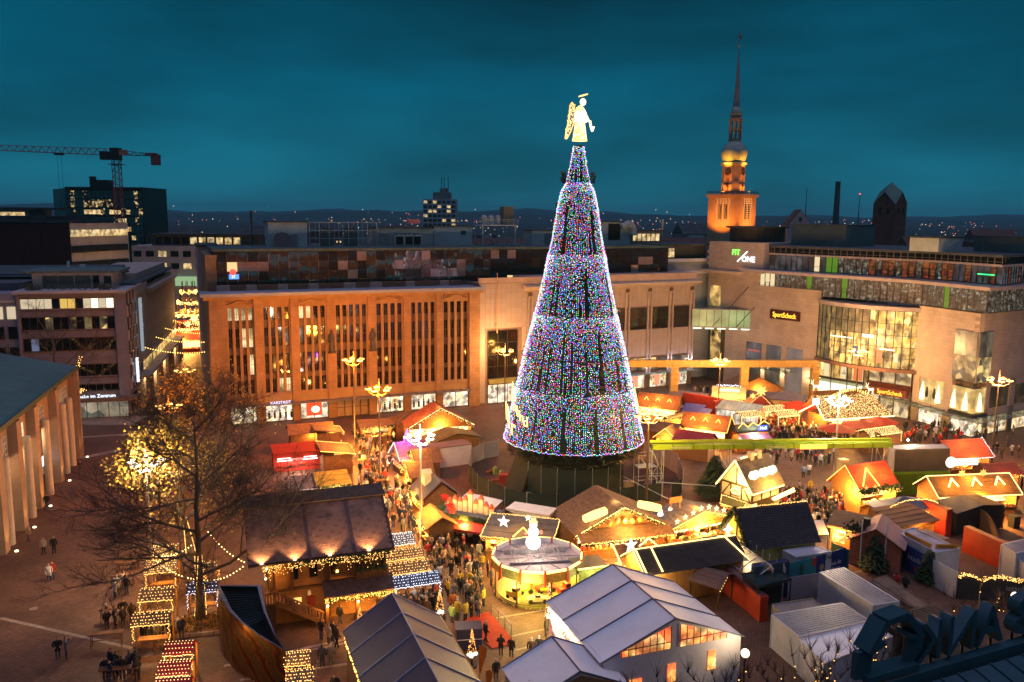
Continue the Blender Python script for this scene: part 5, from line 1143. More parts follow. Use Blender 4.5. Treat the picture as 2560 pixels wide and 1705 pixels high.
tree('bare_tree','reddish bare tree in front of the left end of the stone department store',(520,1150),ZV(*P(520,1150)[:2],905),9.0,14,trunk_h=3.4,r0=.3,limbs=10,leaves=500)
tree('bare_tree','bare tree with amber leaf remnants beside the street lamps',(455,1165),ZV(*P(455,1165)[:2],930),7.0,19,trunk_h=3.2,r0=.26,limbs=9,leaves=900)
tree('bare_tree','bare tree with light-wound limbs in front of the white office block',(150,1095),ZV(*P(150,1095)[:2],765),10,23,trunk_h=3.5,r0=.3,limbs=10,wind=True,sub=4)
tree('bare_tree','thin bare tree behind the pillar at the far left of the office block',(40,1110),ZV(*P(40,1110)[:2],800),5.5,29,trunk_h=3.5,r0=.25,limbs=8,sub=4)
# fir trees
def fir(label,basep,h,r,seed,dec=0,n=650):
    t=thing('fir_tree',label,'fir tree',P(*basep),0,'small fir trees among the stalls'); rg=random.Random(seed); MB().tube((0,0,0),(0,0,h*.95),.09,.02,6).build('trunk',bark,t); m=MB()
    for i in range(n):
        k=1-math.sqrt(rg.random()); z=h*.1+h*.9*k; rr_=r*(1-k)*rg.uniform(.35,1.05); a=rg.uniform(0,6.28); c=Vector((rr_*math.cos(a),rr_*math.sin(a),z)); o_=Vector((math.cos(a),math.sin(a),-.35)); s_=Vector((-math.sin(a),math.cos(a),0))*.16*h/4; L=.42*h/4
        m.face([c-s_,c+s_,c+o_*L],0)
    m.build('crown',green,t); 
    if dec:
        d=MB()
        for i in range(dec):
            k=rg.random(); a=rg.uniform(0,6.28); d.octa((r*(1-k)*1.05*math.cos(a),r*(1-k)*1.05*math.sin(a),h*.1+h*.9*k),.05)
        d.build('light_string',bulbw,t,kind='stuff')
fir('dark fir standing on the open ground right of the tree fence',(1785,1240),5.2,2.3,1,n=1500)
fir('fir beside the glass lift hall and the panelled hut',(1712,1420),3.2,1.1,2)
fir('dark fir in front of the wooden screen at right',(2185,1425),3.6,1.3,3)
fir('dark fir right of the blue city banner',(2318,1455),3.3,1.0,4)
fir('fir in front of the red-roofed stall behind the grey container',(2385,1165),3.0,.8,5)
fir('fir beside the purple-lit sweets stall',(1812,1110),3.6,.8,6)
# ================================================================ market stalls
shing=mat('bitumen_shingle',(.13,.07,.055),.8,.4,2.5,bump=.4,bs=20); shing_b=mat('brown_shingle',(.17,.095,.055),.8,.4,2.5,bump=.4,bs=20); shing_g=mat('grey_shingle',(.13,.115,.12),.8,.35,2,bump=.4,bs=20)
plank_r=mat('plank_roof',(.24,.115,.05),.75,.4,2.5,bump=.3); tarp_g=mat('tarp_grey',(.16,.155,.19),.5,.2,.8); tarp_y=mat('tarp_yellow',(.40,.30,.05),.5,.3,1); redroof=mat('red_tile_roof',(.40,.06,.03),.7,.3,2); darkred=mat('dark_red_cloth',(.28,.02,.025),.7,.2,1); cream=mat('cream_plaster',(.62,.50,.30),.8,.15,1.5); olive=mat('olive_tarp',(.16,.13,.05),.7,.3,1)
gd1=goods('goods_warm',[(1,.62,.18),(1,.42,.07),(.35,.10,.02),(1,.75,.35),(.9,.25,.05)],3.2,2.6,nee=True,lo=.8)
gd2=goods('goods_white',[(1,.74,.32),(1,.58,.18),(.5,.2,.05),(1,.85,.5)],3.0,3.2,nee=True,lo=1.0)
gd3=goods('goods_pink',[(1,.75,.6),(1,.35,.35),(1,.9,.8),(.5,.15,.3)],3.5,2.2,nee=True,lo=.7)
gd4=goods('goods_amber',[(1,.55,.1),(.5,.2,.03),(1,.75,.3),(.15,.06,.02)],2.4,1.5,nee=True,lo=.3)
def slope(mb,a,b,c,d,n,th=.05,m=0):
    a,b,c,d=map(Vector,(a,b,c,d)); nrm=(b-a).cross(d-a).normalized()
    if nrm.z<0: nrm=-nrm
    for i in range(n):
        t0,t1=i/n,min(1,(i+1.12)/n); p0,p1=a.lerp(d,t0),b.lerp(c,t0); q0,q1=a.lerp(d,t1),b.lerp(c,t1)
        lo=nrm*th*1.0; hi=nrm*th*.15
        mb.face([p0+lo,p1+lo,q1+hi,q0+hi],m); mb.face([p0-nrm*.02,p1-nrm*.02,p1+lo,p0+lo],m)
    mb.face([a-nrm*.04,d-nrm*.04,c-nrm*.04,b-nrm*.04],m)
def star_mesh(r,th=.06,m=None,n=5,inner=.42,ring=False):
    pts=[(r*(1 if k%2==0 else inner)*math.sin(pi*k/n),0,r*(1 if k%2==0 else inner)*math.cos(pi*k/n)) for k in range(2*n)]
    b=MB()
    if ring: b.path(pts+[pts[0]],.05,4)
    else: b.ext(pts,(0,th,0))
    return b
def bulbs_on(pts,step,r,jit=0,rg=R,drop=0):
    b=MB()
    for p,q in zip(pts,pts[1:]):
        p,q=Vector(p),Vector(q); n=max(1,int((q-p).length/step))
        for i in range(n):
            c=p.lerp(q,i/n); b.octa((c.x+rg.gauss(0,jit),c.y+rg.gauss(0,jit),c.z+rg.gauss(0,jit)-rg.random()*drop),r)
    return b
STALLG='market stalls on the square'
def hut(label,uvz,ang,w,d,eave=2.5,rise=1.0,ridge='x',roofm=shing_b,wallm=wood,goodm=gd1,edges='f',edge_m=neon,power=500,col=WARM,courses=7,over=.35,front=True,garl=0,carets=0,awn=None,stars=0,sign=None,backlit=False,cat='market stall',name='market_stall',panels=0,base=None,bulbs=False,sides=True):
    c=P(*uvz) if base is None else P(*base); t=thing(name,label,cat,(c.x,c.y,0),rad(ang),STALLG); hw,hd=w/2,d/2
    mb=MB().bx(-hw,hw,hd-.08,hd,0,eave)
    if sides: mb.bx(-hw,-hw+.08,-hd+.0,hd-.08,0,eave).bx(hw-.08,hw,-hd+.0,hd-.08,0,eave)
    if not front: mb.bx(-hw+.08,hw-.08,-hd,-hd+.08,0,eave)
    mb.build('wall',wallm,t)
    if panels:
        pm=MB().bx(-hw/panels+.02,hw/panels-.02,-.05,0,.05,eave-.1).mesh('panel',[woodl])
        for i in range(panels): link('panel',pm,t,loc=(-hw+(i+.5)*w/panels,-hd-.001,0))
    if front:
        MB().bx(-hw+.08,hw-.08,-hd-.05,-hd+.08,0,1.0).build('counter',wallm,t); MB().bx(-hw,hw,-hd-.3,-hd+.3,1.0,1.07).build('counter_top',woodl,t)
        MB().bx(-hw+.08,hw-.08,hd-.5 if d<3 else -hd+1.6,(hd-.5 if d<3 else -hd+1.6)+.06,1.07,eave-.05).build('goods_shelf',goodm,t)
        rg=random.Random(hash(label)%999); g=MB()
        for i in range(int(w*5)): x=rg.uniform(-hw+.2,hw-.2); s=rg.uniform(.06,.14); g.bx(x-s,x+s,-hd-.2,-hd+.1,1.07,1.07+rg.uniform(.1,.35),i%3)
        g.build('goods_display',[mat('goods_red',(.5,.08,.04),.6,.2,3),mat('goods_cream',(.7,.55,.3),.6,.2,3),mat('goods_brown',(.3,.13,.05),.6,.2,3)],t,kind='stuff')
        MB().bx(-hw,hw,-hd-.06,-hd+.06,eave-.4,eave).build('fascia',wallm,t)
    rf=MB(); o=over; E=eave; Rg=eave+rise
    if ridge=='x':
        k=rise/(hd+1e-6)*o
        slope(rf,(-hw-o,-hd-o,E-k),(hw+o,-hd-o,E-k),(hw+o,0,Rg),(-hw-o,0,Rg),courses); slope(rf,(hw+o,hd+o,E-k),(-hw-o,hd+o,E-k),(-hw-o,0,Rg),(hw+o,0,Rg),courses)
        gb=MB(); 
        for s in(-1,1): gb.ext([(s*(hw-.08),-hd,E),(s*(hw-.08),hd,E),(s*(hw-.08),0,Rg-.05)],(s*.06,0,0))
        gb.build('gable',wallm,t)
        fe=[(-hw-o,-hd-o-.05,E-k),(hw+o,-hd-o-.05,E-k)]; L_=[(-hw-o,-hd-o,E-k+.1),(-hw-o,0,Rg+.1),(-hw-o,hd+o,E-k+.1)]; R_=[(hw+o,-hd-o,E-k+.1),(hw+o,0,Rg+.1),(hw+o,hd+o,E-k+.1)]; T_=[(-hw-o,0,Rg+.1),(hw+o,0,Rg+.1)]; B_=[(-hw-o,hd+o,E-k+.1),(hw+o,hd+o,E-k+.1)]
    elif ridge=='y':
        k=rise/(hw+1e-6)*o
        slope(rf,(-hw-o,hd+o,E-k),(-hw-o,-hd-o,E-k),(0,-hd-o,Rg),(0,hd+o,Rg),courses); slope(rf,(hw+o,-hd-o,E-k),(hw+o,hd+o,E-k),(0,hd+o,Rg),(0,-hd-o,Rg),courses)
        gb=MB()
        for y in(-hd,hd-.06): gb.ext([(-hw,y,E),(hw,y,E),(0,y,Rg-.05)],(0,.06,0))
        gb.build('gable',wallm,t)
        fe=[(-hw-o,-hd-o-.05,E-k),(0,-hd-o-.05,Rg),(hw+o,-hd-o-.05,E-k)]; L_=[(-hw-o,-hd-o,E-k+.05),(-hw-o,hd+o,E-k+.05)]; R_=[(hw+o,-hd-o,E-k+.05),(hw+o,hd+o,E-k+.05)]; T_=[(0,-hd-o,Rg+.1),(0,hd+o,Rg+.1)]; B_=[(-hw-o,hd+o,E-k),(0,hd+o,Rg),(hw+o,hd+o,E-k)]
    elif ridge=='hip':
        ap=(0,0,Rg)
        q=[(-hw-o,-hd-o,E),(hw+o,-hd-o,E),(hw+o,hd+o,E),(-hw-o,hd+o,E)]
        for i in range(4): rf.face([q[i],q[(i+1)%4],ap])
        rf.face(q[::-1]); fe=[q[0],q[1]]; L_=[q[0],q[3]]; R_=[q[1],q[2]]; T_=[ap,ap]; B_=[q[2],q[3]]
    else: # shed / flat: low at the front
        slope(rf,(-hw-o,-hd-o,E),(hw+o,-hd-o,E),(hw+o,hd+o,Rg),(-hw-o,hd+o,Rg),courses); fe=[(-hw-o,-hd-o-.05,E),(hw+o,-hd-o-.05,E)]; L_=[(-hw-o,-hd-o,E+.05),(-hw-o,hd+o,Rg+.05)]; R_=[(hw+o,-hd-o,E+.05),(hw+o,hd+o,Rg+.05)]; T_=B_=[(-hw-o,hd+o,Rg+.08),(hw+o,hd+o,Rg+.08)]
    rf.build('roof',roofm,t)
    for ch,pts in (('f',fe),('l',L_),('r',R_),('t',T_),('b',B_)):
        if ch in edges:
            if bulbs: bulbs_on(pts,.16,.05,.02).build('light_string',edge_m,t,kind='stuff')
            else: MB().path(pts,.055,5).build('rope_light',edge_m,t)
    if garl:
        g=bulbs_on(fe,.07,.032,.07,R,.35); g.build('light_string',bulbw,t,kind='stuff')
        if garl>1:
            g=MB()
            for p,q in zip(fe,fe[1:]):
                p,q=Vector(p),Vector(q)
                for i in range(int((q-p).length*22)): c=p.lerp(q,R.random()); g.tetra((c.x,c.y+R.gauss(0,.08),c.z+R.gauss(-.05,.09)),.1)
            g.build('garland',green,t,kind='stuff')
    for i in range(carets):
        x=(i-(carets-1)/2)*w/(carets+.4); y=-hd*.55; z=E+rise*.45+.1; MB().path([(x-.45,y-.1,z-.3),(x,y+.15,z+.35),(x+.45,y-.1,z-.3)],.07,5).build('chevron_light',edge_m,t)
    for i in range(stars):
        x=(i-(stars-1)/2)*w/(stars); f0,f1,=fe[0],fe[-1]; zz_=(E+.55) if len(fe)==2 else E-.1+rise*(1-abs(x)/hw)+.6
        link('star_light',star_mesh(.33).mesh('star_light',[em('star_gold',(1,.8,.4),6)]),t,loc=(x,-hd-over,zz_))
    if awn:
        mb=MB().face([(-hw,-hd-.05,E-.25),(hw,-hd-.05,E-.25),(hw,-hd-1.5,E-.75),(-hw,-hd-1.5,E-.75)]).face([(-hw,-hd-1.5,E-.75),(hw,-hd-1.5,E-.75),(hw,-hd-1.5,E-.95),(-hw,-hd-1.5,E-.95)]); mb.build('awning',awn,t)
    if power and set(edges)&set('flrt'): lamp(t,(0,-hd*.5,E+rise*.55+1.0),power*.11,col,.5); lamp(t,(w*.33,-hd*.9,E+rise*.4+.9),power*.06,col,.4); lamp(t,(-w*.33,-hd*.9,E+rise*.4+.9),power*.06,col,.4)
    if power: lamp(t,(0,-hd+.7 if front else -hd-.6,eave-.45),power,col,.25); 
    if power and front: lamp(t,(0,-hd-.9,eave-.35),power*.55,col,.3)
    if sign:
        txt,m_,sz,zo=sign; text(txt,sz,m_,t,(0,-hd-o-.1,zo),0,.04,'sign_lettering')
    return t
B_=[]  # ---- left alley row
hut('brown plank-roofed stall at the back left of the alley',(775,1066,3),20,5.6,3.4,2.6,.9,'x',plank_r,wood,edges='',power=150,front=False)
hut('small shingled stall with a glowing L-shaped roof edge, left side of the alley',(818,1073,2.9),110,3.0,3.2,2.7,.6,'shed',shing_b,wood,gd4,'fr',power=900,garl=1)
hut('long stall with warm lit edge facing the alley, beside the red containers',(838,1122,2.8),110,4.4,3.6,2.6,.7,'shed',plank_r,wood,gd4,'frl',power=1100,garl=2)
# red container kitchen with fluorescent tubes
t=thing('kitchen_container','red food container with white tube lamps under its open side, left of the alley','food stall',P(742,1175),rad(20),STALLG); MB().bx(-2.9,2.9,-.2,2.4,0,2.6).build('wall',mat('container_red',(.42,.03,.015),.5,.2,1),t); MB().bx(-3,3,-2.1,-.1,2.2,2.9).build('upper_box',MATS['container_red'],t); MB().bx(-3,3,-2.2,2.5,2.9,2.96).build('roof',MATS['container_red'],t)
for x in(-1.6,1.5): MB().tube((x-.9,-1.9,1.9),(x+.9,-1.9,1.9),.07).build('tube_lamp',em('cool_tube',(1,.92,.85),22),t)
for x in(-1.7,1.5): MB().tube((x-.8,-2.25,2.3),(x+.8,-2.25,2.3),.05).build('tube_lamp',MATS['cool_tube'],t)
lamp(t,(0,-1.6,1.7),700,(1,.85,.75),.3); f=MB()
for i in range(8): f.bx(-3+i*.86-.03,-3+i*.86+.03,-2.26,-2.2,0,2.3)
f.bx(-3,3,-2.26,-2.2,1.1,1.16); f.build('rail_grid',dark,t)
hut('stall with yellow tarpaulin roof and lit garland beside the wooden lodge',(830,1196,2.7),20,3.2,3.4,2.5,.5,'shed',tarp_y,wood,gd2,'',power=700,garl=2,courses=3,col=(1,.75,.25))
hut('stall with grey tarpaulin lean-to roof left of the yellow one',(768,1206,2.5),20,2.4,3.2,2.3,.5,'shed',tarp_g,wood,gd1,'',power=250,courses=2,col=(1,.6,.5))
# ---- timber lodge, two storeys
LG=Fr(*P(680,1576)[:2],20)
lg=thing('timber_lodge','big two-storey timber lodge with shingled roof, balcony and outdoor stair','lodge',(LG.x,LG.y,0),LG.a)
lw_=brick('log_boards',(.24,.11,.045),(.28,.13,.05),(.08,.035,.015),1,3.2,.19,.012,rot=(pi/2,0,0),bump=.5,v=.3,ns=.8)
Wl,Dl=9.2,8.4
MB().bx(.0,Wl,.9,Dl,2.9,5.7).bx(.0,4.4,.9,1.1,0,2.7).bx(0,.2,1.1,Dl,0,2.7).bx(Wl-.2,Wl,3,Dl,0,2.7).bx(4.4,Wl,3.0,3.2,0,2.7).build('wall',lw_,lg)
MB().bx(-.1,Wl+.1,.75,Dl,2.7,2.9).build('floor_beam',woodd,lg)
for x in(0,1.6,4.4,6.7,9.0): MB().bx(x,x+.25,.7,.95,0 if x in(4.4,6.7,9.0) else 2.9,5.6).build('post',woodd,lg)
MB().bx(4.4,Wl,.6,3,.0,.12).build('porch_floor',woodl,lg)
rf=MB(); slope(rf,(-1.6,-.3,5.5),(Wl+.6,-.3,5.5),(Wl+.6,4.6,8.6),(-1.6,4.6,8.6),22,.06); slope(rf,(Wl+.6,Dl+.8,6.1),(-1.6,Dl+.8,6.1),(-1.6,4.6,8.6),(Wl+.6,4.6,8.6),14,.06); rf.build('roof',shing,lg)
sh=mat('lodge_shingle',(.52,.23,.12),.65,.5,1.2,bump=.3); sh2=mat('lodge_shingle_b',(.36,.17,.10),.65,.5,1.2,bump=.3); sm=MB().ext([(-.17,0,0),(.17,0,0),(.17,.42,.0),(-.17,.42,.0)],(0,0,.035)).mesh('shingle',[sh]); Ms=[]; rr=random.Random(2)
sl=math.atan2(3.1,4.9)
for j in range(22):
    for i in range(31):
        t_=(j+.3)/22; x=-1.4+i*.36+(.18 if j%2 else 0)
        if x>Wl+.35: continue
        Ms.append((0 if (6>x>1.5 or x>6) and j<14 else 1,Matrix.Translation((x,-.34+4.9*t_,5.63+3.1*t_))@Matrix.Rotation(sl-.03,4,'X')@Matrix.Rotation(rr.uniform(-.02,.02),4,'Z')))
Ms.sort(key=lambda k:k[0]); pieces('shingle',sm,[m for _,m in Ms],lg,300,mats=lambda i:sh if (i*31)%5 else sh2)
MB().ext([(-1.7,4.1,8.75),(Wl+.7,4.1,8.75),(Wl+.7,5.4,9.35),(-1.7,5.4,9.35)],(0,.1,-.14)).build('ridge_vent',shing_b,lg)
for x in(2.9,6.4): MB().ext([(x,-.34,5.62),(x+.28,-.34,5.62),(x+.28,4.5,8.72),(x,4.5,8.72)],(0,0,.12)).build('roof_rib',mat('rib_brown',(.12,.06,.05),.6,.2,2),lg)
for x in(-.6,1.9,4.6,7.7):
    MB().bx(x-.12,x+.12,-.25,-.05,5.62,5.78).build('roof_floodlight',em('roof_flood',(1,.75,.45),20),lg); spot(lg,(x,-.7,5.9),420,(x,2.2,7.3),(1,.66,.35),100)
g=MB(); rr=random.Random(6)
for i in range(420): x=rr.uniform(-.6,Wl+.5); g.octa((x,-.35+rr.gauss(0,.03),5.45-abs(rr.gauss(0,.35))),.028)
g.build('icicle_lights',bulbw,lg,kind='stuff'); g=MB()
for i in range(500): x=rr.uniform(2,Wl+.4); g.tetra((x,-.28+rr.gauss(0,.08),5.35+rr.gauss(0,.13)),.09)
g.build('garland',green,lg,kind='stuff')
for x in(1.9,3.4,5.1): MB().bx(x-.3,x+.3,.8,.9,3.6,4.7).build('window',[pane_k],lg)
MB().bx(6.7,9.2,.3,.9,2.9,3.0).build('balcony_floor',woodd,lg); bb=MB()
for i in range(13): bb.bx(6.75+i*.2,6.88+i*.2,.3,.36,3.0,3.85)
bb.bx(6.7,9.25,.27,.4,3.85,3.95); bb.build('balcony_rail',wood,lg); g=MB()
for i in range(160): g.tetra((rr.uniform(6.7,9.2),.28+rr.gauss(0,.05),3.95+rr.gauss(0,.1)),.09)
g.build('balcony_garland',green,lg,kind='stuff')
rf=MB(); slope(rf,(4.0,-1.1,2.5),(Wl+.5,-1.1,2.5),(Wl+.5,.7,3.2),(4.0,.7,3.2),8,.05); rf.build('porch_roof',shing,lg); g=MB()
for i in range(220): x=rr.uniform(4.0,Wl+.5); g.octa((x,-1.15+rr.gauss(0,.03),2.45-abs(rr.gauss(0,.2))),.028)
g.build('porch_lights',em('yellow_bulb',(1,.72,.12),12),lg,kind='stuff')
for x in(4.2,6.6,9.2):
    MB().bx(x-.13,x+.13,-1.0,-.75,0,2.5).build('porch_post',wood,lg); MB().ball((x,-1.15,1.9),.11).build('lantern',em('lantern',(1,.72,.35),30),lg); lamp(lg,(x,-1.4,1.9),60,WARM,.1)
MB().ball((-.2,.55,4.9),.1).build('lantern',MATS['lantern'],lg); MB().ball((-.3,.5,4.1),.1).build('lantern',MATS['lantern'],lg); lamp(lg,(-.3,.1,4.6),70,WARM,.1); lamp(lg,(7,1.6,2.3),160,WARM,.2)
st=MB()
for i in range(12): st.bx(.4+i*.33,.75+i*.33,-.7,.6,2.55-i*.21,2.62-i*.21)
st.bar((.3,-.75,2.6),(4.3,-.75,.1),.1,.35); st.build('stair',wood,lg); bb=MB()
for i in range(18): x=.3+i*.235; z=2.6-i*.148; bb.bx(x-.05,x+.05,-.8,-.74,z+.05,z+.9)
bb.bar((.2,-.77,3.55),(4.4,-.77,.95),.12,.1).bx(-2.2,.3,-.8,-.74,3.4,3.5)
for i in range(12): bb.bx(-2.2+i*.21,-2.1+i*.21,-.8,-.74,2.6,3.4)
bb.build('stair_rail',wood,lg); MB().bx(-2.2,.3,-.8,.9,2.45,2.6).build('landing',wood,lg); MB().bx(-2.2,.3,-.7,.8,0,2.45).build('stair_base',woodd,lg)
for x,m_ in((2.1,em('lodge_lit',(1,.55,.15),1.6)),(3.2,mat('red_frame_pane',(.2,.03,.02),.3,.2,1))): MB().bx(x-.3,x+.3,.82,.9,1.1,2.0).build('window',m_,lg)
MB().bx(2.9,3.15,.8,.88,2.1,2.5).bx(-1.4,-1.15,-.8,-.72,1.2,1.6).build('notice',whitep,lg)
# ---- roofs wrapped in fairy lights over standing tables
warm_r=bulbw; cool_r=bulbc; cnt=[0]
def light_roof(label,uv,z,ang,w,d,m,rise=.5,tent=mat('slat_roof',(.28,.17,.09),.8,.3,3),dens=9,name='lit_canopy',double=True,r=.036,grid=False):
    c=P(*uv,z); t=thing(name,label,'canopy',(c.x,c.y,0),rad(ang),'small canopies covered in fairy lights'); hw,hd=w/2,d/2
    for x in(-hw+.1,hw-.1):
        for y in(-hd+.1,hd-.1): MB().bx(x-.06,x+.06,y-.06,y+.06,0,z).build('post',woodl,t)
    rf=MB(); slope(rf,(-hw,-hd,z-.1),(hw,-hd,z-.1),(hw,0,z+rise),(-hw,0,z+rise),3,.03); slope(rf,(hw,hd,z-.1),(-hw,hd,z-.1),(-hw,0,z+rise),(hw,0,z+rise),3,.03); rf.build('roof',tent,t)
    b=MB(); rg=random.Random(hash(label)%777)
    nx,ny=int(w*dens*.55),max(3,int(hd*dens*.55))
    for sgn in(-1,1):
        for j in range(ny):
            for i in range(nx):
                x=-hw+w*(i+(.5 if j%2 else 0))/nx+(0 if grid else rg.gauss(0,.05)); f=(j+.3)/ny; 
                b.octa((x,sgn*hd*(1-f)+(0 if grid else rg.gauss(0,.03)),z-.1+(rise+.1)*f+.07),r)
    for i in range(int(w*12)): b.octa((-hw+w*i/int(w*12),-hd-.03,z-.14+rg.gauss(0,.03)),r)
    for x in(-hw+.1,hw-.1):
        for i in range(10): b.octa((x+rg.gauss(0,.05),-hd,z-.2-i*.13),r)
    b.build('light_net',m,t,kind='stuff'); MB().bx(-hw+.25,hw-.25,-.35,.35,1.0,1.07).bx(-.1,.1,-.1,.1,0,1.0).build('table',woodl,t)
    lamp(t,(0,0,z-.3),45 if m is cool_r else 70,(.9,.85,1) if m is cool_r else WARM,.4)
    return t
slate=mat('slate_canopy',(.085,.085,.13),.7,.3,2)
light_roof('small canopy with blue-white lights right behind the lodge ridge',(938,1290),2.6,20,1.7,1.9,cool_r,tent=slate)
light_roof('cool white lit double canopy, rearmost of the four beside the lodge',(985,1348),2.6,20,3.6,2.4,em('soft_white_bulb',(1,.85,.75),9),tent=slate)
light_roof('warm lit canopy, second from the back of the four beside the lodge',(1005,1385),2.6,20,3.7,1.8,warm_r)
light_roof('warm lit canopy with orange end, third from the back beside the lodge',(1018,1418),2.6,20,3.8,1.8,warm_r)
light_roof('blue-white lit canopy, front one of the four beside the lodge',(1040,1449),2.6,20,3.9,1.7,cool_r,tent=slate)
light_roof('warm lit canopy at the left trunk, rear of the pair behind the lamp',(414,1376),2.6,14,2.1,1.9,warm_r)
light_roof('warm lit canopy at the left trunk, front of the pair behind the lamp',(406,1414),2.6,14,2.5,2.4,warm_r)
light_roof('small warm lit canopy behind the light-wound trunk',(530,1416),2.5,14,1.2,1.3,warm_r)
light_roof('blue-white lit canopy wrapped around the light-wound trunk',(508,1468),2.5,14,2.4,1.5,em('lilac_bulb',(.85,.8,1),9),tent=slate)
light_roof('warm lit plank canopy left of the tree bed, rear part',(395,1484),2.6,12,2.6,2.0,warm_r,dens=8)
light_roof('warm lit plank canopy left of the tree bed, front part',(382,1545),2.6,12,2.7,1.7,warm_r,dens=9)
redc=mat('red_canopy_cloth',(.42,.03,.02),.7,.2,2); orb=em('orange_bulb',(1,.62,.22),11)
light_roof('red canopy with neat rows of orange bulbs, rear of three at the bottom left',(452,1620),2.5,8,2.0,1.5,orb,tent=redc,dens=9,grid=True)
light_roof('red canopy with neat rows of orange bulbs, middle of three at the bottom left',(440,1668),2.5,8,2.1,1.7,orb,tent=redc,dens=9,grid=True)
light_roof('red canopy with neat rows of orange bulbs, front one cut by the frame',(438,1712),2.5,8,2.2,1.3,orb,tent=redc,dens=9,grid=True)
light_roof('densely lit warm canopy beside the curved metal shell',(745,1645),2.3,12,1.7,1.5,warm_r,dens=12); light_roof('densely lit warm canopy at the bottom edge beside the metal shell',(752,1690),2.3,12,1.8,1.4,warm_r,dens=12)
light_roof('yellow-white lit canopy left of the red umbrellas',(1930,1022),2.8,20,4.2,2.4,em('glare_bulb',(1,.64,.22),9),dens=9,r=.06); light_roof('yellow-white lit canopy just before the lit gable stall',(1960,1034),2.8,20,4.0,2.4,MATS['glare_bulb'],dens=9,r=.06)
light_roof('yellow-white lit canopy beside the white glass pavilion',(1868,1036),2.8,20,3.6,2.2,MATS['glare_bulb'],dens=9,r=.06); light_roof('long lit canopy in front of the red umbrellas near the mall',(2198,1078),2.8,24,6.0,2.6,MATS['glare_bulb'],dens=9,r=.055)
# ---- stalls behind / left of the tree
hut('low stall with looped lights on its roof under the alley lamp',(938,1055,2.8),20,4.2,2.6,2.5,.4,'shed',shing_b,wood,gd4,'',power=500,garl=2)
hut('dark tent-roofed hut between the alley and the lit gable stall',(1018,1045,2.8),20,4.2,4.0,2.6,1.2,'hip',mat('dark_tent',(.09,.05,.025),.7,.3,2),wood,edges='',power=80,front=False)
hut('large brightly lit gable stall with dark red roof in front of the annex corner',(1093,1052,3.1),18,9.0,4.2,3.0,2.5,'y',mat('red_shingle',(.20,.055,.03),.75,.3,2),wood,gd2,'f',edge_m=em('gable_glow',(1,.68,.28),12),power=1600,garl=2,stars=0,courses=6)
hut('olive tarpaulin hut behind the white cabin left of the tree',(1130,1086,2.7),28,6.6,3.4,2.5,.8,'y',olive,mat('ochre_board',(.30,.16,.04),.7,.2,1),edges='',power=0,front=False,courses=4)
wc=thing('white_cabin','white site cabin with brown roof behind the purple pyramid stall','cabin',P(1127,1165),rad(28),'white site cabins'); MB().bx(-2.9,2.9,-.2,2.3,0,2.6).build('wall',whitep,wc); MB().bx(-2.95,2.95,-.25,2.35,2.6,2.72).build('roof',mat('cabin_roof',(.22,.15,.14),.6,.2,1),wc); MB().bx(-2.94,-2.9,.2,1.4,1.2,2.0).build('window',em('cabin_lit',(1,.92,.75),3),wc)
t=hut('pyramid-roofed stall with purple-lit tree ornament and pink neon edge',(1022,1128,2.6),-62,3.6,3.2,2.4,1.6,'y',mat('purple_cloth',(.14,.06,.22),.6,.2,1),woodd,gd3,'fl',edge_m=em('pink_neon',(1,.66,.45),9),power=500,col=(1,.5,.45))
m=MB()
for i in range(260):
    k=R.random(); a=R.random()*6.28; m.octa((.75*(1-k)*math.cos(a),-.2+.75*(1-k)*math.sin(a),3.3+2.2*k),.05)
m.build('tree_ornament',em('violet_bulb',(.62,.12,1),9),t,kind='stuff'); lamp(t,(0,-.6,5.2),260,(.55,.1,1),.3)
hut('small stall with neon zigzag gable behind the lamp in the alley',(1062,1140,2.6),-66,3.0,3.0,2.4,1.2,'y',shing_b,wood,gd2,'f',power=900,garl=2,carets=0)
hut('narrow stall with a steep neon gable on the right side of the alley',(1046,1172,2.6),-66,2.6,2.6,2.4,1.2,'y',plank_r,wood,gd2,'fl',power=900,garl=2)
t=hut('grey-roofed stall with small dormer, right side of the alley',(1086,1218,2.8),-66,4.0,3.8,2.6,1.5,'x',shing_g,wood,gd2,'',power=900,garl=2,courses=8)
MB().bx(-.5,.5,-1.3,-.5,3.3,4.6).ext([(-.6,-1.4,4.6),(.6,-1.4,4.6),(0,-1.4,5.0)],(0,1,0)).build('dormer',cream,t); g=MB()
for i in range(40): g.octa((R.gauss(0,.22),-1.38,3.95+R.gauss(0,.2)),.04)
g.build('dormer_lights',bulbw,t,kind='stuff')
hut('open stall with orange awning and hanging red stars on the right of the alley',(1090,1290,2.7),-68,3.6,2.6,2.5,.8,'x',mat('orange_cloth',(.45,.2,.04),.7,.2,1),woodd,gd1,'f',bulbs=True,edge_m=bulbw,power=800,garl=2)
for i,(u,v) in enumerate(((1112,1242),(1120,1252),(1124,1264),(1130,1276))):
    c=P(u,v,3.4); link('poinsettia_ornament',star_mesh(.5,.15).mesh('poinsettia_ornament',[mat('poinsettia',(.55,.02,.02),.6,.2,3)]),None,loc=c,label=['red star flower on the stall roof edge, uppermost of four','red star flower on the stall roof edge, second of four','red star flower on the stall roof edge, third of four','red star flower on the stall roof edge, lowest of four'][i],category='ornament',group='red star flowers')
t=hut('stall with model gabled houses on its dark roof and a dark red awning',(1188,1276,2.8),-24,6.0,3.2,2.6,.7,'x',mat('navy_roof',(.075,.07,.08),.7,.3,1.5),woodd,gd1,'',power=900,garl=0,awn=darkred,courses=5)
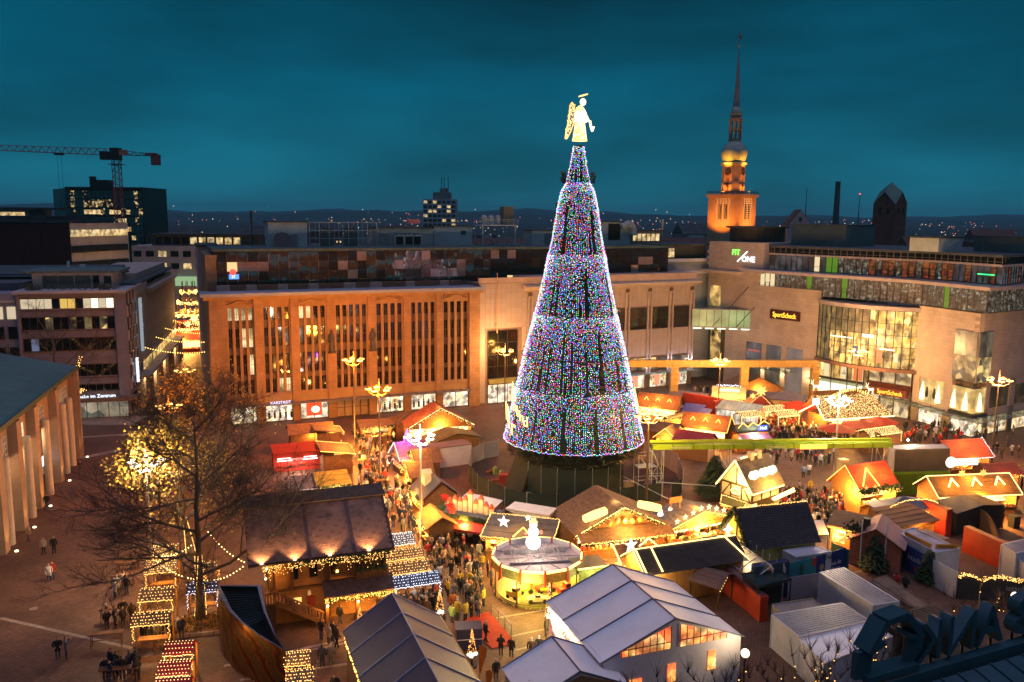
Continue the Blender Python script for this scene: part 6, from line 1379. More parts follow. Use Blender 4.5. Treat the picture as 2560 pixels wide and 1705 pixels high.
for i in range(9):
    h=[.8,1.1,1.0,1.2,1.9,1.0,1.5,.9,.7][i]; x=-2.4+i*.58; MB().bx(x-.24,x+.24,-1.0,-.8,2.9,2.9+h).ext([(x-.3,-1.05,2.9+h),(x+.3,-1.05,2.9+h),(x,-1.05,3.4+h)],(0,.3,0),1).build('model_house',[mat('model_cream',(.70,.58,.42),.7,.15,2),mat('model_red',(.5,.12,.07),.7,.2,2)],t)
g=MB()
for i in range(420): g.tetra((R.uniform(-3.2,3.2),-1.95+R.gauss(0,.1),2.62+R.gauss(0,.12)),.11)
for i in range(380): g.tetra((-3.3+R.gauss(0,.2),R.uniform(-1.9,1.0),2.7+R.gauss(0,.3)),.12)
g.build('garland',green,t,kind='stuff')
wt=thing('white_tent_roof','flat pale awning roof behind the model-house stall','tent',P(1183,1318),rad(-22)); MB().ext([(-2.0,.4,2.4),(2.2,.4,2.2),(2.2,2.8,2.3),(-2.0,2.8,2.6)],(0,0,.06)).build('roof',whitep,wt); MB().bx(-2,-1.9,.5,.6,0,2.5).bx(2.1,2.2,.5,.6,0,2.3).bx(-2,-1.9,2.6,2.7,0,2.5).bx(2.1,2.2,2.6,2.7,0,2.2).build('post',metal,wt)
bt_=thing('box_trailer','white box trailer between the tree fence and the star-roofed stall','trailer',P(1320,1347),rad(-24),'white site cabins'); MB().bx(-2.3,2.3,-.3,1.9,.5,2.9).build('body',mat('trailer_white',(.74,.66,.62),.5,.1,1),bt_); MB().bx(-2.35,2.35,-.35,1.95,2.9,2.98).build('roof',whitep,bt_); MB().bx(2.3,2.33,-.1,.75,.6,2.8).bx(2.3,2.33,.85,1.7,.6,2.8).build('door',mat('trailer_door',(.62,.45,.32),.5,.1,1),bt_)
for x in(-1,1): MB().tube((x,-.32,.35),(x,-.1,.35),.35,.35,12).build('wheel',dark,bt_)
t=hut('dark flat-roofed stall edged with yellow bulbs, white star on its roof',(1302,1326,2.7),-14,6.2,3.0,2.5,.9,'shed',mat('navy_roof',(1,1,1)),woodl,gd1,'flrt',edge_m=bulbw,bulbs=True,power=1100,garl=1,courses=4)
link('star_light',star_mesh(.62,.08).mesh('star_light',[em('star_white',(1,.9,.75),6)]),t,loc=(-1.6,-.4,3.55)); link('gable_lights',MB().path([(-.3,-1.9,2.75),(.65,-1.7,3.7),(1.6,-1.9,2.75)],.07,5).mesh('gable_lights',[neon]),t)
t=hut('wide gable hut with glowing sausage-shaped signs and brown roof before the tree',(1522,1290,2.9),17,9.2,6.4,2.8,2.2,'y',shing_b,wood,gd2,'f',edge_m=em('hut_edge',(1,.74,.22),14),power=2200,garl=2,courses=9,col=(1,.62,.2))
for x,zc in((-3.0,4.6),(2.6,4.9)):
    MB().lathe([(.05,-1.3),(.36,-1.15),(.42,0),(.36,1.15),(.05,1.3)],12).build('glowing_sign',em('sausage_sign',(1,.72,.2),9),t).matrix_basis=Matrix.Translation((x,-3.6,zc))@Matrix.Rotation(pi/2+(-.28 if x<0 else .28),4,'Y')
rf=MB(); slope(rf,(-4.8,-4.9,2.35),(4.8,-4.9,2.35),(4.8,-3.25,3.1),(-4.8,-3.25,3.1),5,.04); rf.build('front_roof',plank_r,t); bulbs_on([(-4.8,-4.95,2.35),(4.8,-4.95,2.35)],.1,.05,.04).build('light_string',bulbw,t,kind='stuff')
for i in range(5): MB().ball((-1.6+i*.8,-3.75,3.6+R.random()*.4),.28,0,8,5).build('gingerbread_ornament',mat('gingerbread',(.45,.25,.08),.7,.2,3),t)
lamp(t,(0,-4.4,3.9),500,(1,.7,.2),.3); lamp(t,(0,-5.6,2.1),900,WARM,.4)
t=hut('stall topped with a row of glowing stars, right of the wide gable hut',(1728,1285,2.7),26,7.6,3.6,2.5,1.2,'y',shing_g,woodl,gd2,'f',edge_m=neon,power=1500,garl=1,stars=8,courses=7)
c=P(1712,1252,4); sgb=link('sign_board',MB().bx(-.75,.75,-.05,.05,0,.6).bx(-.6,-.5,0,.04,-.7,0).bx(.5,.6,0,.04,-.7,0).mesh('sign_board',[woodl]),t,loc=(-2.0,0,4.2))
hb=thing('timber_booth','small half-timbered booth with glowing white figurines on its flat roof','market stall',P(1655,1352),rad(26),STALLG); MB().bx(-1.2,1.2,-.9,.9,0,2.5).build('wall',cream,hb); f=MB()
for x in(-1.2,0,1.2): f.bx(x-.08,x+.08,-.98,-.9,0,2.5)
f.bx(-1.25,1.25,-.99,-.9,2.3,2.5).bx(-1.25,1.25,-.99,-.9,.9,1.05).bx(-1.28,-1.2,-.9,.9,2.3,2.5); f.build('timber',woodd,hb); MB().bx(-1.4,1.4,-1.1,1.1,2.5,2.6).build('roof',whitep,hb); MB().bx(-.95,.95,-.96,-.9,1.1,2.2).build('window',gd1,hb)
for x in(-.3,.9): MB().lathe([(.25,2.6),(.32,2.8),(.2,3.1),(.22,3.25),(.05,3.45)],8,0,(x,0,0)).build('figurine',em('figurine',(1,.85,.7),4),hb)
# ---- tall half-timbered house stall with neon edges and white goose signs
hh=thing('timbered_house_stall','tall half-timbered house stall with neon gables and glowing white cloud signs','market stall',P(1873,1287),rad(-52),STALLG)
W2,D2,E2,R2=4.0,5.0,4.0,6.6
MB().bx(-W2/2,W2/2,-D2/2,D2/2,2.3,E2).bx(-W2/2,W2/2,D2/2-.1,D2/2,0,2.3).bx(-W2/2,-W2/2+.1,-D2/2,D2/2,0,2.3).bx(W2/2-.1,W2/2,-D2/2,D2/2,0,1.0).ext([(-W2/2,-D2/2,E2),(W2/2,-D2/2,E2),(0,-D2/2,R2-.1)],(0,.1,0)).ext([(-W2/2,D2/2-.1,E2),(W2/2,D2/2-.1,E2),(0,D2/2-.1,R2-.1)],(0,.1,0)).build('wall',cream,hh)
f=MB()
for x in(-2,-.7,.7,2): f.bx(x-.07,x+.07,-D2/2-.07,-D2/2,2.3,E2)
f.bx(-2,2,-D2/2-.08,-D2/2,2.3,2.5).bx(-2,2,-D2/2-.08,-D2/2,3.9,4.1).bar((-1.8,-2.55,2.5),(-.8,-2.55,3.9),.05,.12).bar((1.8,-2.55,2.5),(.8,-2.55,3.9),.05,.12).bx(-.06,.06,-2.57,-2.5,4,6.3)
for y in(-2.4,-.8,.8,2.4): f.bx(1.98,2.07,y-.08,y+.08,2.3,4)
f.bx(1.98,2.08,-2.5,2.5,2.3,2.5).build('timber',woodd,hh)
rf=MB(); o=.4; k=(R2-E2)/2*o
slope(rf,(-2-o,D2/2+o,E2-k),(-2-o,-D2/2-o,E2-k),(0,-D2/2-o,R2),(0,D2/2+o,R2),12); slope(rf,(2+o,-D2/2-o,E2-k),(2+o,D2/2+o,E2-k),(0,D2/2+o,R2),(0,-D2/2-o,R2),12); rf.build('roof',mat('golden_shingle',(.24,.14,.05),.7,.3,2),hh)
ne=em('house_neon',(1,.74,.26),15)
for y in(-D2/2-o,): MB().path([(-2-o,y-.06,E2-k),(0,y-.06,R2+.1),(2+o,y-.06,E2-k)],.09,5).build('rope_light',ne,hh)
MB().path([(0,-2.0,R2+.15),(0,-.9,R2+.15)],.09,5).path([(0,.3,R2+.15),(0,1.5,R2+.15)],.09,5).path([(2.4,-2.9,E2-.5),(2.4,2.6,E2-.5)],.09,5).build('rope_light',ne,hh)
MB().path([(-.6,-2.62,3.2),(-.4,-2.62,2.95),(.4,-2.62,2.95),(.6,-2.62,3.2),(.4,-2.62,3.45),(-.4,-2.62,3.45),(-.6,-2.62,3.2)],.07,5).build('neon_ring',ne,hh)
for y in(-1.4,.3,1.7):
    c_=MB()
    for q in range(6): c_.ball((1.35+.1*q*.0,y+(q-2.5)*.2,5.05+.25*math.sin(q*1.9)),.34,0,8,5)
    c_.build('cloud_sign',em('cloud_sign',(1,.82,.6),2.6),hh)
for y in(-.3,1.0):
    MB().bx(-.3,.3,y-.3,y+.3,R2-.3,R2+.6).build('chimney',cream,hh)
MB().path([(3.5,-1.0,3.0),(3.9,2.2,3.6)],.12,5).path([(3.8,-1.2,3.0),(4.2,1.9,3.5)],.12,5).build('neon_tube',ne,hh)
MB().bx(-1.9,1.9,-D2/2+1.0,-D2/2+1.1,1.0,2.2).build('goods_shelf',gd1,hh); MB().bx(-2,2,-D2/2-.1,-D2/2+.1,0,1.0).build('counter',wood,hh); MB().face([(-1.8,-2.55,2.3),(1.4,-2.55,2.3),(1.2,-3.0,1.5),(-1.6,-3.0,1.5)]).build('sign_board',mat('chalk_green',(.09,.08,.03),.7,.2,1),hh); bulbs_on([(-1.8,-2.62,2.35),(1.45,-2.62,2.35),(1.25,-3.05,1.5),(-1.65,-3.05,1.5),(-1.8,-2.62,2.35)],.12,.05,.02).build('light_string',bulbw,hh,kind='stuff')
lamp(hh,(1.0,-3.6,4.6),900,(1,.7,.25),.4); lamp(hh,(3.4,.5,4.4),1000,(1,.7,.25),.4); lamp(hh,(0,-2.0,2.0),350,WARM,.2)
# ---- dark steep-roofed half-timbered stall and long hut with neon edges
t=hut('half-timbered stall with steep dark roof and garlanded gable behind the info containers',(1925,1325,3.4),16,7.0,4.2,3.2,2.6,'x',mat('navy_steep',(.055,.042,.045),.8,.3,2),mat('yellow_plaster',(.62,.52,.14),.8,.15,1),gd1,'t',bulbs=True,edge_m=bulbw,power=0,front=False,courses=16)
f=MB()
for y in(-2.0,-.7,.7,2.0): f.bx(-3.58,-3.5,y-.07,y+.07,0,3.2)
f.bx(-3.59,-3.5,-2.1,2.1,3.0,3.2).bx(-3.59,-3.5,-2.1,2.1,1.5,1.65).bar((-3.54,-2,1.6),(-3.54,-.7,3.1),.1,.08).bar((-3.54,2,1.6),(-3.54,.7,3.1),.1,.08).bx(-3.58,-3.5,-.06,.06,3.2,5.6); f.build('timber',woodd,t); g=MB()
for i in range(500):
    k=R.random(); s=R.choice([-1,1]); g.tetra((-3.9+R.gauss(0,.1),s*2.4*(1-k),3.1+2.8*k+R.gauss(0,.1)),.12)
g.build('garland',green,t,kind='stuff'); lamp(t,(-4.6,-1.4,2.6),420,(1,.75,.2),.2); lamp(t,(-4.4,1.5,2.6),420,(1,.75,.2),.2)
aw=thing('sheet_awning','bluish white sheet awning hung below the steep dark roof','awning',P(1990,1395),rad(14)); MB().face([(-4.0,-.2,2.3),(3.3,-.2,2.2),(3.9,1.7,2.9),(-3.9,1.7,3.2)]).face([(-4.0,-.2,2.3),(-3.9,1.7,3.2),(-3.9,1.7,3.25),(-4.0,-.2,2.35)]).build('sheet',mat('sheet_white',(.62,.60,.60),.6,.2,.6),aw); MB().bx(-3.9,-3.8,-.2,-.1,0,2.3).bx(3.2,3.3,-.2,-.1,0,2.2).bx(0,.1,-.2,-.1,0,2.25).build('post',dark,aw)
lh=hut('long dark-roofed hut with wavy neon roof edge and tall wood panels',(1712,1385,3.2),20,9.6,3.6,3.0,1.2,'x',mat('navy_roof2',(.062,.045,.035),.8,.3,1.5),woodl,gd4,'tl',edge_m=em('long_neon',(1,.72,.26),13),power=0,front=False,panels=13,courses=11)
MB().path([(-4.9,-2.1,2.95),(-4.9,-.0,4.3)],.08,5).path([(-3.4,-2.1,2.95),(-3.4,0,4.3)],.08,5).path([(-4.2,.6,4.25),(-3.5,.2,5.0),(-2.7,.2,4.3)],.07,5).build('rope_light',MATS['long_neon'],lh); link('star_light',star_mesh(.62,.1).mesh('star_light',[em('star_white',(1,.9,.75),6)]),lh,loc=(-5.3,0,4.7)); link('star_light',star_mesh(.55,.1,n=4).mesh('star_light',[em('star_white',(1,1,1),6)]),lh,loc=(4.4,0,4.9))
MB().path([(4.0,-.1,4.3),(5.1,-2.2,2.9)],.07,5).build('rope_light',MATS['long_neon'],lh); lamp(lh,(-4.4,-2.8,2.4),450,(1,.7,.25),.3); lamp(lh,(0,2.8,3.2),900,WARM,.3); lamp(lh,(-5.6,.5,3.4),500,WARM,.3)
wn=thing('wooden_porch','small gabled wooden porch at the left end of the long hut','porch',P(1580,1452),rad(20)); rf=MB(); slope(rf,(-1.6,-1.0,2.1),(1.2,-1.0,2.1),(1.2,.7,3.3),(-1.6,.7,3.3),6); rf.build('roof',shing_b,wn); MB().bx(-1.4,-1.3,-.8,-.7,0,2.1).bx(1.0,1.1,-.8,-.7,0,2.1).build('post',wood,wn); MB().path([(-1.65,-1.05,2.15),(-1.65,.75,3.35)],.07,5).build('rope_light',MATS['long_neon'],wn)
# ---- group by the mall
car=mat('orange_brown_roof',(.24,.085,.03),.75,.3,2)
hut('brown-roofed stall with three neon chevrons nearest the right edge of the tree',(1650,1008,3.0),-28,6.4,4.2,2.9,1.6,'x',car,wood,gd2,'f',power=1300,carets=3,courses=7)
hut('brown-roofed stall with three neon chevrons behind the brick-red roofs',(1768,1058,3.0),-28,6.2,3.8,2.8,1.6,'x',car,woodl,gd2,'fr',power=1600,carets=3,courses=7)
hut('low stall with curling rope lights at the right flank of the tree',(1622,1043,2.9),-30,4.0,3.4,2.7,.6,'x',wood,wood,gd2,'flrt',edge_m=em('curl_neon',(1,.6,.16),12),power=1100)
hut('long brown-boarded hut roof beside the right flank of the tree',(1640,1064,2.9),-28,6.5,3.6,2.7,.9,'x',mat('board_roof',(.12,.075,.06),.75,.3,2),wood,gd2,'',power=0,front=False)
hut('small arched stall with two lit fir ornaments behind the chevron stalls',(1703,1045,2.8),-28,4.2,3.0,2.6,.8,'y',shing_b,wood,gd2,'f',bulbs=True,edge_m=bulbw,power=1100,garl=2)
hut('small neon-gabled stall between the chevron stall and the brick-red roof',(1672,1082,2.6),-28,2.8,2.6,2.4,1.2,'y',plank_r,wood,gd2,'f',power=700)
hut('hut with brick-red roof just behind the green beam',(1738,1092,2.8),-28,4.6,3.6,2.6,1.0,'x',mat('crimson_roof',(.34,.04,.05),.7,.2,1),woodl,edges='',power=0,front=False,panels=9)
bx_=thing('white_cabin','pale cabin box wedged beside the right flank of the tree','cabin',P(1625,1105),rad(-28),'white site cabins'); MB().bx(-1.7,1.7,-.9,.9,0,2.6).build('wall',whitep,bx_); MB().bx(-1.75,1.75,-.95,.95,2.6,2.7).build('roof',whitep,bx_)
t=hut('sweets stall with purple-lit awning, zigzag neon top and blue sign',(1868,1070,3.0),16,4.6,3.0,2.8,.3,'shed',woodd,mat('orange_panel',(.5,.16,.03),.6,.2,1),gd3,'',power=1600,col=(1,.72,.6),awn=mat('purple_awning',(.38,.16,.22),.6,.2,1))
MB().bx(-2.4,2.4,-1.5,-1.4,2.8,3.9).build('fascia_board',green,t); MB().path([(-2.4,-1.6,3.5),(-1.7,-1.6,4.2),(-.9,-1.6,3.6),(-.1,-1.6,4.2),(.7,-1.6,3.7),(1.6,-1.6,4.3),(2.5,-1.6,3.8)],.07,5).build('rope_light',neon,t); MB().bx(.7,2.2,-1.7,-1.6,3.0,3.7).build('blue_sign',em('blue_sign',(.06,.12,1),4),t); text('Nuß',.6,em('sign_ice',(.7,.8,1),8),t,(1.45,-1.78,3.35)); lamp(t,(.3,-2.2,2.5),200,(.5,.2,1),.2)
# white glass pavilion with red wall (lift / underground entrance)
gp_=thing('glass_pavilion','glass underground entrance with red side wall amid the stalls by the golden gantry','pavilion',P(1815,1062),rad(-40)); MB().bx(-8.6,-1.8,1.6,2.0,0,3.7).bx(-1.9,-1.5,-1.0,2.0,0,3.7).build('red_wall',mat('entrance_red',(.42,.035,.02),.55,.2,.7),gp_)
f=MB()
for i in range(9): f.bx(-1.4+i*.85-.03,-1.4+i*.85+.03,-1.2,-1.12,0,2.7).bar((-1.4+i*.85,-1.2,2.7),(-1.4+i*.85,1.6,3.7),.06,.06)
f.bx(-1.4,5.4,-1.2,-1.12,2.66,2.74).bx(-1.4,5.4,1.55,1.65,3.65,3.75).bx(-1.4,5.4,-1.2,-1.12,1.3,1.36); f.build('frame',metal,gp_)
MB().face([(-1.4,-1.1,2.72),(5.4,-1.1,2.72),(5.4,1.6,3.7),(-1.4,1.6,3.7)]).build('glass_roof',goods('pav_glass',[(.9,.8,.6),(.6,.5,.35),(1,.85,.6)],.5,.4,lo=.2),gp_)
MB().bx(-1.4,5.4,-.6,-.5,.1,2.6).build('lit_interior',goods('pav_inside',[(1,.9,.75),(.7,.6,.45),(.25,.2,.15)],.9,1.1,nee=True,lo=.4),gp_); lamp(gp_,(2,.4,2.2),260,(1,.88,.7),.3)
for i,(u,v) in enumerate(((1727,1017),(1742,1027))): c=P(u,v,2.6); o=tag(MB().ext([(-2.2,-1.2,2.4),(2.2,-1.2,2.4),(2.2,1.0,2.9),(-2.2,1.0,2.9)],(0,0,.06)).bx(-2.1,-2,-1.1,-1,0,2.4).bx(2,2.1,-1.1,-1,0,2.4).build('blue_awning',mat('blue_tarp',(.05,.05,.24),.5,.2,1)),['blue tarpaulin awning against the red entrance wall, rear one','blue tarpaulin awning against the red entrance wall, front one'][i],'awning','blue awnings'); o.location=(c.x,c.y,0); o.rotation_euler=(0,0,rad(-30))
t=hut('dark red pointed stall with glowing star and bulb-lined gable by the gantry post',(1898,1010,3.0),-12,4.6,3.8,2.8,2.2,'y',mat('maroon_roof',(.10,.03,.02),.75,.3,2),mat('maroon_wall',(.30,.03,.02),.7,.2,1),gd4,'f',bulbs=True,edge_m=bulbw,power=700,col=(1,.4,.15)); link('star_light',star_mesh(.95,.12,n=8,inner=.5).mesh('star_light',[em('star_amber',(1,.55,.12),7)]),t,loc=(0,-2.3,5.6)); link('star_light',star_mesh(.5,.1,n=6,inner=.5).mesh('star_light',[MATS['star_amber']]),t,loc=(-1.2,-2.3,4.7))
t=hut('pyramid-topped stall with glowing roof panel behind the gantry post',(1822,985,3.2),-14,4.8,4.0,3.0,1.0,'shed',mat('canvas_lit',(.7,.5,.25),.6,.2,1),wood,gd2,'f',power=1600,garl=1); MB().bx(-1.6,1.7,-.9,1.2,3.75,3.85).build('glowing_panel',em('roof_glow',(1,.75,.4),3),t); bulbs_on([(-2,1.8,4.3),(2,1.8,4.3)],.12,.07,.08).build('light_string',bulbc,t,kind='stuff')
hut('wooden gabled hut with plain roof behind the tents by the mall wall',(1880,960,3.0),8,9.0,5.0,2.8,2.0,'y',shing_b,woodl,gd4,'',power=300,front=False)
hut('long grey tent beside the mall wall, left one',(1916,985,2.8),-28,8.5,4.0,2.6,.6,'x',mat('tent_blue_grey',(.13,.115,.14),.6,.2,1),mat('tent_side',(.42,.32,.22),.7,.15,1),edges='',power=0,front=False,courses=3); hut('peaked grey tent beside the mall wall, right one',(1968,990,2.8),-28,5.2,4.4,2.6,1.2,'hip',MATS['tent_blue_grey'],MATS['tent_side'],edges='',power=0,front=False)
hut('flat brown-topped cabin next to the pale concrete box by the gantry',(1720,985,3),-30,5.6,4.0,2.8,.2,'shed',mat('cabin_roof',(1,1,1)),mat('taupe',(.30,.24,.22),.7,.15,1),edges='',power=0,front=False,courses=2); hut('green-roofed low stall behind the left gantry post',(1640,992,2.8),-28,8.0,3.4,2.6,.4,'shed',mat('moss_roof',(.07,.07,.03),.8,.3,1),wood,gd4,'',power=200,front=False,courses=2)
# big light-covered stall roof with lettering and reindeer, red umbrellas round it
bg=thing('light_roof_stall','big stall whose roof is smothered in lights, with arched letters and reindeer','market stall',P(2118,1080),rad(14),STALLG)
MB().bx(-5.2,5.2,2.6,2.8,0,3.0).bx(-5.2,-5.0,-2,2.6,0,3).bx(5.0,5.2,-2,2.6,0,3).build('wall',wood,bg); rf=MB(); slope(rf,(-6.2,-3.0,2.9),(5.8,-3.0,2.9),(5.2,2.0,5.4),(-5.2,2.0,5.4),8); slope(rf,(5.6,3.4,3.6),(-5.6,3.4,3.6),(-5.2,2.0,5.4),(5.2,2.0,5.4),4); rf.build('roof',plank_r,bg); m=MB(); rg=random.Random(3)
for i in range(1900):
    k=rg.random(); x=rg.uniform(-6,5.6)*(1-.1*k); m.octa((x,-3+5*k,3.02+2.5*k),.042)
m.build('light_net',MATS['glare_bulb'],bg,kind='stuff'); MB().path([(-6.2,-3.05,2.95),(5.8,-3.05,2.95)],.1,5).path([(-6.2,-3.0,2.95),(-5.4,.5,4.6),(-8.2,.6,3.4)],.1,5).build('rope_light',em('roof_edge_glow',(1,.75,.35),14),bg)
wv=MB().bx(-5.2,5.2,1.9,2.1,5.3,6.2); 
wv.build('timber_gallery',wood,bg)
for i,cz in enumerate('Glühwein-Treff'):
    x=-2.0+i*.45; text(cz,.95,em('letter_glow',(1,.72,.2),6),bg,(x,.9,5.55+.9*math.sin(pi*i/13)),0,.04,'lit_letter')
for x,y,z in((-3.6,-1.2,4.2),(-4.6,1.8,6.3),(4.4,.9,5.6)):
    MB().bx(x-.5,x+.4,y-.1,y+.1,z+.5,z+.85).bar((x-.45,y,z+.75),(x-.75,y,z+1.25),.15,.15).bar((x-.75,y,z+1.2),(x-1.0,y,z+1.15),.14,.14).bar((x-.7,y,z+1.25),(x-.5,y,z+1.75),.06,.06).bar((x-.75,y,z+1.25),(x-.95,y,z+1.7),.06,.06).bar((x-.4,y,z+.5),(x-.45,y,z),.1,.1).bar((x+.3,y,z+.5),(x+.35,y,z),.1,.1).build('reindeer_light',em('reindeer_glow',(1,.8,.5),5),bg)
MB().bx(-6.6,-5.4,-.4,-.3,4.6,5.6).build('lit_sign',em('lilac_sign',(.7,.65,1),7),bg); MB().bx(-5,5,1.0,1.1,1,2.8).build('goods_shelf',gd2,bg); lamp(bg,(-2,-4,2.6),1500,WARM,.5); lamp(bg,(3,-4,2.6),1500,WARM,.5); lamp(bg,(-7,0,3),900,WARM,.3)
umb=mat('umbrella_red',(.52,.05,.012),.6,.15,1)
def umbrella(label,uv,r=2.6,h=3.2,z=2.5):
    c=P(*uv,z); t=thing('parasol',label,'parasol',(c.x,c.y,0),rad(15),'red square parasols'); MB().lathe([(r,z),(.1,h)],8,0,a0=pi/8).build('canopy',umb,t); MB().tube((0,0,0),(0,0,h+.2),.06).build('pole',wood,t); lamp(t,(0,0,z-.2),160,WARM,.3); return t
umbrella('red parasol, front left of the three before the lit roof',(2093,1072),2.7); umbrella('red parasol, middle of the three before the lit roof',(2150,1062),2.7); umbrella('red parasol, right one of the three before the lit roof',(2198,1053),2.8); umbrella('red parasol behind the lit roof, left of the reindeer',(1995,1016),3.2,3.9,3); umbrella('red parasol behind the lit roof beside the bright entrance',(2065,1010),3.0,3.8,3); umbrella('brown-red parasol at the right end of the lit roof',(2140,1012),2.4,3.4,2.8)
hut('tiny gabled hut in front of the long lit canopy',(2180,1096,2.0),16,2.4,2.0,1.9,1.2,'y',woodl,wood,edges='',power=0,front=False)
# ---- golden gantry and green crane-like beam
gy=thing('golden_gantry','gold-clad square gantry beam on three posts spanning the stalls by the mall','gantry',P(1685,1012),0); gold_c=mat('brass_panel',(.52,.33,.10),.38,.2,1,me=.35)
GP=[P(1685,1012),P(1860,1020),P(2036,1003)]; d_=(GP[2]-GP[0]); 
base_=GP[0]; L0=(P(1566,1000)-base_); zt_=8.6
pn=MB().bx(-.5,.5,-.5,.5,.015,.985).mesh('post_panel',[gold_c])
def beam(a,b,z0,z1,w):
    d=b-a; L=d.length; n=max(1,int(L/1.45)); an=math.atan2(d.y,d.x); me=MB().bx(.015,L/n-.015,-w/2,w/2,z0,z1).mesh('beam_panel',[gold_c])
    for i in range(n): link('beam_panel',me,gy,M=Matrix.Translation((a.x+d.x*i/n-base_.x,a.y+d.y*i/n-base_.y,0))@Matrix.Rotation(an,4,'Z'))
gl_a=PY(1560,906,GP[1].y+2); gline=Fr(GP[1].x,GP[1].y,2)
zb0,zb1=gline.sz(1860,917)[1],gline.sz(1860,900)[1]
A0=gline.w(gline.sz(1490,905)[0],0,0); A1=gline.w(gline.sz(2044,905)[0],0,0); beam(A0,A1,zb0,zb1,1.0)
for u in(1685,1860,2036):
    s_=gline.sz(u,950)[0]; p=gline.w(s_,.02,0)-base_
    for j in range(int(zb0/1.0)): o=link('post_panel',pn,gy,loc=(p.x,p.y,j*zb0/int(zb0/1.0))); o.rotation_euler=(0,0,rad(2)); o.scale=(1.25,1.1,zb0/int(zb0/1.0))
for u in(1630,1770,1950): p=gline.w(gline.sz(u,905)[0],-2.5,0)-base_; 
gb=thing('green_beam','long lime green conveyor-like beam crossing the market on scaffolds','beam',P(1626,1240),0); lime=mat('lime_paint',(.28,.48,.02),.5,.15,1); q=P(2217,1232)-P(1626,1240); zg=ZV(*P(1626,1240)[:2],1122); zg2=ZV(*P(1626,1240)[:2],1106)
an=math.atan2(q.y,q.x); gb.rotation_euler=(0,0,an); L=q.length
MB().bx(0,L,-.45,.45,zg,zg+.72*(zg2-zg)).build('beam',lime,gb); MB().tube((-.3,0,zg2+.1),(L,0,zg2+.1),.2,.2,8).build('pipe',mat('lime_pipe',(.40,.52,.03),.4,.15,1),gb); f=MB()
for i in range(13): f.bx(i*L/12-.06,i*L/12+.06,-.5,.5,zg-.03,zg+.75*(zg2-zg))
f.build('rib',mat('lime_dark',(.14,.26,.015),.5,.15,1),gb)
for x in(.6,8.5,L-1.2):
    f=MB()
    for dx in(-.7,.7):
        for y in(-.5,.5): f.tube((x+dx,y,0),(x+dx,y,zg),.05,.05,5)
    for z in(1.2,2.6): f.tube((x-.7,-.5,z),(x+.7,-.5,z),.04).tube((x-.7,.5,z),(x+.7,.5,z),.04)
    f.tube((x-.7,-.5,.1),(x+.7,-.5,2.6),.04).tube((x+.7,-.5,2.6),(x-.7,-.5,zg),.04); f.build('scaffold_leg',mat('galvanised',(1,1,1)),gb)
text('Weihnachtsstadt',.34,whitep,gb,(3.2,-.5,zg+.25),0,.01,'lettering'); text('Weihnachtsstadt',.34,whitep,gb,(14.5,-.5,zg+.25),0,.01,'lettering'); MB().bx(17.4,20.6,-.62,-.5,zg-.05,zg+.5).build('lit_sign',em('beam_sign',(1,.42,.06),9),gb)
# ================================================================ carousel
cc=P(1343,1384,3.4); KS=.72; ca=thing('carousel','round children\'s carousel with lit ten-sided rim and glowing snowman on top','carousel',(cc.x,cc.y,0),rad(8)); ca.scale=(KS,KS,KS)
NR=12; rC=5.5; rP=4.9
MB().lathe([(rP+.25,0),(rP+.25,.28),(rP,.30),(rP,.42)],36).build('platform',mat('carousel_floor',(.22,.19,.05),.5,.3,1),ca)
g=MB()
for i in range(40): a=2*pi*i/40+(.07 if i%2 else 0); g.octa(((rP+.27)*math.cos(a),(rP+.27)*math.sin(a),.16),.055)
g.build('rim_lights',em('rim_red',(1,.28,.1),14),ca,kind='stuff')
zl0,zl1=3.35,4.7; pm=MB(); wS=2*rC*math.sin(pi/NR)
panm=[mat('painted_panel',(.5,.33,.06),.5,.5,3),mat('painted_panel_b',(.30,.32,.16),.5,.5,3),mat('painted_panel_c',(.42,.33,.20),.5,.5,3)]
rb_=rC*math.cos(pi/NR)
pn=MB().ext([(-wS/2+.14,0,zl0),(wS/2-.14,0,zl0),(wS/2-.14,0,zl1-.25),(0,0,zl1-.2),(-wS/2+.14,0,zl1-.25)],(0,.08,0)).mesh('rim_panel',panm[:1]); inn=MB().bx(-wS/2,wS/2,.1,.16,zl0+.5,zl1+.05).mesh('rim_back',[mat('rim_white',(.62,.55,.55),.6,.12,1)])
lt=MB().bx(-wS/2+.16,wS/2-.16,-.08,.1,zl1-.18,zl1+.06).mesh('rim_light',[em('carousel_neon',(1,.74,.22),14)]); vm=MB().bx(-.13,.13,-.1,.2,zl0-.2,zl1+.15).mesh('rim_post',[mat('carousel_red',(.5,.07,.02),.5,.2,1)])
for i in range(NR):
    a=2*pi*(i+.5)/NR; M=Matrix.Translation((rb_*math.cos(a),rb_*math.sin(a),0))@Matrix.Rotation(a+pi/2,4,'Z')
    o=link('rim_panel',pn,ca,M=M); o.material_slots[0].link='OBJECT'; o.material_slots[0].material=panm[i%3]; link('rim_back',inn,ca,M=M); link('rim_light',lt,ca,M=M)
    a=2*pi*i/NR; link('rim_post',vm,ca,M=Matrix.Translation((rC*math.cos(a),rC*math.sin(a),0))@Matrix.Rotation(a+pi/2,4,'Z'))
MB().lathe([(rC-.15,4.1),(rC-.15,4.16)],NR).build('roof_deck',mat('carousel_deck',(.62,.47,.40),.7,.25,.8),ca); f=MB()
for i in range(NR): a=2*pi*i/NR; f.bar((0,0,4.35),((rC-.2)*math.cos(a),(rC-.2)*math.sin(a),4.25),.07,.07)
for x in(-2.6,-.9,.9,2.6):
    for dx in(-.25,.25): f.bar((x+dx,-1.6,4.3),(x+dx-.4,1.4,5.2),.07,.07)
    f.bar((x-.25,-1.6,4.3),(x+.25,-1.6,4.3),.06,.06).bar((x-.65,1.4,5.2),(x-.15,1.4,5.2),.06,.06)
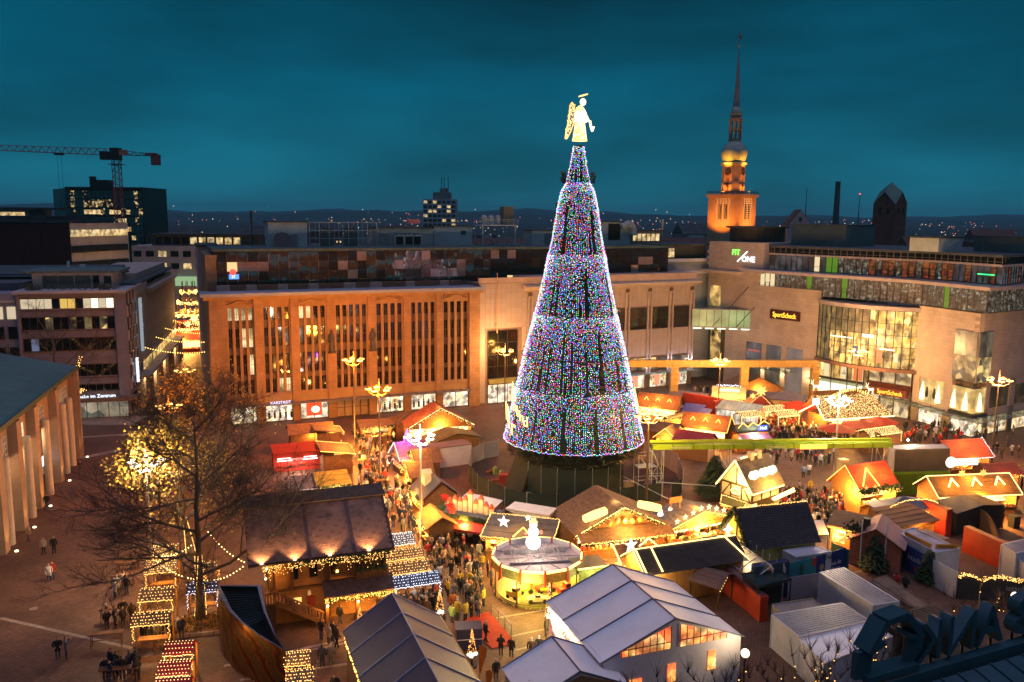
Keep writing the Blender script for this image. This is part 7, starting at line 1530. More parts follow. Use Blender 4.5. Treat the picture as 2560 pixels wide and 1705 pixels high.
f.bx(-3.6,3.6,-1.9,-1.65,4.2,4.5).bx(-3.8,3.8,1.4,1.6,4.2,4.8); f.build('roof_frame',mat('roof_frame_grey',(.33,.30,.30),.5,.2,1),ca)
sn=MB().ball((0,0,5.45),.95,0,14,8).ball((0,0,6.75),.68,0,14,8).ball((0,0,7.65),.48,0,12,7); s_=link('snowman',sn.mesh('snowman',[em('snowman_white',(1,.97,.95),4)],True),ca,loc=(-.2,1.8,0)); MB().lathe([(.55,8.0),(.55,8.06),(.34,8.08),(.34,8.45)],12).build('hat',em('hat_gold',(1,.6,.25),3),s_); MB().ball((-.95,0,6.6),.2).ball((.95,0,6.7),.25).build('hand',em('mitten_red',(1,.2,.1),2.5),s_); lamp(ca,(-.2,-1.2,7.0),420,(1,.80,.66),.5)
link('star_light',star_mesh(.42,.08).mesh('star_light',[em('star_white',(1,1,1),6)]),ca,loc=(-.8,2.2,8.4))
cm=MB().lathe([(.55,.42),(.5,3.6)],12); cm.build('centre_column',mat('carousel_gold',(.5,.34,.08),.4,.2,2),ca)
for i in range(8): a=2*pi*(i+.2)/8; link('post',MB().tube((0,0,0),(0,0,4),.1,.1,6).mesh('post',[woodd]),ca,loc=((rP+.3)*math.cos(a),(rP+.3)*math.sin(a),0))
lamp(ca,(0,-2.4,3.2),900,(1,.66,.14),.4); lamp(ca,(-3,-1.4,3.0),500,(1,.66,.14),.3); lamp(ca,(3,-1.4,3.0),500,(1,.66,.14),.3); lamp(ca,(-2.5,-6.4,3.0),500,(1,.7,.14),.4); lamp(ca,(5.5,-3,3.5),350,(1,.8,.25),.4)
def ride(kind,x,y,rz,c):
    M=T(x,y,.45,rz); b=MB()
    if kind=='car':
        b.ext([M@Vector(p) for p in((-1.1,-.4,.2),(1.1,-.4,.2),(1.2,-.4,.42),(.4,-.4,.6),(-.2,-.4,.62),(-1.1,-.4,.5))],M.to_3x3()@Vector((0,.8,0))); b.bx(-.25,.3,-.3,.3,.55,.85,1,M)
        for wx in(-.75,.75):
            for wy in(-.46,.4): b.tube(M@Vector((wx,wy,.22)),M@Vector((wx,wy+.08,.22)),.24,.24,12,1)
    elif kind=='bike':
        b.bar(M@Vector((-.5,0,.5)),M@Vector((.4,0,.6)),.2,.25).bar(M@Vector((.4,0,.3)),M@Vector((.3,0,1.0)),.08,.08)
        for wx in(-.5,.5): b.tube(M@Vector((wx,-.06,.26)),M@Vector((wx,.06,.26)),.27,.27,12,1)
    else:
        b.bx(-.7,.7,-.4,.4,.2,.8,0,M).bx(.0,.6,-.36,.36,.8,1.3,0,M).bx(.05,.62,-.37,.37,.9,1.2,1,M)
        for wx in(-.45,.45): b.tube(M@Vector((wx,-.46,.2)),M@Vector((wx,-.38,.2)),.2,.2,10,1)
    return b
rc=[('car',-.6,-4.0,.1,(.55,.50,.30),'silver-cream open sports car ride at the front edge of the carousel'),('truck',-3.2,-2.6,-.6,(.5,.3,.06),'orange fire truck ride on the left of the carousel'),('bike',-1.6,-1.9,.3,(.2,.5,.05),'green motorbike ride in the middle of the carousel'),('truck',2.9,-2.4,.5,(.6,.04,.02),'red bus ride on the right of the carousel'),('bike',.6,-2.2,-.2,(.6,.4,.05),'yellow motorbike ride near the carousel column'),('car',.9,-1.2,.2,(.55,.06,.03),'red car ride behind the yellow motorbike')]
for k,x,y,r_,c_,lb in rc:
    p=Matrix.Rotation(rad(8),4,'Z')@Vector((x,y,0)); o=tag(ride(k,0,0,r_,c_).build('ride_vehicle',[mat('ride_%.2f%.2f'%(c_[0],c_[1]),c_,.35,.15,2),dark]),lb,'carousel ride','carousel rides'); o.location=(cc.x+p.x*KS,cc.y+p.y*KS,0); o.scale=(.8,.8,.8)
for x in(-3.5,-2.9): 
    p=Matrix.Rotation(rad(8),4,'Z')@Vector((x,-3.15,0)); 
tk=thing('ticket_booth','carousel ticket booth with lit roof edge and painted sides','booth',P(1468,1490),rad(18)); MB().bx(-1.2,1.2,-.9,.9,0,3.0).build('wall',mat('booth_green',(.18,.24,.08),.6,.5,3),tk); MB().bx(-1.4,1.4,-1.1,1.1,3.0,3.15).build('roof',mat('booth_roof',(.25,.2,.1),.6,.2,1),tk); MB().path([(-1.4,-1.15,3.05),(1.4,-1.15,3.05),(1.4,1.0,3.05)],.07,5).build('rope_light',MATS['carousel_neon'],tk); lamp(tk,(0,-1.9,2.6),160,(1,.8,.3),.2)
# ================================================================ big tents
tentw=mat('tent_white',(.90,.88,.89),.45,.08,.4,spec=.5); seam=mat('tent_seam',(.10,.10,.14),.5,.1,1)
def big_tent(name,label,cx,cy,ang,w,d,eave,ridge_z,bays,roofm,wallm,seamm=seam,sag=.10):
    t=thing(name,label,'marquee',(cx,cy,0),rad(ang)); hw,hd=w/2,d/2; n=6
    pm=[]
    for i in range(bays):
        y0,y1=hd-d*i/bays,hd-d*(i+1)/bays
        for s in(-1,1):
            b=MB(); k=5
            for a in range(k):
                for c in range(n):
                    def pt(u,v):
                        x=s*(hw+.25)*(1-u); z=eave-.1+(ridge_z-eave+.1)*u - sag*math.sin(pi*u)*math.sin(pi*v); return (x,y0+(y1-y0)*v,z)
                    b.face([pt(a/k,c/n),pt((a+1)/k,c/n),pt((a+1)/k,(c+1)/n),pt(a/k,(c+1)/n)])
            b.build('roof_panel',roofm,t,smooth=True)
    f=MB()
    for i in range(bays+1):
        y=hd-d*i/bays
        for s in(-1,1): f.bar((s*(hw+.27),y,eave-.08),(0,y,ridge_z+.04),.09,.07)
    f.bar((0,hd,ridge_z+.04),(0,-hd,ridge_z+.04),.08,.07); f.build('frame',seamm,t)
    MB().bx(-hw,-hw+.05,-hd,hd,0,eave).bx(hw-.05,hw,-hd,hd,0,eave).bx(-hw+.05,hw-.05,hd-.05,hd,0,eave).bx(-hw+.05,hw-.05,-hd,-hd+.05,0,eave).ext([(-hw,hd-.05,eave),(hw,hd-.05,eave),(0,hd-.05,ridge_z-.05)],(0,.04,0)).ext([(-hw,-hd,eave),(hw,-hd,eave),(0,-hd,ridge_z-.05)],(0,.04,0)).build('wall',wallm,t)
    return t
tw=big_tent('white_marquee','large white three-bay marquee with orange-lit gable windows at the bottom',9.4,56.7,20,10.4,9.3,3.9,6.0,3,tentw,mat('tent_wall',(.60,.56,.58),.6,.1,.5))
tl=goods('tent_lit',[(1,.28,.06),(1,.45,.1),(.8,.12,.03),(1,.7,.25)],1.6,1.5,lo=.5); f=MB()
for s,a,b in((-1,-4.0,-.35),(1,.35,4.0)):
    pts=[(a,-4.7,4.0 if s<0 else 4.0),(b,-4.7,4.0),(b,-4.7,5.6 if s<0 else 4.4),(a,-4.7,4.35 if s<0 else 5.6)] if s<0 else [(a,-4.7,4.0),(b,-4.7,4.0),(b,-4.7,4.35),(a,-4.7,5.6)]
    MB().ext(pts,(0,.03,0)).build('gable_window',tl,tw)
    for i in range(8): x=a+(b-a)*i/7; f.bx(x-.025,x+.025,-4.74,-4.7,4.0,4.35+(1.25*(i/7 if s<0 else 1-i/7)))
    f.bx(a,b,-4.745,-4.7,4.45,4.5)
f.build('glazing_bar',mat('bar_red',(.3,.06,.03),.5,.1,1),tw)
for x,w_,z0,z1 in((-2.9,.9,.4,2.3),(-.2,.6,1.6,2.9),(2.9,.6,1.9,3.3)): MB().bx(x-w_/2,x+w_/2,-4.72,-4.68,z0,z1).build('window',tl,tw)
sd=goods('tent_side_goods',[(1,.85,.6),(.3,.15,.1),(.5,.1,.05),(1,.9,.7)],1.6,1.6,lo=.3); MB().bx(-5.24,-5.2,-1.5,4.4,.4,3.2).build('side_glazing',sd,tw); g=MB()
for i in range(420): g.octa((-5.35+R.gauss(0,.05),R.uniform(-1.6,4.6),3.5-abs(R.gauss(0,.35))),.035)
g.build('light_string',em('tent_bulb',(1,.75,.45),11),tw,kind='stuff'); lamp(tw,(-6.0,2.5,2.9),420,(1,.75,.45),.4)
a_,b_=P(1263,1666,3.1),P(1489,1624,3.1); m_=(a_+b_)/2; an_=math.degrees(math.atan2(b_.y-a_.y,b_.x-a_.x)); wd_=(b_-a_).length; dv=Vector((math.sin(rad(an_)),-math.cos(rad(an_)),0))*2.3
ts=big_tent('small_marquee','small pale blue-white marquee with timber front at the bottom edge',m_.x+dv.x,m_.y+dv.y,an_,wd_,4.6,3.1,4.6,1,tentw,MATS['tent_wall'],sag=.06); MB().bx(-wd_/2+.1,wd_/2-.1,-2.4,-2.32,0,3.2).ext([(-wd_/2+.1,-2.4,3.2),(wd_/2-.1,-2.4,3.2),(0,-2.4,4.4)],(0,.06,0)).build('timber_front',woodl,ts)
td=big_tent('dark_marquee','dark violet-grey marquee with pale seams in the bottom centre','' and 0 or -6.2,50.6,20.5,6.6,12.5,3.5,5.7,4,mat('tent_dark',(.085,.065,.10),.5,.15,.5),mat('tent_dark_wall',(.10,.07,.06),.6,.2,.5),mat('pale_seam',(.34,.33,.40),.5,.1,1),.06)
g=MB()
for i in range(150): g.octa((-3.45,6.2-12*i/150,3.0+.12*math.sin(i*1.3)-(.25*abs(math.sin(i*.16)))),.035)
for i in range(150): g.octa((3.5,6.2-12*i/150,3.1+.1*math.sin(i*1.3)),.03)
g.build('light_string',bulbw,td,kind='stuff'); MB().bar((3.5,6.2,3.42),(3.5,-6.2,3.42),.1,.08).build('edge_trim',mat('yellow_trim',(.6,.35,.05),.5,.1,1),td)
def light_cone(label,basep,h,m,zb=.9):
    t=thing('lit_cone_tree',label,'light ornament',P(*basep),0,'small glowing cone trees on stands'); MB().lathe([(.35,0),(.35,.12),(.08,.14),(.08,zb)],10).build('stand',dark,t); g=MB(); rg=random.Random(len(label))
    for i in range(130):
        k=rg.random(); a=rg.random()*6.28; r=.34*(1-k)+.02; g.octa((r*math.cos(a),r*math.sin(a),zb+(h-zb)*k),.035)
    g.build('bulbs',m,t,kind='stuff'); g=MB()
    for i in range(14): g.ball((rg.gauss(0,.16),rg.gauss(0,.16),zb+.2*rg.random()),.1,0,6,4)
    g.build('baubles',em('bauble_white',(1,.85,.7),5),t); lamp(t,(0,-.5,zb+.5),40,WARM,.1)
ob_=em('orange_cone',(1,.38,.08),9); light_cone('orange glowing cone tree behind the back corner of the dark marquee',(1100,1560),2.9,ob_); light_cone('orange glowing cone tree left of the dark marquee, rear one',(901,1608),3.0,ob_); light_cone('orange glowing cone tree left of the dark marquee, front one',(912,1718),3.0,ob_); light_cone('orange glowing cone tree at the right edge of the dark marquee',(1180,1668),2.9,ob_); light_cone('tall glowing cone tree at the entrance corner of the white marquee',(1372,1570),3.8,em('gold_cone',(1,.55,.2),9)); light_cone('glowing cone tree further along the entrance side of the white marquee',(1392,1610),3.0,MATS['gold_cone'])
# ---- red carpet ramp, rails, cabinet, bin, beach flag
pts=[P(1157,1548,.03),P(1222,1529,.03),P(1290,1608,.03),P(1230,1622,.03)]; o=tag(MB().ext([tuple(p) for p in pts],(0,0,.03)).build('red_carpet',mat('carpet_red',(.42,.028,.01),.85,.2,3)),'red carpet laid on the paving in front of the carousel','carpet')
hr_=thing('handrail','curved steel handrail beside the red carpet','handrail',P(1240,1545),0); q=[P(u,v)-hr_.location for u,v in((1228,1540),(1246,1556),(1262,1572),(1278,1592))]; f=MB()
for p in q: f.tube(p,p+Vector((0,0,1)),.03)
f.path([p+Vector((0,0,1)) for p in q],.03).path([p+Vector((0,0,.55)) for p in q],.025); f.build('rail',metal,hr_)
cb=thing('navy_cabinet','dark blue wheeled cabinet beside the dark marquee','cabinet',P(1172,1618),rad(8)); MB().bx(-.95,.95,-.6,.6,.15,1.7).build('body',mat('navy',(.03,.03,.09),.4,.2,1),cb); MB().bx(-1,1,-.65,.65,1.7,1.78).build('lid',MATS['navy'],cb); MB().bx(-.95,.95,-.62,-.6,.9,.96).build('trim',whitep,cb)
bn=thing('rubbish_bin','orange litter bin with black bag beside the dark marquee','bin',P(893,1671),0); MB().lathe([(.33,0),(.42,1.0)],14).build('body',mat('bin_orange',(.62,.11,.02),.5,.15,2),bn); MB().lathe([(.46,.95),(.48,1.12),(.40,1.2),(.30,1.05)],14).build('bag',dark,bn)
bf=thing('beach_flag','orange feather flag standing beside the dark marquee','flag',P(1198,1700),0); MB().tube((0,0,0),(0,0,2.6),.02).build('pole',metal,bf); MB().ext([(0,0,.5),(.1,0,.5),(.5,0,1.9),(.55,0,2.4),(.3,0,2.65),(.02,0,2.5)],(0,.02,0)).build('cloth',mat('flag_orange',(.75,.22,.02),.6,.1,2),bf); bf2=thing('beach_flag','orange feather flag cut off by the bottom edge','flag',P(1215,1750),0); MB().tube((0,0,0),(0,0,2.2),.02).build('pole',metal,bf2); MB().ext([(0,0,.5),(.4,0,1.5),(.5,0,2.0),(.25,0,2.2),(.02,0,2.1)],(0,.02,0)).build('cloth',MATS['flag_orange'],bf2)
# ---- curved metal shell (lower left)
sh_=thing('metal_shell','curved iridescent metal-clad entrance shell with dark railed opening, bottom left','entrance','' and 0 or P(600,1700),0); o0=sh_.location
ed=[P(543,1463,4.6),P(553,1497,4.45),P(575,1530,4.25),(P(608,1560,3.95)),P(652,1592,3.6),P(715,1628,3.1)]; ed=[p-o0 for p in ed]; A_=ed[0]; C_=P(652,1463,4.6)-o0; D_=P(666,1530,4.1)-o0; E_=P(690,1590,3.5)-o0
def iri(n):
    m,nt,N,L,b=base(n); b.inputs['Metallic'].default_value=.85; b.inputs['Roughness'].default_value=.35
    tc=N.new('ShaderNodeTexCoord'); mp=N.new('ShaderNodeMapping'); mp.inputs['Scale'].default_value=(.35,.35,1.1); mp.inputs['Rotation'].default_value=(.4,.3,0); L.new(tc.outputs['Object'],mp.inputs[0]); w=N.new('ShaderNodeTexWave'); w.inputs['Scale'].default_value=.55; w.inputs['Distortion'].default_value=7; w.inputs['Detail'].default_value=3; L.new(mp.outputs[0],w.inputs[0]); rp=N.new('ShaderNodeValToRGB'); e=rp.color_ramp.elements; e[0].color=(.10,.045,.02,1); e[1].color=(.16,.11,.05,1); q=e.new(.45); q.color=(.30,.12,.035,1); q=e.new(.7); q.color=(.12,.09,.05,1); L.new(w.outputs[0],rp.inputs[0]); L.new(rp.outputs[0],b.inputs['Base Color']); return m
irm=iri('iridescent_cladding')
pmn=0
for a,b in zip(ed,ed[1:]):
    for k in range(2):
        p,q=a.lerp(b,k/2),a.lerp(b,(k+1)/2); nz=4
        for j in range(nz):
            g_=.012; f0,f1=j/nz,(j+1)/nz; d=(q-p).normalized()*g_
            MB().face([(p.x+d.x,p.y+d.y,p.z*f0+g_),(q.x-d.x,q.y-d.y,q.z*f0+g_),(q.x-d.x,q.y-d.y,q.z*f1),(p.x+d.x,p.y+d.y,p.z*f1)]).build('cladding_panel',irm,sh_)
bk=MB()
for a,b in zip([A_,C_,D_,E_],[C_,D_,E_,ed[-1]]): bk.face([(a.x,a.y,0),(b.x,b.y,0),b,a])
bk.build('back_wall',mat('shell_back',(.06,.045,.04),.5,.3,1),sh_)
rm=mat('shell_rim',(.30,.30,.36),.4,.2,1,me=.3); cn_=(A_+C_+ed[3])/3; rim=MB()
loop=ed+[E_,D_,C_]
for i,a in enumerate(loop):
    b=loop[(i+1)%len(loop)]
    def inn_(p): v=(cn_-p); v.z=0; return p+v.normalized()*(.38 if i<5 else .3)
    def inn2(p): v=(cn_-p); v.z=0; return p+v.normalized()*.34
    rim.face([a+Vector((0,0,.02)),b+Vector((0,0,.02)),inn2(b)+Vector((0,0,.02)),inn2(a)+Vector((0,0,.02))])
rim.build('rim',rm,sh_); gr=MB(); 
gr.face([Vector((p.x,p.y,2.6)) for p in ed+[E_,D_,C_]]); gr.build('inner_floor',mat('shell_dark',(.015,.02,.022),.5,.3,1),sh_); gr=MB()
for i in range(14):
    t_=i/14; a=A_.lerp(ed[3],t_); b=C_.lerp(D_,t_); gr.bar((a.x,a.y,a.z-.55),(b.x,b.y,b.z-.55),.04,.04)
gr.build('inner_rails',mat('rail_teal',(.08,.13,.15),.4,.2,1),sh_)
# ================================================================ right foreground: entrance hall, containers, banners
def wallq(name,label,p0,p1,h,m,cat='banner',th=.06,z0=0,group=None,posts=True):
    a,b=P(*p0),P(*p1); d=b-a; t=thing(name,label,cat,a,math.atan2(d.y,d.x),group); L=d.length; MB().bx(0,L,0,th,z0,h).build('panel' if th<.2 else 'wall',m,t)
    if posts and th<.2: MB().tube((0,.1,0),(0,.1,h+.05),.03).tube((L,.1,0),(L,.1,h+.05),.03).build('post',metal,t)
    t['L_']=L; return t,L
a,b=P(1775,1452),P(1898,1556); hz0=ZV(a.x,a.y,1391); d=b-a; an_=math.atan2(d.y,d.x); L=d.length
ue=thing('underground_entrance','red-clad underground station entrance with glazed lift hall on its far side','station entrance',a,an_); rp_=brick('red_cladding',(.36,.030,.012),(.40,.040,.016),(.20,.012,.006),1,2.4,.9,.012,r=.5,rot=(pi/2,0,0),bump=.2,v=.3,ns=.5)
MB().ext([(0,0,0),(L,0,0),(L,0,hz0*.93),(0,0,hz0)],(0,.75,0)).build('red_wall',rp_,ue); MB().ext([(0,.1,hz0),(L-.2,.1,hz0*.935),(L-.2,.65,hz0*.935),(0,.65,hz0)],(0,0,.05)).build('coping',mat('coping_violet',(.12,.06,.07),.5,.2,1),ue)
zg_=hz0; f=MB(); wG=3.0; Lg=L*.68
for i in range(8):
    x=-1.9+i*(Lg+1.9)/7; f.bx(x-.04,x+.04,.8,.88,zg_-.3,zg_+.1).bx(x-.04,x+.04,wG+.72,wG+.8,0,zg_+1.2); f.bar((x,.84,zg_+.1),(x,wG*.6+.8,zg_+1.1),.07,.07)
f.bx(-1.9,Lg,.8,.88,zg_,zg_+.1).bar((-1.9,wG*.6+.8,zg_+1.1),(Lg,wG*.6+.8,zg_+1.1),.08,.08)
for z in(0,1.1,2.2,3.3): f.bx(-1.95,-1.85,.0,wG+.8,z,z+.07)
for y in(0,1.0,2.0,3.0,3.7): f.bx(-1.95,-1.85,y-.04,y+.04,0,zg_+.1)
for z in(0,1.1,2.2,3.3): f.bx(-1.9,0,-.04,.04,z,z+.07)
for x in(-1.9,-.95,0): f.bx(x-.05,x+.05,-.05,.05,0,zg_+.05)
f.build('glazing_frame',mat('frame_pale',(.50,.46,.42),.4,.1,1,me=.2),ue); cg=clear('lift_glass',(.80,.82,.80),.82)
MB().face([(-1.9,.0,.05),(0,.0,.05),(0,.0,zg_),(-1.9,.0,zg_)]).face([(-1.91,0,.05),(-1.91,wG+.8,.05),(-1.91,wG+.8,zg_),(-1.91,0,zg_)]).face([(-1.9,.86,zg_+.08),(Lg,.86,zg_+.08),(Lg,wG*.6+.8,zg_+1.1),(-1.9,wG*.6+.8,zg_+1.1)]).build('glass_pane',cg,ue)
MB().bx(-1.6,Lg,wG*.6+.9,wG*.6+1.0,0,zg_+.9).build('inner_wall',mat('hall_inner',(.55,.45,.32),.7,.15,1),ue)
for x in(-.8,2,4.6): MB().tube((x-.1,1.9,zg_-.2),(x+.1,1.9,zg_-.2),.1).build('ceiling_lamp',em('hall_lamp',(1,.82,.55),16),ue); lamp(ue,(x,1.9,zg_-.5),190,(1,.8,.5),.2)
pr=thing('gabled_porch','small brown gabled roof leaning against the red wall','porch',P(1775,1500),rad(-40)); rf=MB(); slope(rf,(-1.4,-1.5,1.9),(1.6,-1.5,1.9),(1.6,0,2.8),(-1.4,0,2.8),4); slope(rf,(1.6,1.5,2.2),(-1.4,1.5,2.2),(-1.4,0,2.8),(1.6,0,2.8),4); rf.build('roof',mat('brown_sheet',(.13,.07,.06),.6,.2,1),pr); MB().bx(1.3,1.4,-1.3,-1.2,0,1.9).bx(-1.3,-1.2,-1.3,-1.2,0,1.9).bx(1.3,1.4,1.2,1.3,0,2.2).build('post',woodd,pr); bulbs_on([(1.6,-1.5,1.8),(1.6,0,2.7)],.25,.04).build('light_string',bulbw,pr,kind='stuff')
def boxq(name,label,pxs,z,m,cat='container',z0=0,group=None,ribs=0,roofm=None,ribm=None,along=True):
    pts=[P(u,v,z) for u,v in pxs]; c=sum(pts,Vector())/4; t=thing(name,label,cat,(c.x,c.y,0),0,group); q=[p-Vector((c.x,c.y,0)) for p in pts]; q=[Vector((p.x,p.y,z)) for p in q]
    MB().prism([(p.x,p.y) for p in q],z0,z-.02).build('wall',m,t); MB().prism([(p.x*.995,p.y*.995) for p in q],z-.015,z+.01).build('roof',roofm or m,t)
    f=MB()
    for a,b in zip(q,q[1:]+q[:1]): f.bar((a.x,a.y,z),(b.x,b.y,z),.1,.12).bar((a.x,a.y,z0),(a.x,a.y,z),.1,.1)
    f.build('edge_frame',m,t)
    if ribs:
        for i in range(ribs):
            t_=(i+.5)/ribs; a,b=(q[0].lerp(q[3],t_),q[1].lerp(q[2],t_)); rb__=MB().bar((a.x,a.y,z+.03),(b.x,b.y,z+.03),(q[0]-q[3]).length/ribs*.5,.07); rb__.build('roof_rib',ribm or roofm or m,t)
    return t
cw_=mat('container_white',(.66,.63,.64),.5,.15,.5); crf=mat('container_roof',(.40,.40,.46),.35,.2,.5,me=.3)
boxq('white_container','long white container with ribbed roof, middle of the lower right',[(2049,1432),(2183,1514),(2248,1504),(2110,1420)],2.6,cw_,group='white containers at lower right',ribs=9,roofm=crf)
boxq('white_container','white container with broadly ribbed roof at the bottom, behind the pollard trees',[(1930,1538),(2105,1508),(2174,1553),(2000,1594)],2.6,cw_,group='white containers at lower right',ribs=12,roofm=crf)
boxq('white_container','white container with smooth pale roof cut by the bottom edge',[(2000,1600),(2178,1557),(2230,1592),(2060,1660)],2.6,cw_,group='white containers at lower right',roofm=tentw)
boxq('low_cabin','flat grey-brown cabin roof between the red wall and the containers',[(1931,1512),(2030,1497),(2060,1520),(1958,1534)],2.2,mat('taupe2',(.22,.19,.18),.7,.2,.6),'cabin')
boxq('boarded_deck','low brown boarded roof right of the long white container',[(2175,1455),(2290,1523),(2318,1512),(2215,1440)],1.2,mat('board_brown',(.22,.14,.10),.75,.3,1),'shed',ribs=1)
boxq('dark_container','dark brown ribbed container in the lower right',[(2180,1545),(2335,1514),(2390,1545),(2250,1580)],2.6,mat('dark_container',(.07,.05,.045),.7,.3,1),group=None,ribs=11)
boxq('beige_container','beige wood-sided box lit warm behind the roof letters',[(2255,1582),(2395,1550),(2440,1600),(2300,1630)],2.4,mat('beige_side',(.40,.26,.14),.7,.2,1))
gh=boxq('trade_container','white low container lettered GROSSHANDEL with red square emblem','' and 0 or [(1957,1376),(2036,1364),(2078,1380),(1990,1393)],2.4,cw_); a,b=P(1990,1393,2.4),P(2078,1380,2.4); an_=math.atan2(b.y-a.y,b.x-a.x); o=Vector((gh.location.x,gh.location.y,0)); m_=(a+b)/2-o
text('GROSSHANDEL',.62,mat('ink_black',(.02,.02,.02),.6,.1,1),gh,(m_.x+.75*math.cos(an_)+.04*math.sin(an_),m_.y+.75*math.sin(an_)-.06,1.95),an_,.01); e_=MB().bx(-.5,.5,-.09,-.06,.9,1.9).build('emblem',mat('emblem_red',(.5,.02,.02),.5,.1,1),gh); e_.location=(m_.x-1.25*math.cos(an_),m_.y-1.25*math.sin(an_),0); e_.rotation_euler=(0,0,an_); text('M',.85,MATS['ink_black'],gh,(m_.x-1.25*math.cos(an_)+.1*math.sin(an_),m_.y-1.25*math.sin(an_)-.12,1.4),an_,.01)
bl_=boxq('blue_container','dark blue box numbered 3 behind the black roof of the entrance',[(1880,1411),(1965,1398),(1972,1404),(1890,1419)],3.2,mat('blue_box',(.035,.055,.11),.45,.2,1)); a,b=P(1890,1419,3.2),P(1972,1404,3.2); an_=math.atan2(b.y-a.y,b.x-a.x); c=a.lerp(b,.86)-Vector((bl_.location.x,bl_.location.y,0)); text('3',.95,whitep,bl_,(c.x,c.y-.1,2.5),an_,.01)
text('WC',.45,whitep,bl_,(c.x,c.y-.1,1.6),an_,.01)
br_=boxq('black_roof','flat black glazed roof on posts at the end of the red wall',[(1857,1434),(1952,1428),(1977,1447),(1895,1466)],2.8,glassy('black_roof_glass',(.02,.03,.035),.2),'shelter',z0=2.6)
f=MB()
for u,v in((1860,1434),(1952,1428),(1977,1447),(1895,1466)): p=P(u,v,2.8)-Vector((br_.location.x,br_.location.y,0)); f.tube((p.x,p.y,0),(p.x,p.y,2.6),.06)
f.build('post',dark,br_); p=P(1940,1455,2.0)-Vector((br_.location.x,br_.location.y,0)); MB().bx(p.x-.9,p.x+.3,p.y-.05,p.y+.05,0,2.5).build('glass_door',MATS['black_roof_glass'],br_)
# banners
bmat=goods('x_unused',[(0,0,0),(0,0,0)],0,1)
t,L=wallq('tree_banner','turquoise printed banner with a fir tree picture beside the blue box','' and 0 or (1972,1472),(2038,1456),2.4,mat('banner_teal',(.03,.24,.28),.6,.15,1)); z=MB()
for k in range(5): z.ext([(L*.42-.5+.08*k,-.02,.5+.3*k),(L*.42+.5-.08*k,-.02,.5+.3*k),(L*.42,-.02,.95+.3*k)],(0,.01,0))
z.build('printed_tree',mat('print_green',(.03,.14,.05),.6,.1,1),t); MB().bx(0,L,-.02,-.005,0,.45).build('printed_crowd',mat('print_brown',(.22,.09,.05),.7,.6,6),t); MB().bx(L*.85,L,-.02,-.005,1.6,2.4).build('printed_corner',redm,t)
nav=mat('banner_blue',(.025,.045,.22),.6,.2,1)
t,L=wallq('city_banner','blue city banner lettered Palma de Mallorca behind the long white container',(2040,1452),(2110,1428),2.3,nav); text('Palma de',.55,whitep,t,(L*.6,-.03,1.15),0,.005); text('Mallorca',.55,whitep,t,(L*.6,-.03,.6),0,.005); MB().lathe([(.3,0),(.3,.02)],14).build('emblem',mat('gold_dot',(.5,.35,.15),.5,.1,1),t).matrix_basis=Matrix.Translation((L*.17,0,1.15))@Matrix.Rotation(pi/2,4,'X')
t,L=wallq('city_banner','blue city banner lettered Istanbul before the white sign container',(2250,1415),(2326,1462),2.4,nav); text('Istanbul',.72,whitep,t,(L*.5,-.03,1.45),0,.005); MB().ext([(L*.5+.35*math.cos(k*pi/5)*(1 if k%2 else .5),-.03,.6+.35*math.sin(k*pi/5)*(1 if k%2 else .5)) for k in range(10)],(0,.01,0)).build('emblem',redm,t)
t,L=wallq('white_hoarding','white hoarding running down beside the Istanbul banner',(2328,1463),(2388,1496),2.4,cw_); 
t,L=wallq('dark_banner','dark hoarding lettered istanbul under the warm string of lights at right',(2390,1498),(2640,1510),2.0,mat('hoarding_dark',(.035,.03,.035),.8,.3,1)); text('istanbul',.7,mat('pale_ink',(.35,.33,.38),.6,.1,1),t,(L*.62,-.03,1.2),0,.005)
g=MB()
for i in range(260): k=R.random(); g.octa((L*k,-.1+R.gauss(0,.1),2.1+.18*math.sin(k*19)+R.gauss(0,.1)),.045)
g.build('light_string',em('amber_bulb',(1,.5,.12),10),t,kind='stuff')
t,L=wallq('teal_hoarding','teal hoarding panel behind the white lettered container',(2075,1410),(2118,1432),2.2,mat('teal_board',(.04,.17,.16),.6,.2,1)); t,L=wallq('pale_hoarding','pale grey hoarding between the black roof and the long container',(1968,1500),(2048,1487),2.0,mat('grey_board',(.30,.28,.31),.7,.15,.6))
# right-hand stalls
zc=2.6; gc=boxq('green_container','lime green shipping container under the grey office cabin','' and 0 or [(2236,1185),(2374,1180),(2360,1168),(2222,1172)],2.6,lime,ribs=0)
q0,q1=P(2236,1185,2.6),P(2374,1180,2.6); f=MB(); dd=(q1-q0); nn=34
for i in range(nn): p=q0+dd*i/nn-gc.location; f.bx(p.x-.04,p.x+.04,p.y-.06,p.y,0.1,2.5)
f.build('corrugation',mat('lime_dark',(1,1,1)),gc)
oc=boxq('office_cabin','grey ribbed office cabin stacked on the green container','' and 0 or [(2240,1125),(2374,1122),(2360,1110),(2222,1113)],5.3,mat('cabin_grey',(.17,.14,.12),.45,.2,.6),'cabin',z0=2.62,roofm=mat('cabin_top',(.40,.36,.38),.6,.1,.6)); q0,q1=P(2240,1125,5.3),P(2374,1122,5.3); dd=q1-q0; f=MB()
for i in range(40): p=q0+dd*i/40-oc.location; f.bx(p.x-.035,p.x+.035,p.y-.05,p.y,2.75,5.1)
f.build('corrugation',MATS['cabin_grey'],oc); c=P(2270,1100,5.6); o=tag(MB().octa((0,0,0),.22).build('flood_lamp',em('flood_white',(1,.85,.6),25)),'bright white flood lamp on the roof of the grey cabin','lamp'); o.location=c; lamp(o,(0,-.6,.3),350,(1,.8,.5),.1)
hut('red-roofed stall edged with white star lights behind the grey cabin',(2400,1126,2.8),12,5.6,4.0,2.7,1.6,'x',redroof,wood,gd1,'fr',edge_m=em('white_star_bulb',(.9,.95,1),10),bulbs=True,power=600,courses=10)
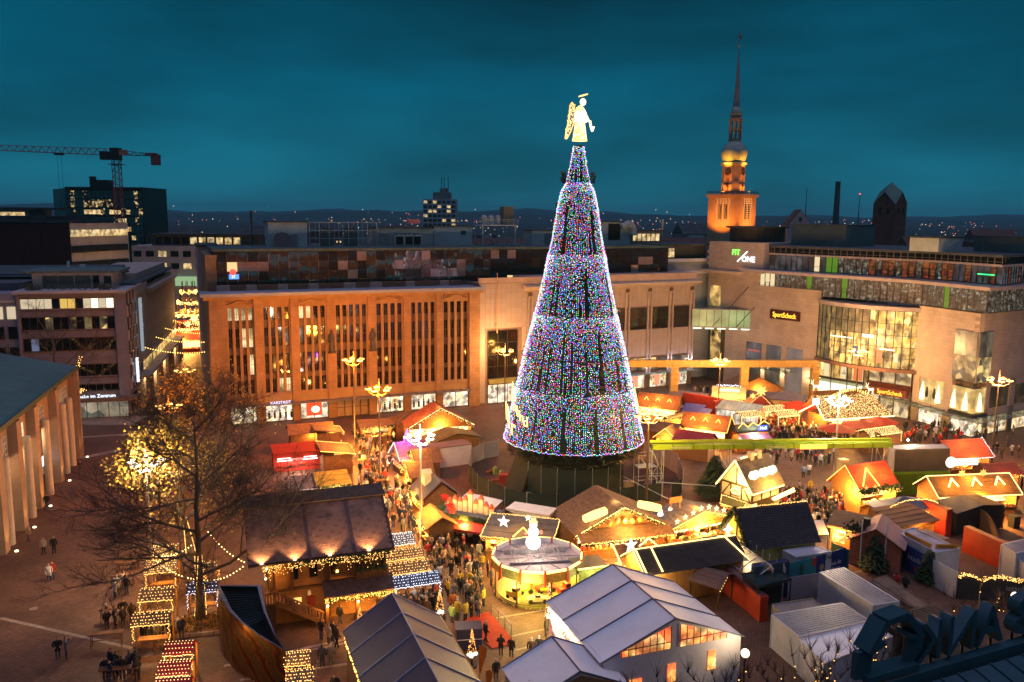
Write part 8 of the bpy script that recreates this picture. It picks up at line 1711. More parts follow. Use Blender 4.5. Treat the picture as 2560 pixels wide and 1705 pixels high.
t=hut('round-fronted sausage stall with bright red gable roof and garlanded counter',(2160,1200,2.9),24,5.4,4.4,2.7,2.2,'x',mat('scarlet_roof',(.52,.06,.025),.7,.25,2),woodl,gd1,'fl',edge_m=neon,power=1700,garl=2,courses=12); MB().path([(-2.9,-2.6,3.3),(-1.6,-1.6,5.0),(-.2,-2.5,2.9)],.09,5).build('rope_light',neon,t); MB().bx(-2.4,-1.4,1.0,1.8,3.2,5.2).build('chimney',cream,t); 
for x,y in((-2.4,-2.6),(-1.2,-2.7),(-3.2,-1.4)): link('star_light',star_mesh(.42,.06).mesh('star_light',[em('star_brass',(.9,.5,.1),1.2)]),t,loc=(x,y,3.0))
g=MB()
for i in range(520): g.tetra((R.uniform(-3.4,2.6),-2.7+R.gauss(0,.25),2.75+R.gauss(0,.16)),.12)
g.build('garland',green,t,kind='stuff')
lamp(t,(-3.6,-1.5,2.4),800,WARM,.3)
t=hut('long brightly edged stall with three big chevrons and a glowing key-shaped sign',(2418,1214,2.9),8,9.4,3.8,2.7,1.4,'x',mat('amber_roof',(.22,.11,.03),.7,.3,2),woodl,gd2,'flrt',edge_m=em('key_neon',(1,.72,.26),13),power=2200,courses=9); MB().lathe([(.62,0),(.62,.12)],20).build('glowing_sign',em('key_sign',(1,.85,.65),6),t).matrix_basis=Matrix.Translation((-1.6,.9,5.4))@Matrix.Rotation(pi/2,4,'X'); MB().bx(-1.1,1.7,.8,.95,5.0,5.75).build('glowing_sign',MATS['key_sign'],t); text('Currywurst',.42,mat('sign_brown',(.25,.1,.03),.6,.1,1),t,(.35,.76,5.36),0,.01)
for x in(-2.6,.2,3.0): MB().path([(x-.6,-1.3,3.3),(x,-.8,4.1),(x+.6,-1.3,3.3)],.11,5).build('chevron_light',MATS['key_neon'],t)
for x in(-1.0,1.6): link('star_light',star_mesh(.5,.06,n=8,inner=.5).mesh('star_light',[MATS['star_brass']]),t,loc=(x,-.3,4.4))
hut('small red-roofed lit stall right of the key sign',(2490,1168,2.7),8,4.0,3.0,2.5,.8,'x',redroof,wood,gd1,'',power=300,garl=1)
def tarp(label,pxs,zs,m,poles=True):
    pts=[P(u,v,z) for (u,v),z in zip(pxs,zs)]; c=sum(pts,Vector())/len(pts); t=thing('tarp_roof',label,'tent',(c.x,c.y,0),0,'flat tarpaulin roofs'); o=Vector((c.x,c.y,0)); MB().ext([p-o for p in pts],(0,0,-.08)).build('sheet',m,t); f=MB()
    for p in pts: q=p-o; f.tube((q.x,q.y,0),(q.x,q.y,q.z-.08),.05)
    f.build('pole',dark,t)
    k=[p-o for p in pts]; s=MB()
    for a,b in zip(k,k[1:]+k[:1]): s.face([(a.x*.97,a.y*.97,.05),(b.x*.97,b.y*.97,.05),(b.x*.97,b.y*.97,b.z-.12),(a.x*.97,a.y*.97,a.z-.12)])
    s.build('side_sheet',mat('side_dark',(.05,.035,.02),.8,.3,1),t)
tarp('grey-brown tarpaulin roof in front of the key-sign stall, left one',[(2340,1250),(2410,1236),(2460,1262),(2392,1284)],[3.0,3.2,2.7,2.5],mat('tarp_brown',(.17,.125,.085),.6,.25,.8)); tarp('amber tarpaulin roof in front of the key-sign stall, right one',[(2412,1236),(2440,1234),(2512,1262),(2460,1262)],[3.2,3.2,2.6,2.7],mat('tarp_amber',(.30,.17,.05),.6,.25,.8))
t,L=wallq('red_stair_wall','tall red wall of the station stairs behind the sign container',(2296,1318),(2362,1345),3.0,rp_,'wall',.8); t,L=wallq('red_stair_wall','long low red wall running down at the right of the stairs',(2404,1378),(2500,1424),2.6,rp_,'wall',.7)
hut('brown-roofed low stall left of the red stair wall',(2262,1288,2.6),24,4.6,3.4,2.4,.6,'shed',mat('rust_roof',(.22,.085,.04),.75,.3,1),wood,gd4,'',power=200,courses=5)
t=hut('barrel-topped grey tent edged with warm bulbs beside the wooden barrels',(2258,1256,2.7),14,6.4,2.6,2.4,1.0,'hip',tarp_g,wood,gd4,'',power=300,garl=1); bulbs_on([(3.2*math.cos(a),-1.7,2.5+1.1*math.sin(a)) for a in [i*pi/14 for i in range(15)]],.13,.055,.03).build('light_string',bulbw,t,kind='stuff')
t=hut('brick-walled smokehouse stall with pink roof and two white flag poles',(2196,1328,3.0),-30,4.4,4.0,2.6,1.4,'y',mat('pink_roof',(.50,.26,.22),.7,.15,1),brick('stall_brick',(.30,.05,.03),(.34,.065,.035),(.45,.25,.2),1,.5,.16,.02,rot=(pi/2,0,0),bump=.2),edges='',power=0,front=False,courses=3); MB().tube((-1.2,-2.2,0),(-1.2,-2.2,4.6),.06).tube((.9,-2.2,0),(.9,-2.2,4.9),.06).build('flag_pole',whitep,t); MB().bx(-1.3,-.7,-.6,0,3.2,4.2).build('chimney',dark,t); g=MB()
for i in range(180): g.tetra((R.gauss(-1.6,.5),R.gauss(-1.2,.4),3.3+R.gauss(0,.3)),.13)
g.build('garland',green,t,kind='stuff')
sx_=thing('santa_figure','plastic Santa figure perched on the smokehouse roof','figure',P(2103,1285,2.5)+Vector((0,0,0)),0); MB().lathe([(.3,0),(.38,.4),(.25,.9),(.1,1.0)],10).build('coat',redm,sx_); MB().ball((0,-.02,1.12),.18).build('head',mat('skin_pale',(.55,.35,.25),.6,.1,2),sx_); MB().lathe([(.2,1.2),(.05,1.55)],10).build('hat',redm,sx_); MB().lathe([(.22,1.16),(.22,1.24)],10).ball((.05,0,1.58),.07).build('trim',whitep,sx_)
al=thing('smokehouse_hut','honey-coloured wooden hut lettered AAL with menu boards','market stall',P(2116,1390),rad(-34),STALLG); MB().bx(-1.6,1.6,0,2.4,0,3.0).build('wall',woodl,al); MB().ext([(-1.9,-.5,2.8),(1.9,-.5,2.8),(1.9,2.6,3.5),(-1.9,2.6,3.5)],(0,0,.1)).build('roof',wood,al); MB().bx(-1.4,-.2,-.05,0,1.2,2.4).build('window',gd1,al); MB().tube((-1.8,-.55,2.75),(1.8,-.55,2.75),.05).build('tube_lamp',neon,al); lamp(al,(-1.0,-1.2,2.4),300,WARM,.2)
for i,cz in enumerate('AAL'): text(cz,.6,mat('burnt_letter',(.06,.03,.015),.7,.1,1),al,(.6,-.03,2.2-.55*i),0,.02)
for i in range(4): MB().bx(1.62,1.7,.1,2.2,.3+i*.62,.85+i*.62).build('menu_board',[woodl,redm][i==0],al)
t,L=wallq('wooden_screen','dark wooden plank screen with two name boards in front of the brick stall',(2156,1403),(2246,1416),2.3,woodd,'fence'); pm=MB().bx(.01,L/14-.01,-.05,0,0,2.25).mesh('plank',[wood])
for i in range(14): link('plank',pm,t,loc=(i*L/14,0,R.uniform(-.03,.03)))
for z in(1.55,.9): MB().bx(.5,L-1.2,-.1,-.05,z,z+.45).build('name_board',mat('board_ochre',(.36,.2,.07),.7,.2,2),t)
text('Spezialitäten',.34,MATS['burnt_letter'],t,(L*.42,-.11,1.77),0,.005); text('Fisch & Aal',.34,MATS['burnt_letter'],t,(L*.42,-.11,1.12),0,.005)
sc_=boxq('sign_container','white container with pictures on its roof and an orange name strip','' and 0 or [(2242,1330),(2340,1382),(2398,1372),(2286,1320)],2.8,cw_,roofm=mat('pict_roof',(.42,.42,.55),.6,.4,.5)); a,b=P(2262,1338,2.8)-sc_.location,P(2328,1371,2.8)-sc_.location; e_=MB().bar((a.x,a.y,2.95),(b.x,b.y,2.95),.06,.5); e_.build('name_strip',mat('strip_orange',(.6,.27,.03),.6,.1,2),sc_)
a,b=P(2290,1328,2.8)-sc_.location,P(2350,1352,2.8)-sc_.location; MB().face([(a.x,a.y,2.83),(b.x,b.y,2.83),(b.x+1.2,b.y+.6,2.83),(a.x+1.2,a.y+.6,2.83)]).build('roof_picture',mat('pict_brown',(.28,.16,.14),.6,.4,1),sc_)
a=P(2368,1372,2.8)-sc_.location; MB().bx(a.x-1.1,a.x+.9,a.y-.06,a.y,2.8,3.25).build('name_strip',MATS['strip_orange'],sc_); text('Hannover',.36,MATS['ink_black'],sc_,(a.x-.1,a.y-.08,3.02),0,.005)
pf_=thing('picket_fence','curved wooden picket screen beside the dark tarpaulin tents','fence',P(2450,1345),0); pm=MB().bx(-.09,.09,-.03,.03,0,2.3).mesh('picket',[woodl])
for i in range(26): k=i/25; p=P(2425+66*k+8*math.sin(k*3),1318+76*k*k+8*k)-pf_.location; link('picket',pm,pf_,loc=(p.x,p.y,0))
boxq('white_container','white container stack cut by the right edge',[(2504,1362),(2600,1340),(2640,1360),(2540,1384)],3.0,cw_,group='white containers at lower right',ribs=8,roofm=crf); boxq('white_container','smaller white container in front of the stack at the right edge',[(2540,1392),(2640,1372),(2680,1400),(2570,1420)],2.4,cw_,group='white containers at lower right',ribs=8,roofm=crf)
kb=thing('black_bin','black waste bin on the empty paving at the right edge','bin',P(2534,1318),rad(15)); MB().bx(-.4,.4,-.4,.4,0,1.2).build('body',dark,kb); MB().bx(-.44,.44,-.44,.44,1.2,1.3).build('lid',dark,kb)
o=tag(MB().tube(P(2488,1176,2.3),P(2570,1160,2.6),.06,.06,5).build('yellow_boom',mat('boom_yellow',(.6,.36,.03),.5,.1,2)),'yellow barrier boom reaching out past the right edge','barrier')
# ---- globe lamps, pollard trees, roof with backward letters
def globe(label,uv,z):
    c=P(*uv,z); t=thing('globe_lamp',label,'street lamp',(c.x,c.y,0),0,'globe lamps'); MB().tube((0,0,0),(0,0,z-.25),.07).build('pole',dark,t); MB().ball((0,0,z),.3,0,12,8).build('globe',em('globe',(1,.82,.55),7),t); lamp(t,(0,-.1,z+.55),240,(1,.75,.45),.15)
globe('glowing globe lamp between the white marquee and the ribbed container',(1863,1633),3.6); globe('glowing globe lamp above the string lights near the right edge',(2538,1490),4.0)
def pollard(label,basep,h,seed,lights=14):
    t=thing('pollard_tree',label,'tree',P(*basep),0,'pollarded trees'); rg=random.Random(seed); tr=MB(); tr.tube((0,0,0),(0,0,h*.5),.2,.15,7); tr.build('trunk',bark,t); br=MB(); li=MB()
    for i in range(8):
        a=i*.8+rg.random()*.4; d=Vector((math.cos(a),math.sin(a),rg.uniform(.25,.8))).normalized(); p=Vector((0,0,h*rg.uniform(.35,.5)))
        for j in range(4):
            nd=(d+Vector((rg.gauss(0,.3),rg.gauss(0,.3),rg.gauss(.12,.2)))).normalized(); q=p+nd*h*.13; br.tube(p,q,.07-.012*j,.06-.012*j,5); p=q; d=nd
            if rg.random()<.6:
                br.ball(p,.09,0,6,4)
                for k in range(9):
                    e=Vector((rg.gauss(0,.35),rg.gauss(0,.35),1)).normalized(); br.tube(p,p+e*rg.uniform(.5,1.2),.014,.006,3,1,False)
            if rg.random()<lights/32: li.octa(p+Vector((0,-.1,.05)),.045)
        br.ball(p,.1,0,6,4)
        for k in range(11): e=Vector((rg.gauss(0,.4),rg.gauss(0,.4),1)).normalized(); br.tube(p,p+e*rg.uniform(.5,1.3),.014,.006,3,1,False)
    br.build('crown',[bark,twig],t)
    if li.v: li.build('light_string',em('amber_bulb',(1,1,1),10),t,kind='stuff')
for i,(u,v,lb) in enumerate(((2060,1790,'pollarded tree in front of the smooth white container'),(1975,1830,'pollarded tree at the bottom edge below the ribbed container'),(2190,1740,'pollarded tree behind the first roof emblem'),(2300,1690,'pollarded tree with small lights behind the roof letters'),(1790,1850,'pollarded tree at the bottom edge right of the white marquee'),(1640,1900,'pollarded tree in front of the white marquee gable'),(2440,1600,'pollarded tree under the string of lights at right'))): pollard(lb,(u,v),5.2,40+i,16 if u>1900 else 4)
def seedstems(label,uv,n,seed):
    t=thing('tall_twigs',label,'plant',P(*uv),0); rg=random.Random(seed); b=MB()
    for i in range(n):
        x,y=rg.gauss(0,.9),rg.gauss(0,.4); h=rg.uniform(2.2,3.9); b.tube((x,y,0),(x+rg.gauss(0,.2),y,h),.012,.008,3); b.octa((x+rg.gauss(0,.05),y,h),.045)
    b.build('stems',twig,t)
seedstems('thin dry stems with round heads in front of the small marquee',(1340,1850),26,1); seedstems('thin dry stems with round heads before the white marquee gable',(1560,1830),26,2)
zR=18.4; q0,q1=P(2150,1702,zR),P(2575,1580,zR); dl=(q1-q0).normalized(); an_=math.atan2(dl.y,dl.x); rfb=thing('bank_roof','dark teal metal roof of the bank building at the lower right','building',q0,an_); LL=(q1-q0).length; tealr=mat('teal_roof',(.030,.085,.10),.45,.2,.6)
MB().bx(-3,LL+14,-.35,.0,-.5,-.05).build('gutter',tealr,rfb); MB().ext([(1.6,-.6,-.35),(LL+14,-.6,-.35),(LL+14,-10,-3.2),(4.0,-10,-3.2)],(0,0,.1)).build('roof',tealr,rfb); f=MB()
for i in range(30): x=2.0+i*.75; f.bar((x,-.6,-.22),(x+.6,-10,-3.05),.05,.06)
f.build('roof_seam',tealr,rfb); MB().bx(-3,LL+14,-9.5,-.4,-18.4,-3.4).bx(-3,LL+14,-3,-.4,-3.4,-.6).build('wall',mat('bank_wall',(.08,.08,.09),.8,.2,.6),rfb)
hL=ZV(q0.x,q0.y,1548)-zR
def rl_(s): return (s,-.05,0)
lt_=thing('roof_emblem','hexagonal teal metal emblem frame on the bank roof, leftmost of the roof sign','sign',q0,an_,'bank roof sign'); hx=MB(); w=hL*.56; ol=[(-w,.12),(-w*.98,.5*hL),(-w*.42,.94*hL),(w*.35,.98*hL),(w*.98,.55*hL),(w*.9,.1)]
ol=[(x,z) for x,z in ol]
for a,b in zip(ol,ol[1:]): hx.bar((a[0],0,a[1]),(b[0],0,b[1]),.62,.2)
hx.bar((-w*.95,0,.5*hL),(-w*.45,0,.62*hL),.6,.14).bar((w*.95,0,.55*hL),(w*.5,0,.62*hL),.6,.14).bar((-w,0,.14),(w*.9,0,.14),.62,.2); hx.build('emblem',tealr,lt_); lt_.location=q0+dl*(w*1.0); 
xs=[3.1,4.75,6.3,8.2]; hs=.70*hL
for i,cz in enumerate('KNAB'):
    t=thing('roof_letter','teal metal letter %s of the bank roof sign, seen from behind'%cz,'sign letter',q0+dl*(xs[i]*hL/2.3),an_+pi,'bank roof sign'); text(cz,hs*1.38,tealr,t,(0,0,hs*.52),0,.2,'letter'); MB().tube((-.3,0,-.3),(-.3,0,.2),.05).tube((.3,0,-.3),(.3,0,.2),.05).build('bracket',dark,t)
# beer tables on the left plaza and under the tree
def beer_table(label,uv,ang,w=2.2,bench=True,tall=True):
    t=thing('beer_table',label,'table',P(*uv),rad(ang),'timber standing tables'); h=1.05 if tall else .76; MB().bx(-w/2,w/2,-.3,.3,h,h+.06).build('top',wood,t)
    for s in(-1,1):
        for q in(-1,1): MB().tube((s*(w/2-.15),q*.25,0),(s*(w/2-.15),q*.22,h),.03,.03,5).build('leg',wood,t)
    MB().bar((-(w/2-.15),0,.5),((w/2-.15),0,.5),.04,.06).build('stretcher',wood,t)
beer_table('empty standing table on the open paving at lower left',(268,1615),14,2.4); beer_table('standing table with a group around it left of the lit canopies',(290,1550),14,2.4); beer_table('standing table at the far group beside the tree shadow',(308,1465),14,2.0); beer_table('standing table under the Santa-hat group at the bottom left',(300,1705),10,2.6); beer_table('low bench table under the bare branches',(322,1425),12,2.0,tall=False); beer_table('standing table beside the long hut with the star row',(1745,1345),22,2.2); beer_table('round-edged standing table in the crowd by the key-sign stall',(2030,1245),20,1.2)
for i,(u,v) in enumerate(((905,1170),(951,1222),(1930,1300))): beer_table('small standing table in the alley crowd, %s'%['rear','front','by the timbered house'][i],(u,v),20,1.0)
o=thing('park_bench','wooden slatted bench beside the tree bed','bench',P(437,1590),rad(80)); sm=MB().bx(-1.1,1.1,-.04,.04,0,.04).mesh('slat',[wood])
for k in range(4): link('slat',sm,o,loc=(0,-.18+.12*k,.45))
MB().bx(-.9,-.8,-.2,.2,0,.45).bx(.8,.9,-.2,.2,0,.45).build('leg',metal,o)
tb=thing('tree_bed','planted bed with fallen leaves and stone kerb around the plane tree','planter',P(510,1565),rad(14)); MB().bx(-2.2,2.4,-1.6,1.6,0,.25).build('kerb',pave2,tb); MB().bx(-2.0,2.2,-1.4,1.4,.25,.28).build('soil',mat('leaf_litter',(.30,.15,.03),.9,.6,6),tb); g=MB()
for i in range(700): g.tetra((R.uniform(-2,2.2),R.uniform(-1.4,1.4),.3+abs(R.gauss(0,.08))),R.uniform(.05,.1),R.choice([0,1,1]))
g.build('leaves',[green,leafy[1]],tb,kind='stuff')
# festoon lights slung between the trees
def festoon(label,a,b,sag,n):
    p,q=P(*a),P(*b); o=tag(MB().build('x',[bulbw]) if False else bulbs_on([(p.lerp(q,i/n)-Vector((0,0,sag*4*(i/n)*(1-i/n)))) for i in range(n+1)],.34,.065).build('festoon',[em('festoon_bulb',(1,.66,.25),16)],kind='thing'),label,'light string','festoon strings')
festoon('festoon string from the lamp pole to the left trunk',(383,1388,3.6),(485,1358,4.6),.5,14); festoon('festoon string from the lamp pole down to the tree trunk',(395,1405,3.4),(500,1448,3.2),.4,14); festoon('festoon string from the tree trunk to the lodge stair',(502,1450,3.2),(615,1410,3.8),.5,14); festoon('festoon string from the tree top fork to the lodge corner',(520,1330,5.2),(618,1408,4.2),.4,14)
# market pyramids filling the narrow street
py=thing('christmas_pyramid','tiered wooden Christmas pyramid glowing gold in the narrow street','Christmas pyramid',P(478,872),rad(15)); z=ZV(py.location.x,py.location.y,705); f=MB()
tiers=[(5.4,2.2),(4.8,5.2),(3.4,8.2),(2.5,11.0),(1.8,13.6)]
for i,(r,zz0) in enumerate(tiers):
    k=z/16.0; MB().lathe([(r,zz0*k),(r*1.02,zz0*k+.3)],10).build('tier',redm if i%2 else wood,py); g=MB(); rg=random.Random(i)
    for j in range(int(r*70)): a=rg.random()*6.28; g.octa((r*1.05*math.cos(a),r*1.05*math.sin(a),zz0*k+.15+rg.gauss(0,.2)),.13)
    g.build('light_string',em('pyramid_bulb',(1,.58,.14),12),py,kind='stuff'); 
    for j in range(7): a=j*.9; f.tube((r*.85*math.cos(a),r*.85*math.sin(a),zz0*k),(r*.8*math.cos(a),r*.8*math.sin(a),zz0*k+2.6*k),.09)
    g=MB()
    for j in range(8): a=j*.78; g.lathe([(.22,0),(.28,.5),(.12,1.2)],6,0,(r*.6*math.cos(a),r*.6*math.sin(a),zz0*k+.3))
    g.build('figures',mat('figure_cream',(.6,.4,.3),.7,.2,2),py)
f.build('column',woodd,py); lamp(py,(0,-5.2,4),3000,WARM,.5); lamp(py,(0,-3.5,10),1600,WARM,.5)
hut('bright stall glowing below the street pyramid, rear one',(476,806,4.4),15,9,3.5,3.6,1.4,'x',redroof,wood,em('street_glow',(1,.7,.28),5,True),'f',power=1500,garl=1); hut('red-topped bright stall in the street mouth, front one',(462,838,4.0),15,11,3.5,3.4,1.8,'x',redroof,redm,MATS['street_glow'],'ft',power=1500,garl=2)
for i in range(5):
    Y=150+i*14; p0=SX.w(14+i*13,-.5,9); p1=Vector((p0.x+15.5,p0.y+4.5,9.5)); o=tag(bulbs_on([(p0.lerp(p1,k/10)-Vector((0,0,6.0*(k/10)*(1-k/10)))) for k in range(11)],.35,.11).build('street_garland',[MATS['pyramid_bulb']],kind='thing'),'light garland slung across the narrow street, %s'%['nearest the square','second','third','fourth','farthest'][i],'light string','garlands across the street')
c=PY(508,786,176); t=thing('star_cluster','cluster of glowing gold stars hung over the narrow street','light ornament',c,rad(10))
for i,(x,z,r) in enumerate(((0,0,1.3),(-1.9,-.9,1.0),(1.5,.9,.9),(-3.2,-2.0,.8),(-.6,-1.9,.9))): link('star',star_mesh(r,.15,n=7,inner=.5).mesh('star',[em('street_star',(1,.68,.2),12)]),t,loc=(x,0,z))
MB().tube((-9,0,1.2),(6,0,2.2),.04).tube((0,0,0),(0,0,1.8),.03).build('cable',dark,t); lamp(t,(0,-1.5,-.5),900,WARM,.5)
# ================================================================ people: one continuous skinned body per pose, four material slots
def person_mesh(pose,seed):
    J={'pel':(0,0,.92),'wst':(0,0,1.08),'chs':(0,.0,1.32),'nck':(0,.0,1.47),'hd0':(0,-.01,1.56),'hd1':(0,-.02,1.66),'hd2':(0,0,1.745)}
    Rr={'pel':.155,'wst':.155,'chs':.165,'nck':.065,'hd0':.075,'hd1':.098,'hd2':.075}
    E_=[('pel','wst'),('wst','chs'),('chs','nck'),('nck','hd0'),('hd0','hd1'),('hd1','hd2')]
    def limb(n,pts,rs,root):
        prev=root
        for i,(p,r) in enumerate(zip(pts,rs)): k=n+str(i); J[k]=p; Rr[k]=r; E_.append((prev,k)); prev=k
    st=.20 if pose=='walk' else .0
    for s,sg in (('L',-1),('R',1)):
        f=st*sg
        limb('leg'+s,[(sg*.10,0,.84),(sg*.10,-f*.5-.02,.48),(sg*.10,f*.35,.10),(sg*.11,f*.35-.13,.045)],[.105,.075,.058,.05],'pel')
        sh=(sg*.20,0,1.40)
        if pose in('stand','walk'): a=[sh,(sg*.27,.03-f*.3,1.14),(sg*.25,-.06+f*.4,.90),(sg*.24,-.09+f*.5,.80)]
        elif pose=='hold': a=[sh,(sg*.27,.02,1.14),(sg*.14,-.24,1.12),(sg*.06,-.30,1.17)]
        elif pose=='photo': a=[sh,(sg*.26,-.12,1.22),(sg*.14,-.32,1.45),(sg*.06,-.40,1.52)]
        elif pose=='pocket': a=[sh,(sg*.30,.06,1.14),(sg*.20,-.06,.97),(sg*.17,-.10,.94)]
        else: a=[sh,(sg*.27,.03,1.14),(sg*.24,-.10,.92),(sg*.22,-.12,.82)]
        limb('arm'+s,a,[.088,.062,.05,.045],'chs')
    if pose=='sit':
        for k in J:
            x,y,z=J[k]; 
            if not k.startswith('leg'): J[k]=(x,y,z-.44)
        for s,sg in(('L',-1),('R',1)):
            J['leg'+s+'0']=(sg*.11,-.05,.50); J['leg'+s+'1']=(sg*.12,-.42,.50); J['leg'+s+'2']=(sg*.12,-.42,.09); J['leg'+s+'3']=(sg*.12,-.55,.045)
    ks=list(J); me=bpy.data.meshes.new('body'); me.from_pydata([J[k] for k in ks],[(ks.index(a),ks.index(b)) for a,b in E_],[]); o=bpy.data.objects.new('body',me); COL.objects.link(o)
    md=o.modifiers.new('skin','SKIN'); md.use_smooth_shade=True
    for i,k in enumerate(ks): v=me.skin_vertices[0].data[i]; v.radius=(Rr[k]*(1.18 if k in('pel','wst','chs') else 1),Rr[k]*(.78 if k in('pel','wst','chs') else 1)); v.use_root=(k=='pel')
    o.modifiers.new('sub','SUBSURF').levels=1; dg=bpy.context.evaluated_depsgraph_get(); out=bpy.data.meshes.new_from_object(o.evaluated_get(dg)); bpy.data.objects.remove(o)
    out.materials.clear(); 
    for m_ in (skin,coats[0][1],trou[0],hairs[0]): out.materials.append(m_)
    dz=-.44 if pose=='sit' else 0; hem=.80 if seed%2 else .62
    hand=[Vector(J['armL3']),Vector(J['armR3'])]
    for p in out.polygons:
        c=p.center; z=c.z-dz
        if min((c-h).length for h in hand)<.075: p.material_index=0
        elif z>1.50: p.material_index=3 if (z>1.69 or c.y>.015) else 0
        elif pose=='sit' and (c.z<.62 and c.y<-.1 or c.z<.42): p.material_index=2
        elif z>(hem if abs(c.x)<.22 else .5): p.material_index=1
        else: p.material_index=2
    return out
skin=mat('skin',(.50,.31,.23),.6,.12,6)
coats=[('black',mat('coat_black',(.014,.014,.017),.75,.3,5)),('dark blue',mat('coat_navy',(.025,.03,.06),.75,.3,5)),('dark brown',mat('coat_brown',(.07,.04,.025),.75,.3,5)),('grey',mat('coat_grey',(.14,.14,.15),.75,.3,5)),('olive',mat('coat_olive',(.09,.085,.04),.75,.3,5)),('beige',mat('coat_beige',(.42,.33,.24),.75,.2,5)),('white',mat('coat_white',(.66,.62,.58),.75,.15,5)),('red',mat('coat_red',(.42,.025,.02),.7,.2,5)),('pale blue',mat('coat_sky',(.25,.32,.48),.75,.2,5)),('orange',mat('coat_orange',(.55,.17,.03),.7,.2,5)),('yellow',mat('coat_yellow',(.62,.45,.05),.7,.2,5)),('pink',mat('coat_pink',(.55,.06,.16),.7,.2,5)),('lime',mat('coat_lime',(.30,.58,.22),.7,.2,5))]
cmap=dict(coats); trou=[mat('trousers_dark',(.022,.022,.028),.8,.3,5),mat('trousers_jeans',(.06,.08,.14),.8,.3,5),mat('trousers_grey',(.11,.10,.10),.8,.3,5)]
hairs=[mat('hair_dark',(.03,.018,.012),.6,.3,8),mat('hair_fair',(.30,.18,.08),.6,.3,8),mat('hat_black',(.015,.015,.016),.8,.2,8),mat('hat_pale',(.55,.5,.48),.8,.2,8),mat('hat_red',(.5,.02,.02),.8,.2,8)]
hat_txt=[' dark hair',' fair hair',' black hat',' pale hat',' red hat']
PM={(p,s):person_mesh(p,s) for p in('stand','walk','hold','photo','pocket','sit') for s in(0,1)}
ptxt={'stand':'standing','walk':'walking','hold':'standing with hands raised to the chest','photo':'holding up a phone','pocket':'standing with hands in pockets','sit':'sitting'}
rp7=random.Random(91); NP=[0]
def person(xy,coat,pose='stand',rz=None,label=None,group=None,hair=None,place='',sc=None):
    if NP[0]>=298: return
    NP[0]+=1
    hi=rp7.choice([0,0,0,1,2,2,3]) if hair is None else hair
    o=link('person',PM[(pose,rp7.randint(0,1))]); o.location=(xy[0],xy[1],0); o.rotation_euler=(0,0,rp7.uniform(0,6.28) if rz is None else rz); s=sc or rp7.uniform(.94,1.06); o.scale=(s*1.06,s*1.06,s)
    for i,m_ in enumerate((skin,cmap[coat],rp7.choice(trou),hairs[hi])): o.material_slots[i].link='OBJECT'; o.material_slots[i].material=m_
    o['label']=label or ('%s-clad person with%s%s %s'%(coat,hat_txt[hi],{'stand':'','walk':' walking','hold':' and mug','photo':' and phone','pocket':'','sit':' sitting'}[pose],place)); o['category']='person'; o['group']=group or ('people '+place); return o
taken=[]
def crowd(place,poly,n,colours=None,poses=('stand','stand','walk','hold','pocket')):
    xs=[p[0] for p in poly]; ys=[p[1] for p in poly]
    def inside(u,v):
        c=False;j=len(poly)-1
        for i in range(len(poly)):
            if (poly[i][1]>v)!=(poly[j][1]>v) and u<(poly[j][0]-poly[i][0])*(v-poly[i][1])/(poly[j][1]-poly[i][1])+poly[i][0]: c=not c
            j=i
        return c
    k=0;tr=0
    while k<n and tr<n*60:
        tr+=1; u=rp7.uniform(min(xs),max(xs)); v=rp7.uniform(min(ys),max(ys))
        if not inside(u,v): continue
        p=P(u,v)
        if any((p.x-q[0])**2+(p.y-q[1])**2<.26 for q in taken): continue
        taken.append((p.x,p.y)); c=rp7.choice(colours or ['black','black','black','black','dark blue','dark blue','dark brown','dark brown','grey','grey','olive','beige','white','red']); person((p.x,p.y),c,rp7.choice(poses),place=place); k+=1
def one(u,v,coat,pose,rz,label,hair=0): p=P(u,v); taken.append((p.x,p.y)); person((p.x,p.y),coat,pose,rz,label,'single people on the square',hair)
# people one can pick out
one(146,1648,'black','pocket',.6,'person in black coat beside the one taking a photo, bottom left plaza',2); one(166,1647,'grey','photo',2.2,'person in grey jacket holding up a phone, bottom left plaza',0); one(132,1450,'red','walk',.4,'person in red coat close to a white-coated one on the left plaza',4); one(124,1454,'white','walk',.6,'person in white coat beside the red-coated one on the left plaza',3)
one(110,1386,'beige','walk',.3,'person in long beige coat left of a dark figure on the left plaza',3); one(136,1385,'black','walk',.3,'person in black jacket right of the beige coat on the left plaza',0); one(72,1355,'beige','walk',2.8,'pale-coated person by the pillar uplight at far left',3); one(118,1272,'black','walk',.2,'person in black between the second and third pillars',0); one(202,1186,'dark brown','hold',.1,'person in dark coat alone on the paving near the end pillar',1)
one(96,1236,'black','walk',1.2,'person in black half hidden behind the third pillar',0); one(266,1036,'red','walk',.2,'person in red, left of three before the office arcade',0); one(276,1036,'dark blue','walk',.1,'person in dark blue, middle of three before the office arcade',0); one(289,1036,'red','walk',.0,'person in red, right of three before the office arcade',0)
one(806,1668,'dark blue','walk',3.1,'person in dark coat, left of the couple walking away below the lodge',0); one(828,1665,'grey','walk',3.1,'person in grey coat, right of the couple walking away below the lodge',3)
for i,(u,v,c,p_) in enumerate(((803,1600,'black','hold'),(822,1612,'beige','stand'),(832,1606,'black','stand'),(842,1620,'dark brown','walk'))): one(u,v,c,p_,2.5,'person in %s coat, %s of the four chatting before the lodge porch'%(c,['leftmost','second','third','rightmost'][i]),[0,1,0,0][i])
one(850,1562,'black','walk',2.8,'person in black stepping out of the lodge porch',0); one(820,1535,'dark blue','stand',1,'person in dark clothes standing on the lodge porch, left one',0); one(808,1532,'black','hold',2,'person in black standing on the lodge porch, right one',0); one(838,1745,'black','stand',0,'person in black cut by the bottom edge below the couple',0)
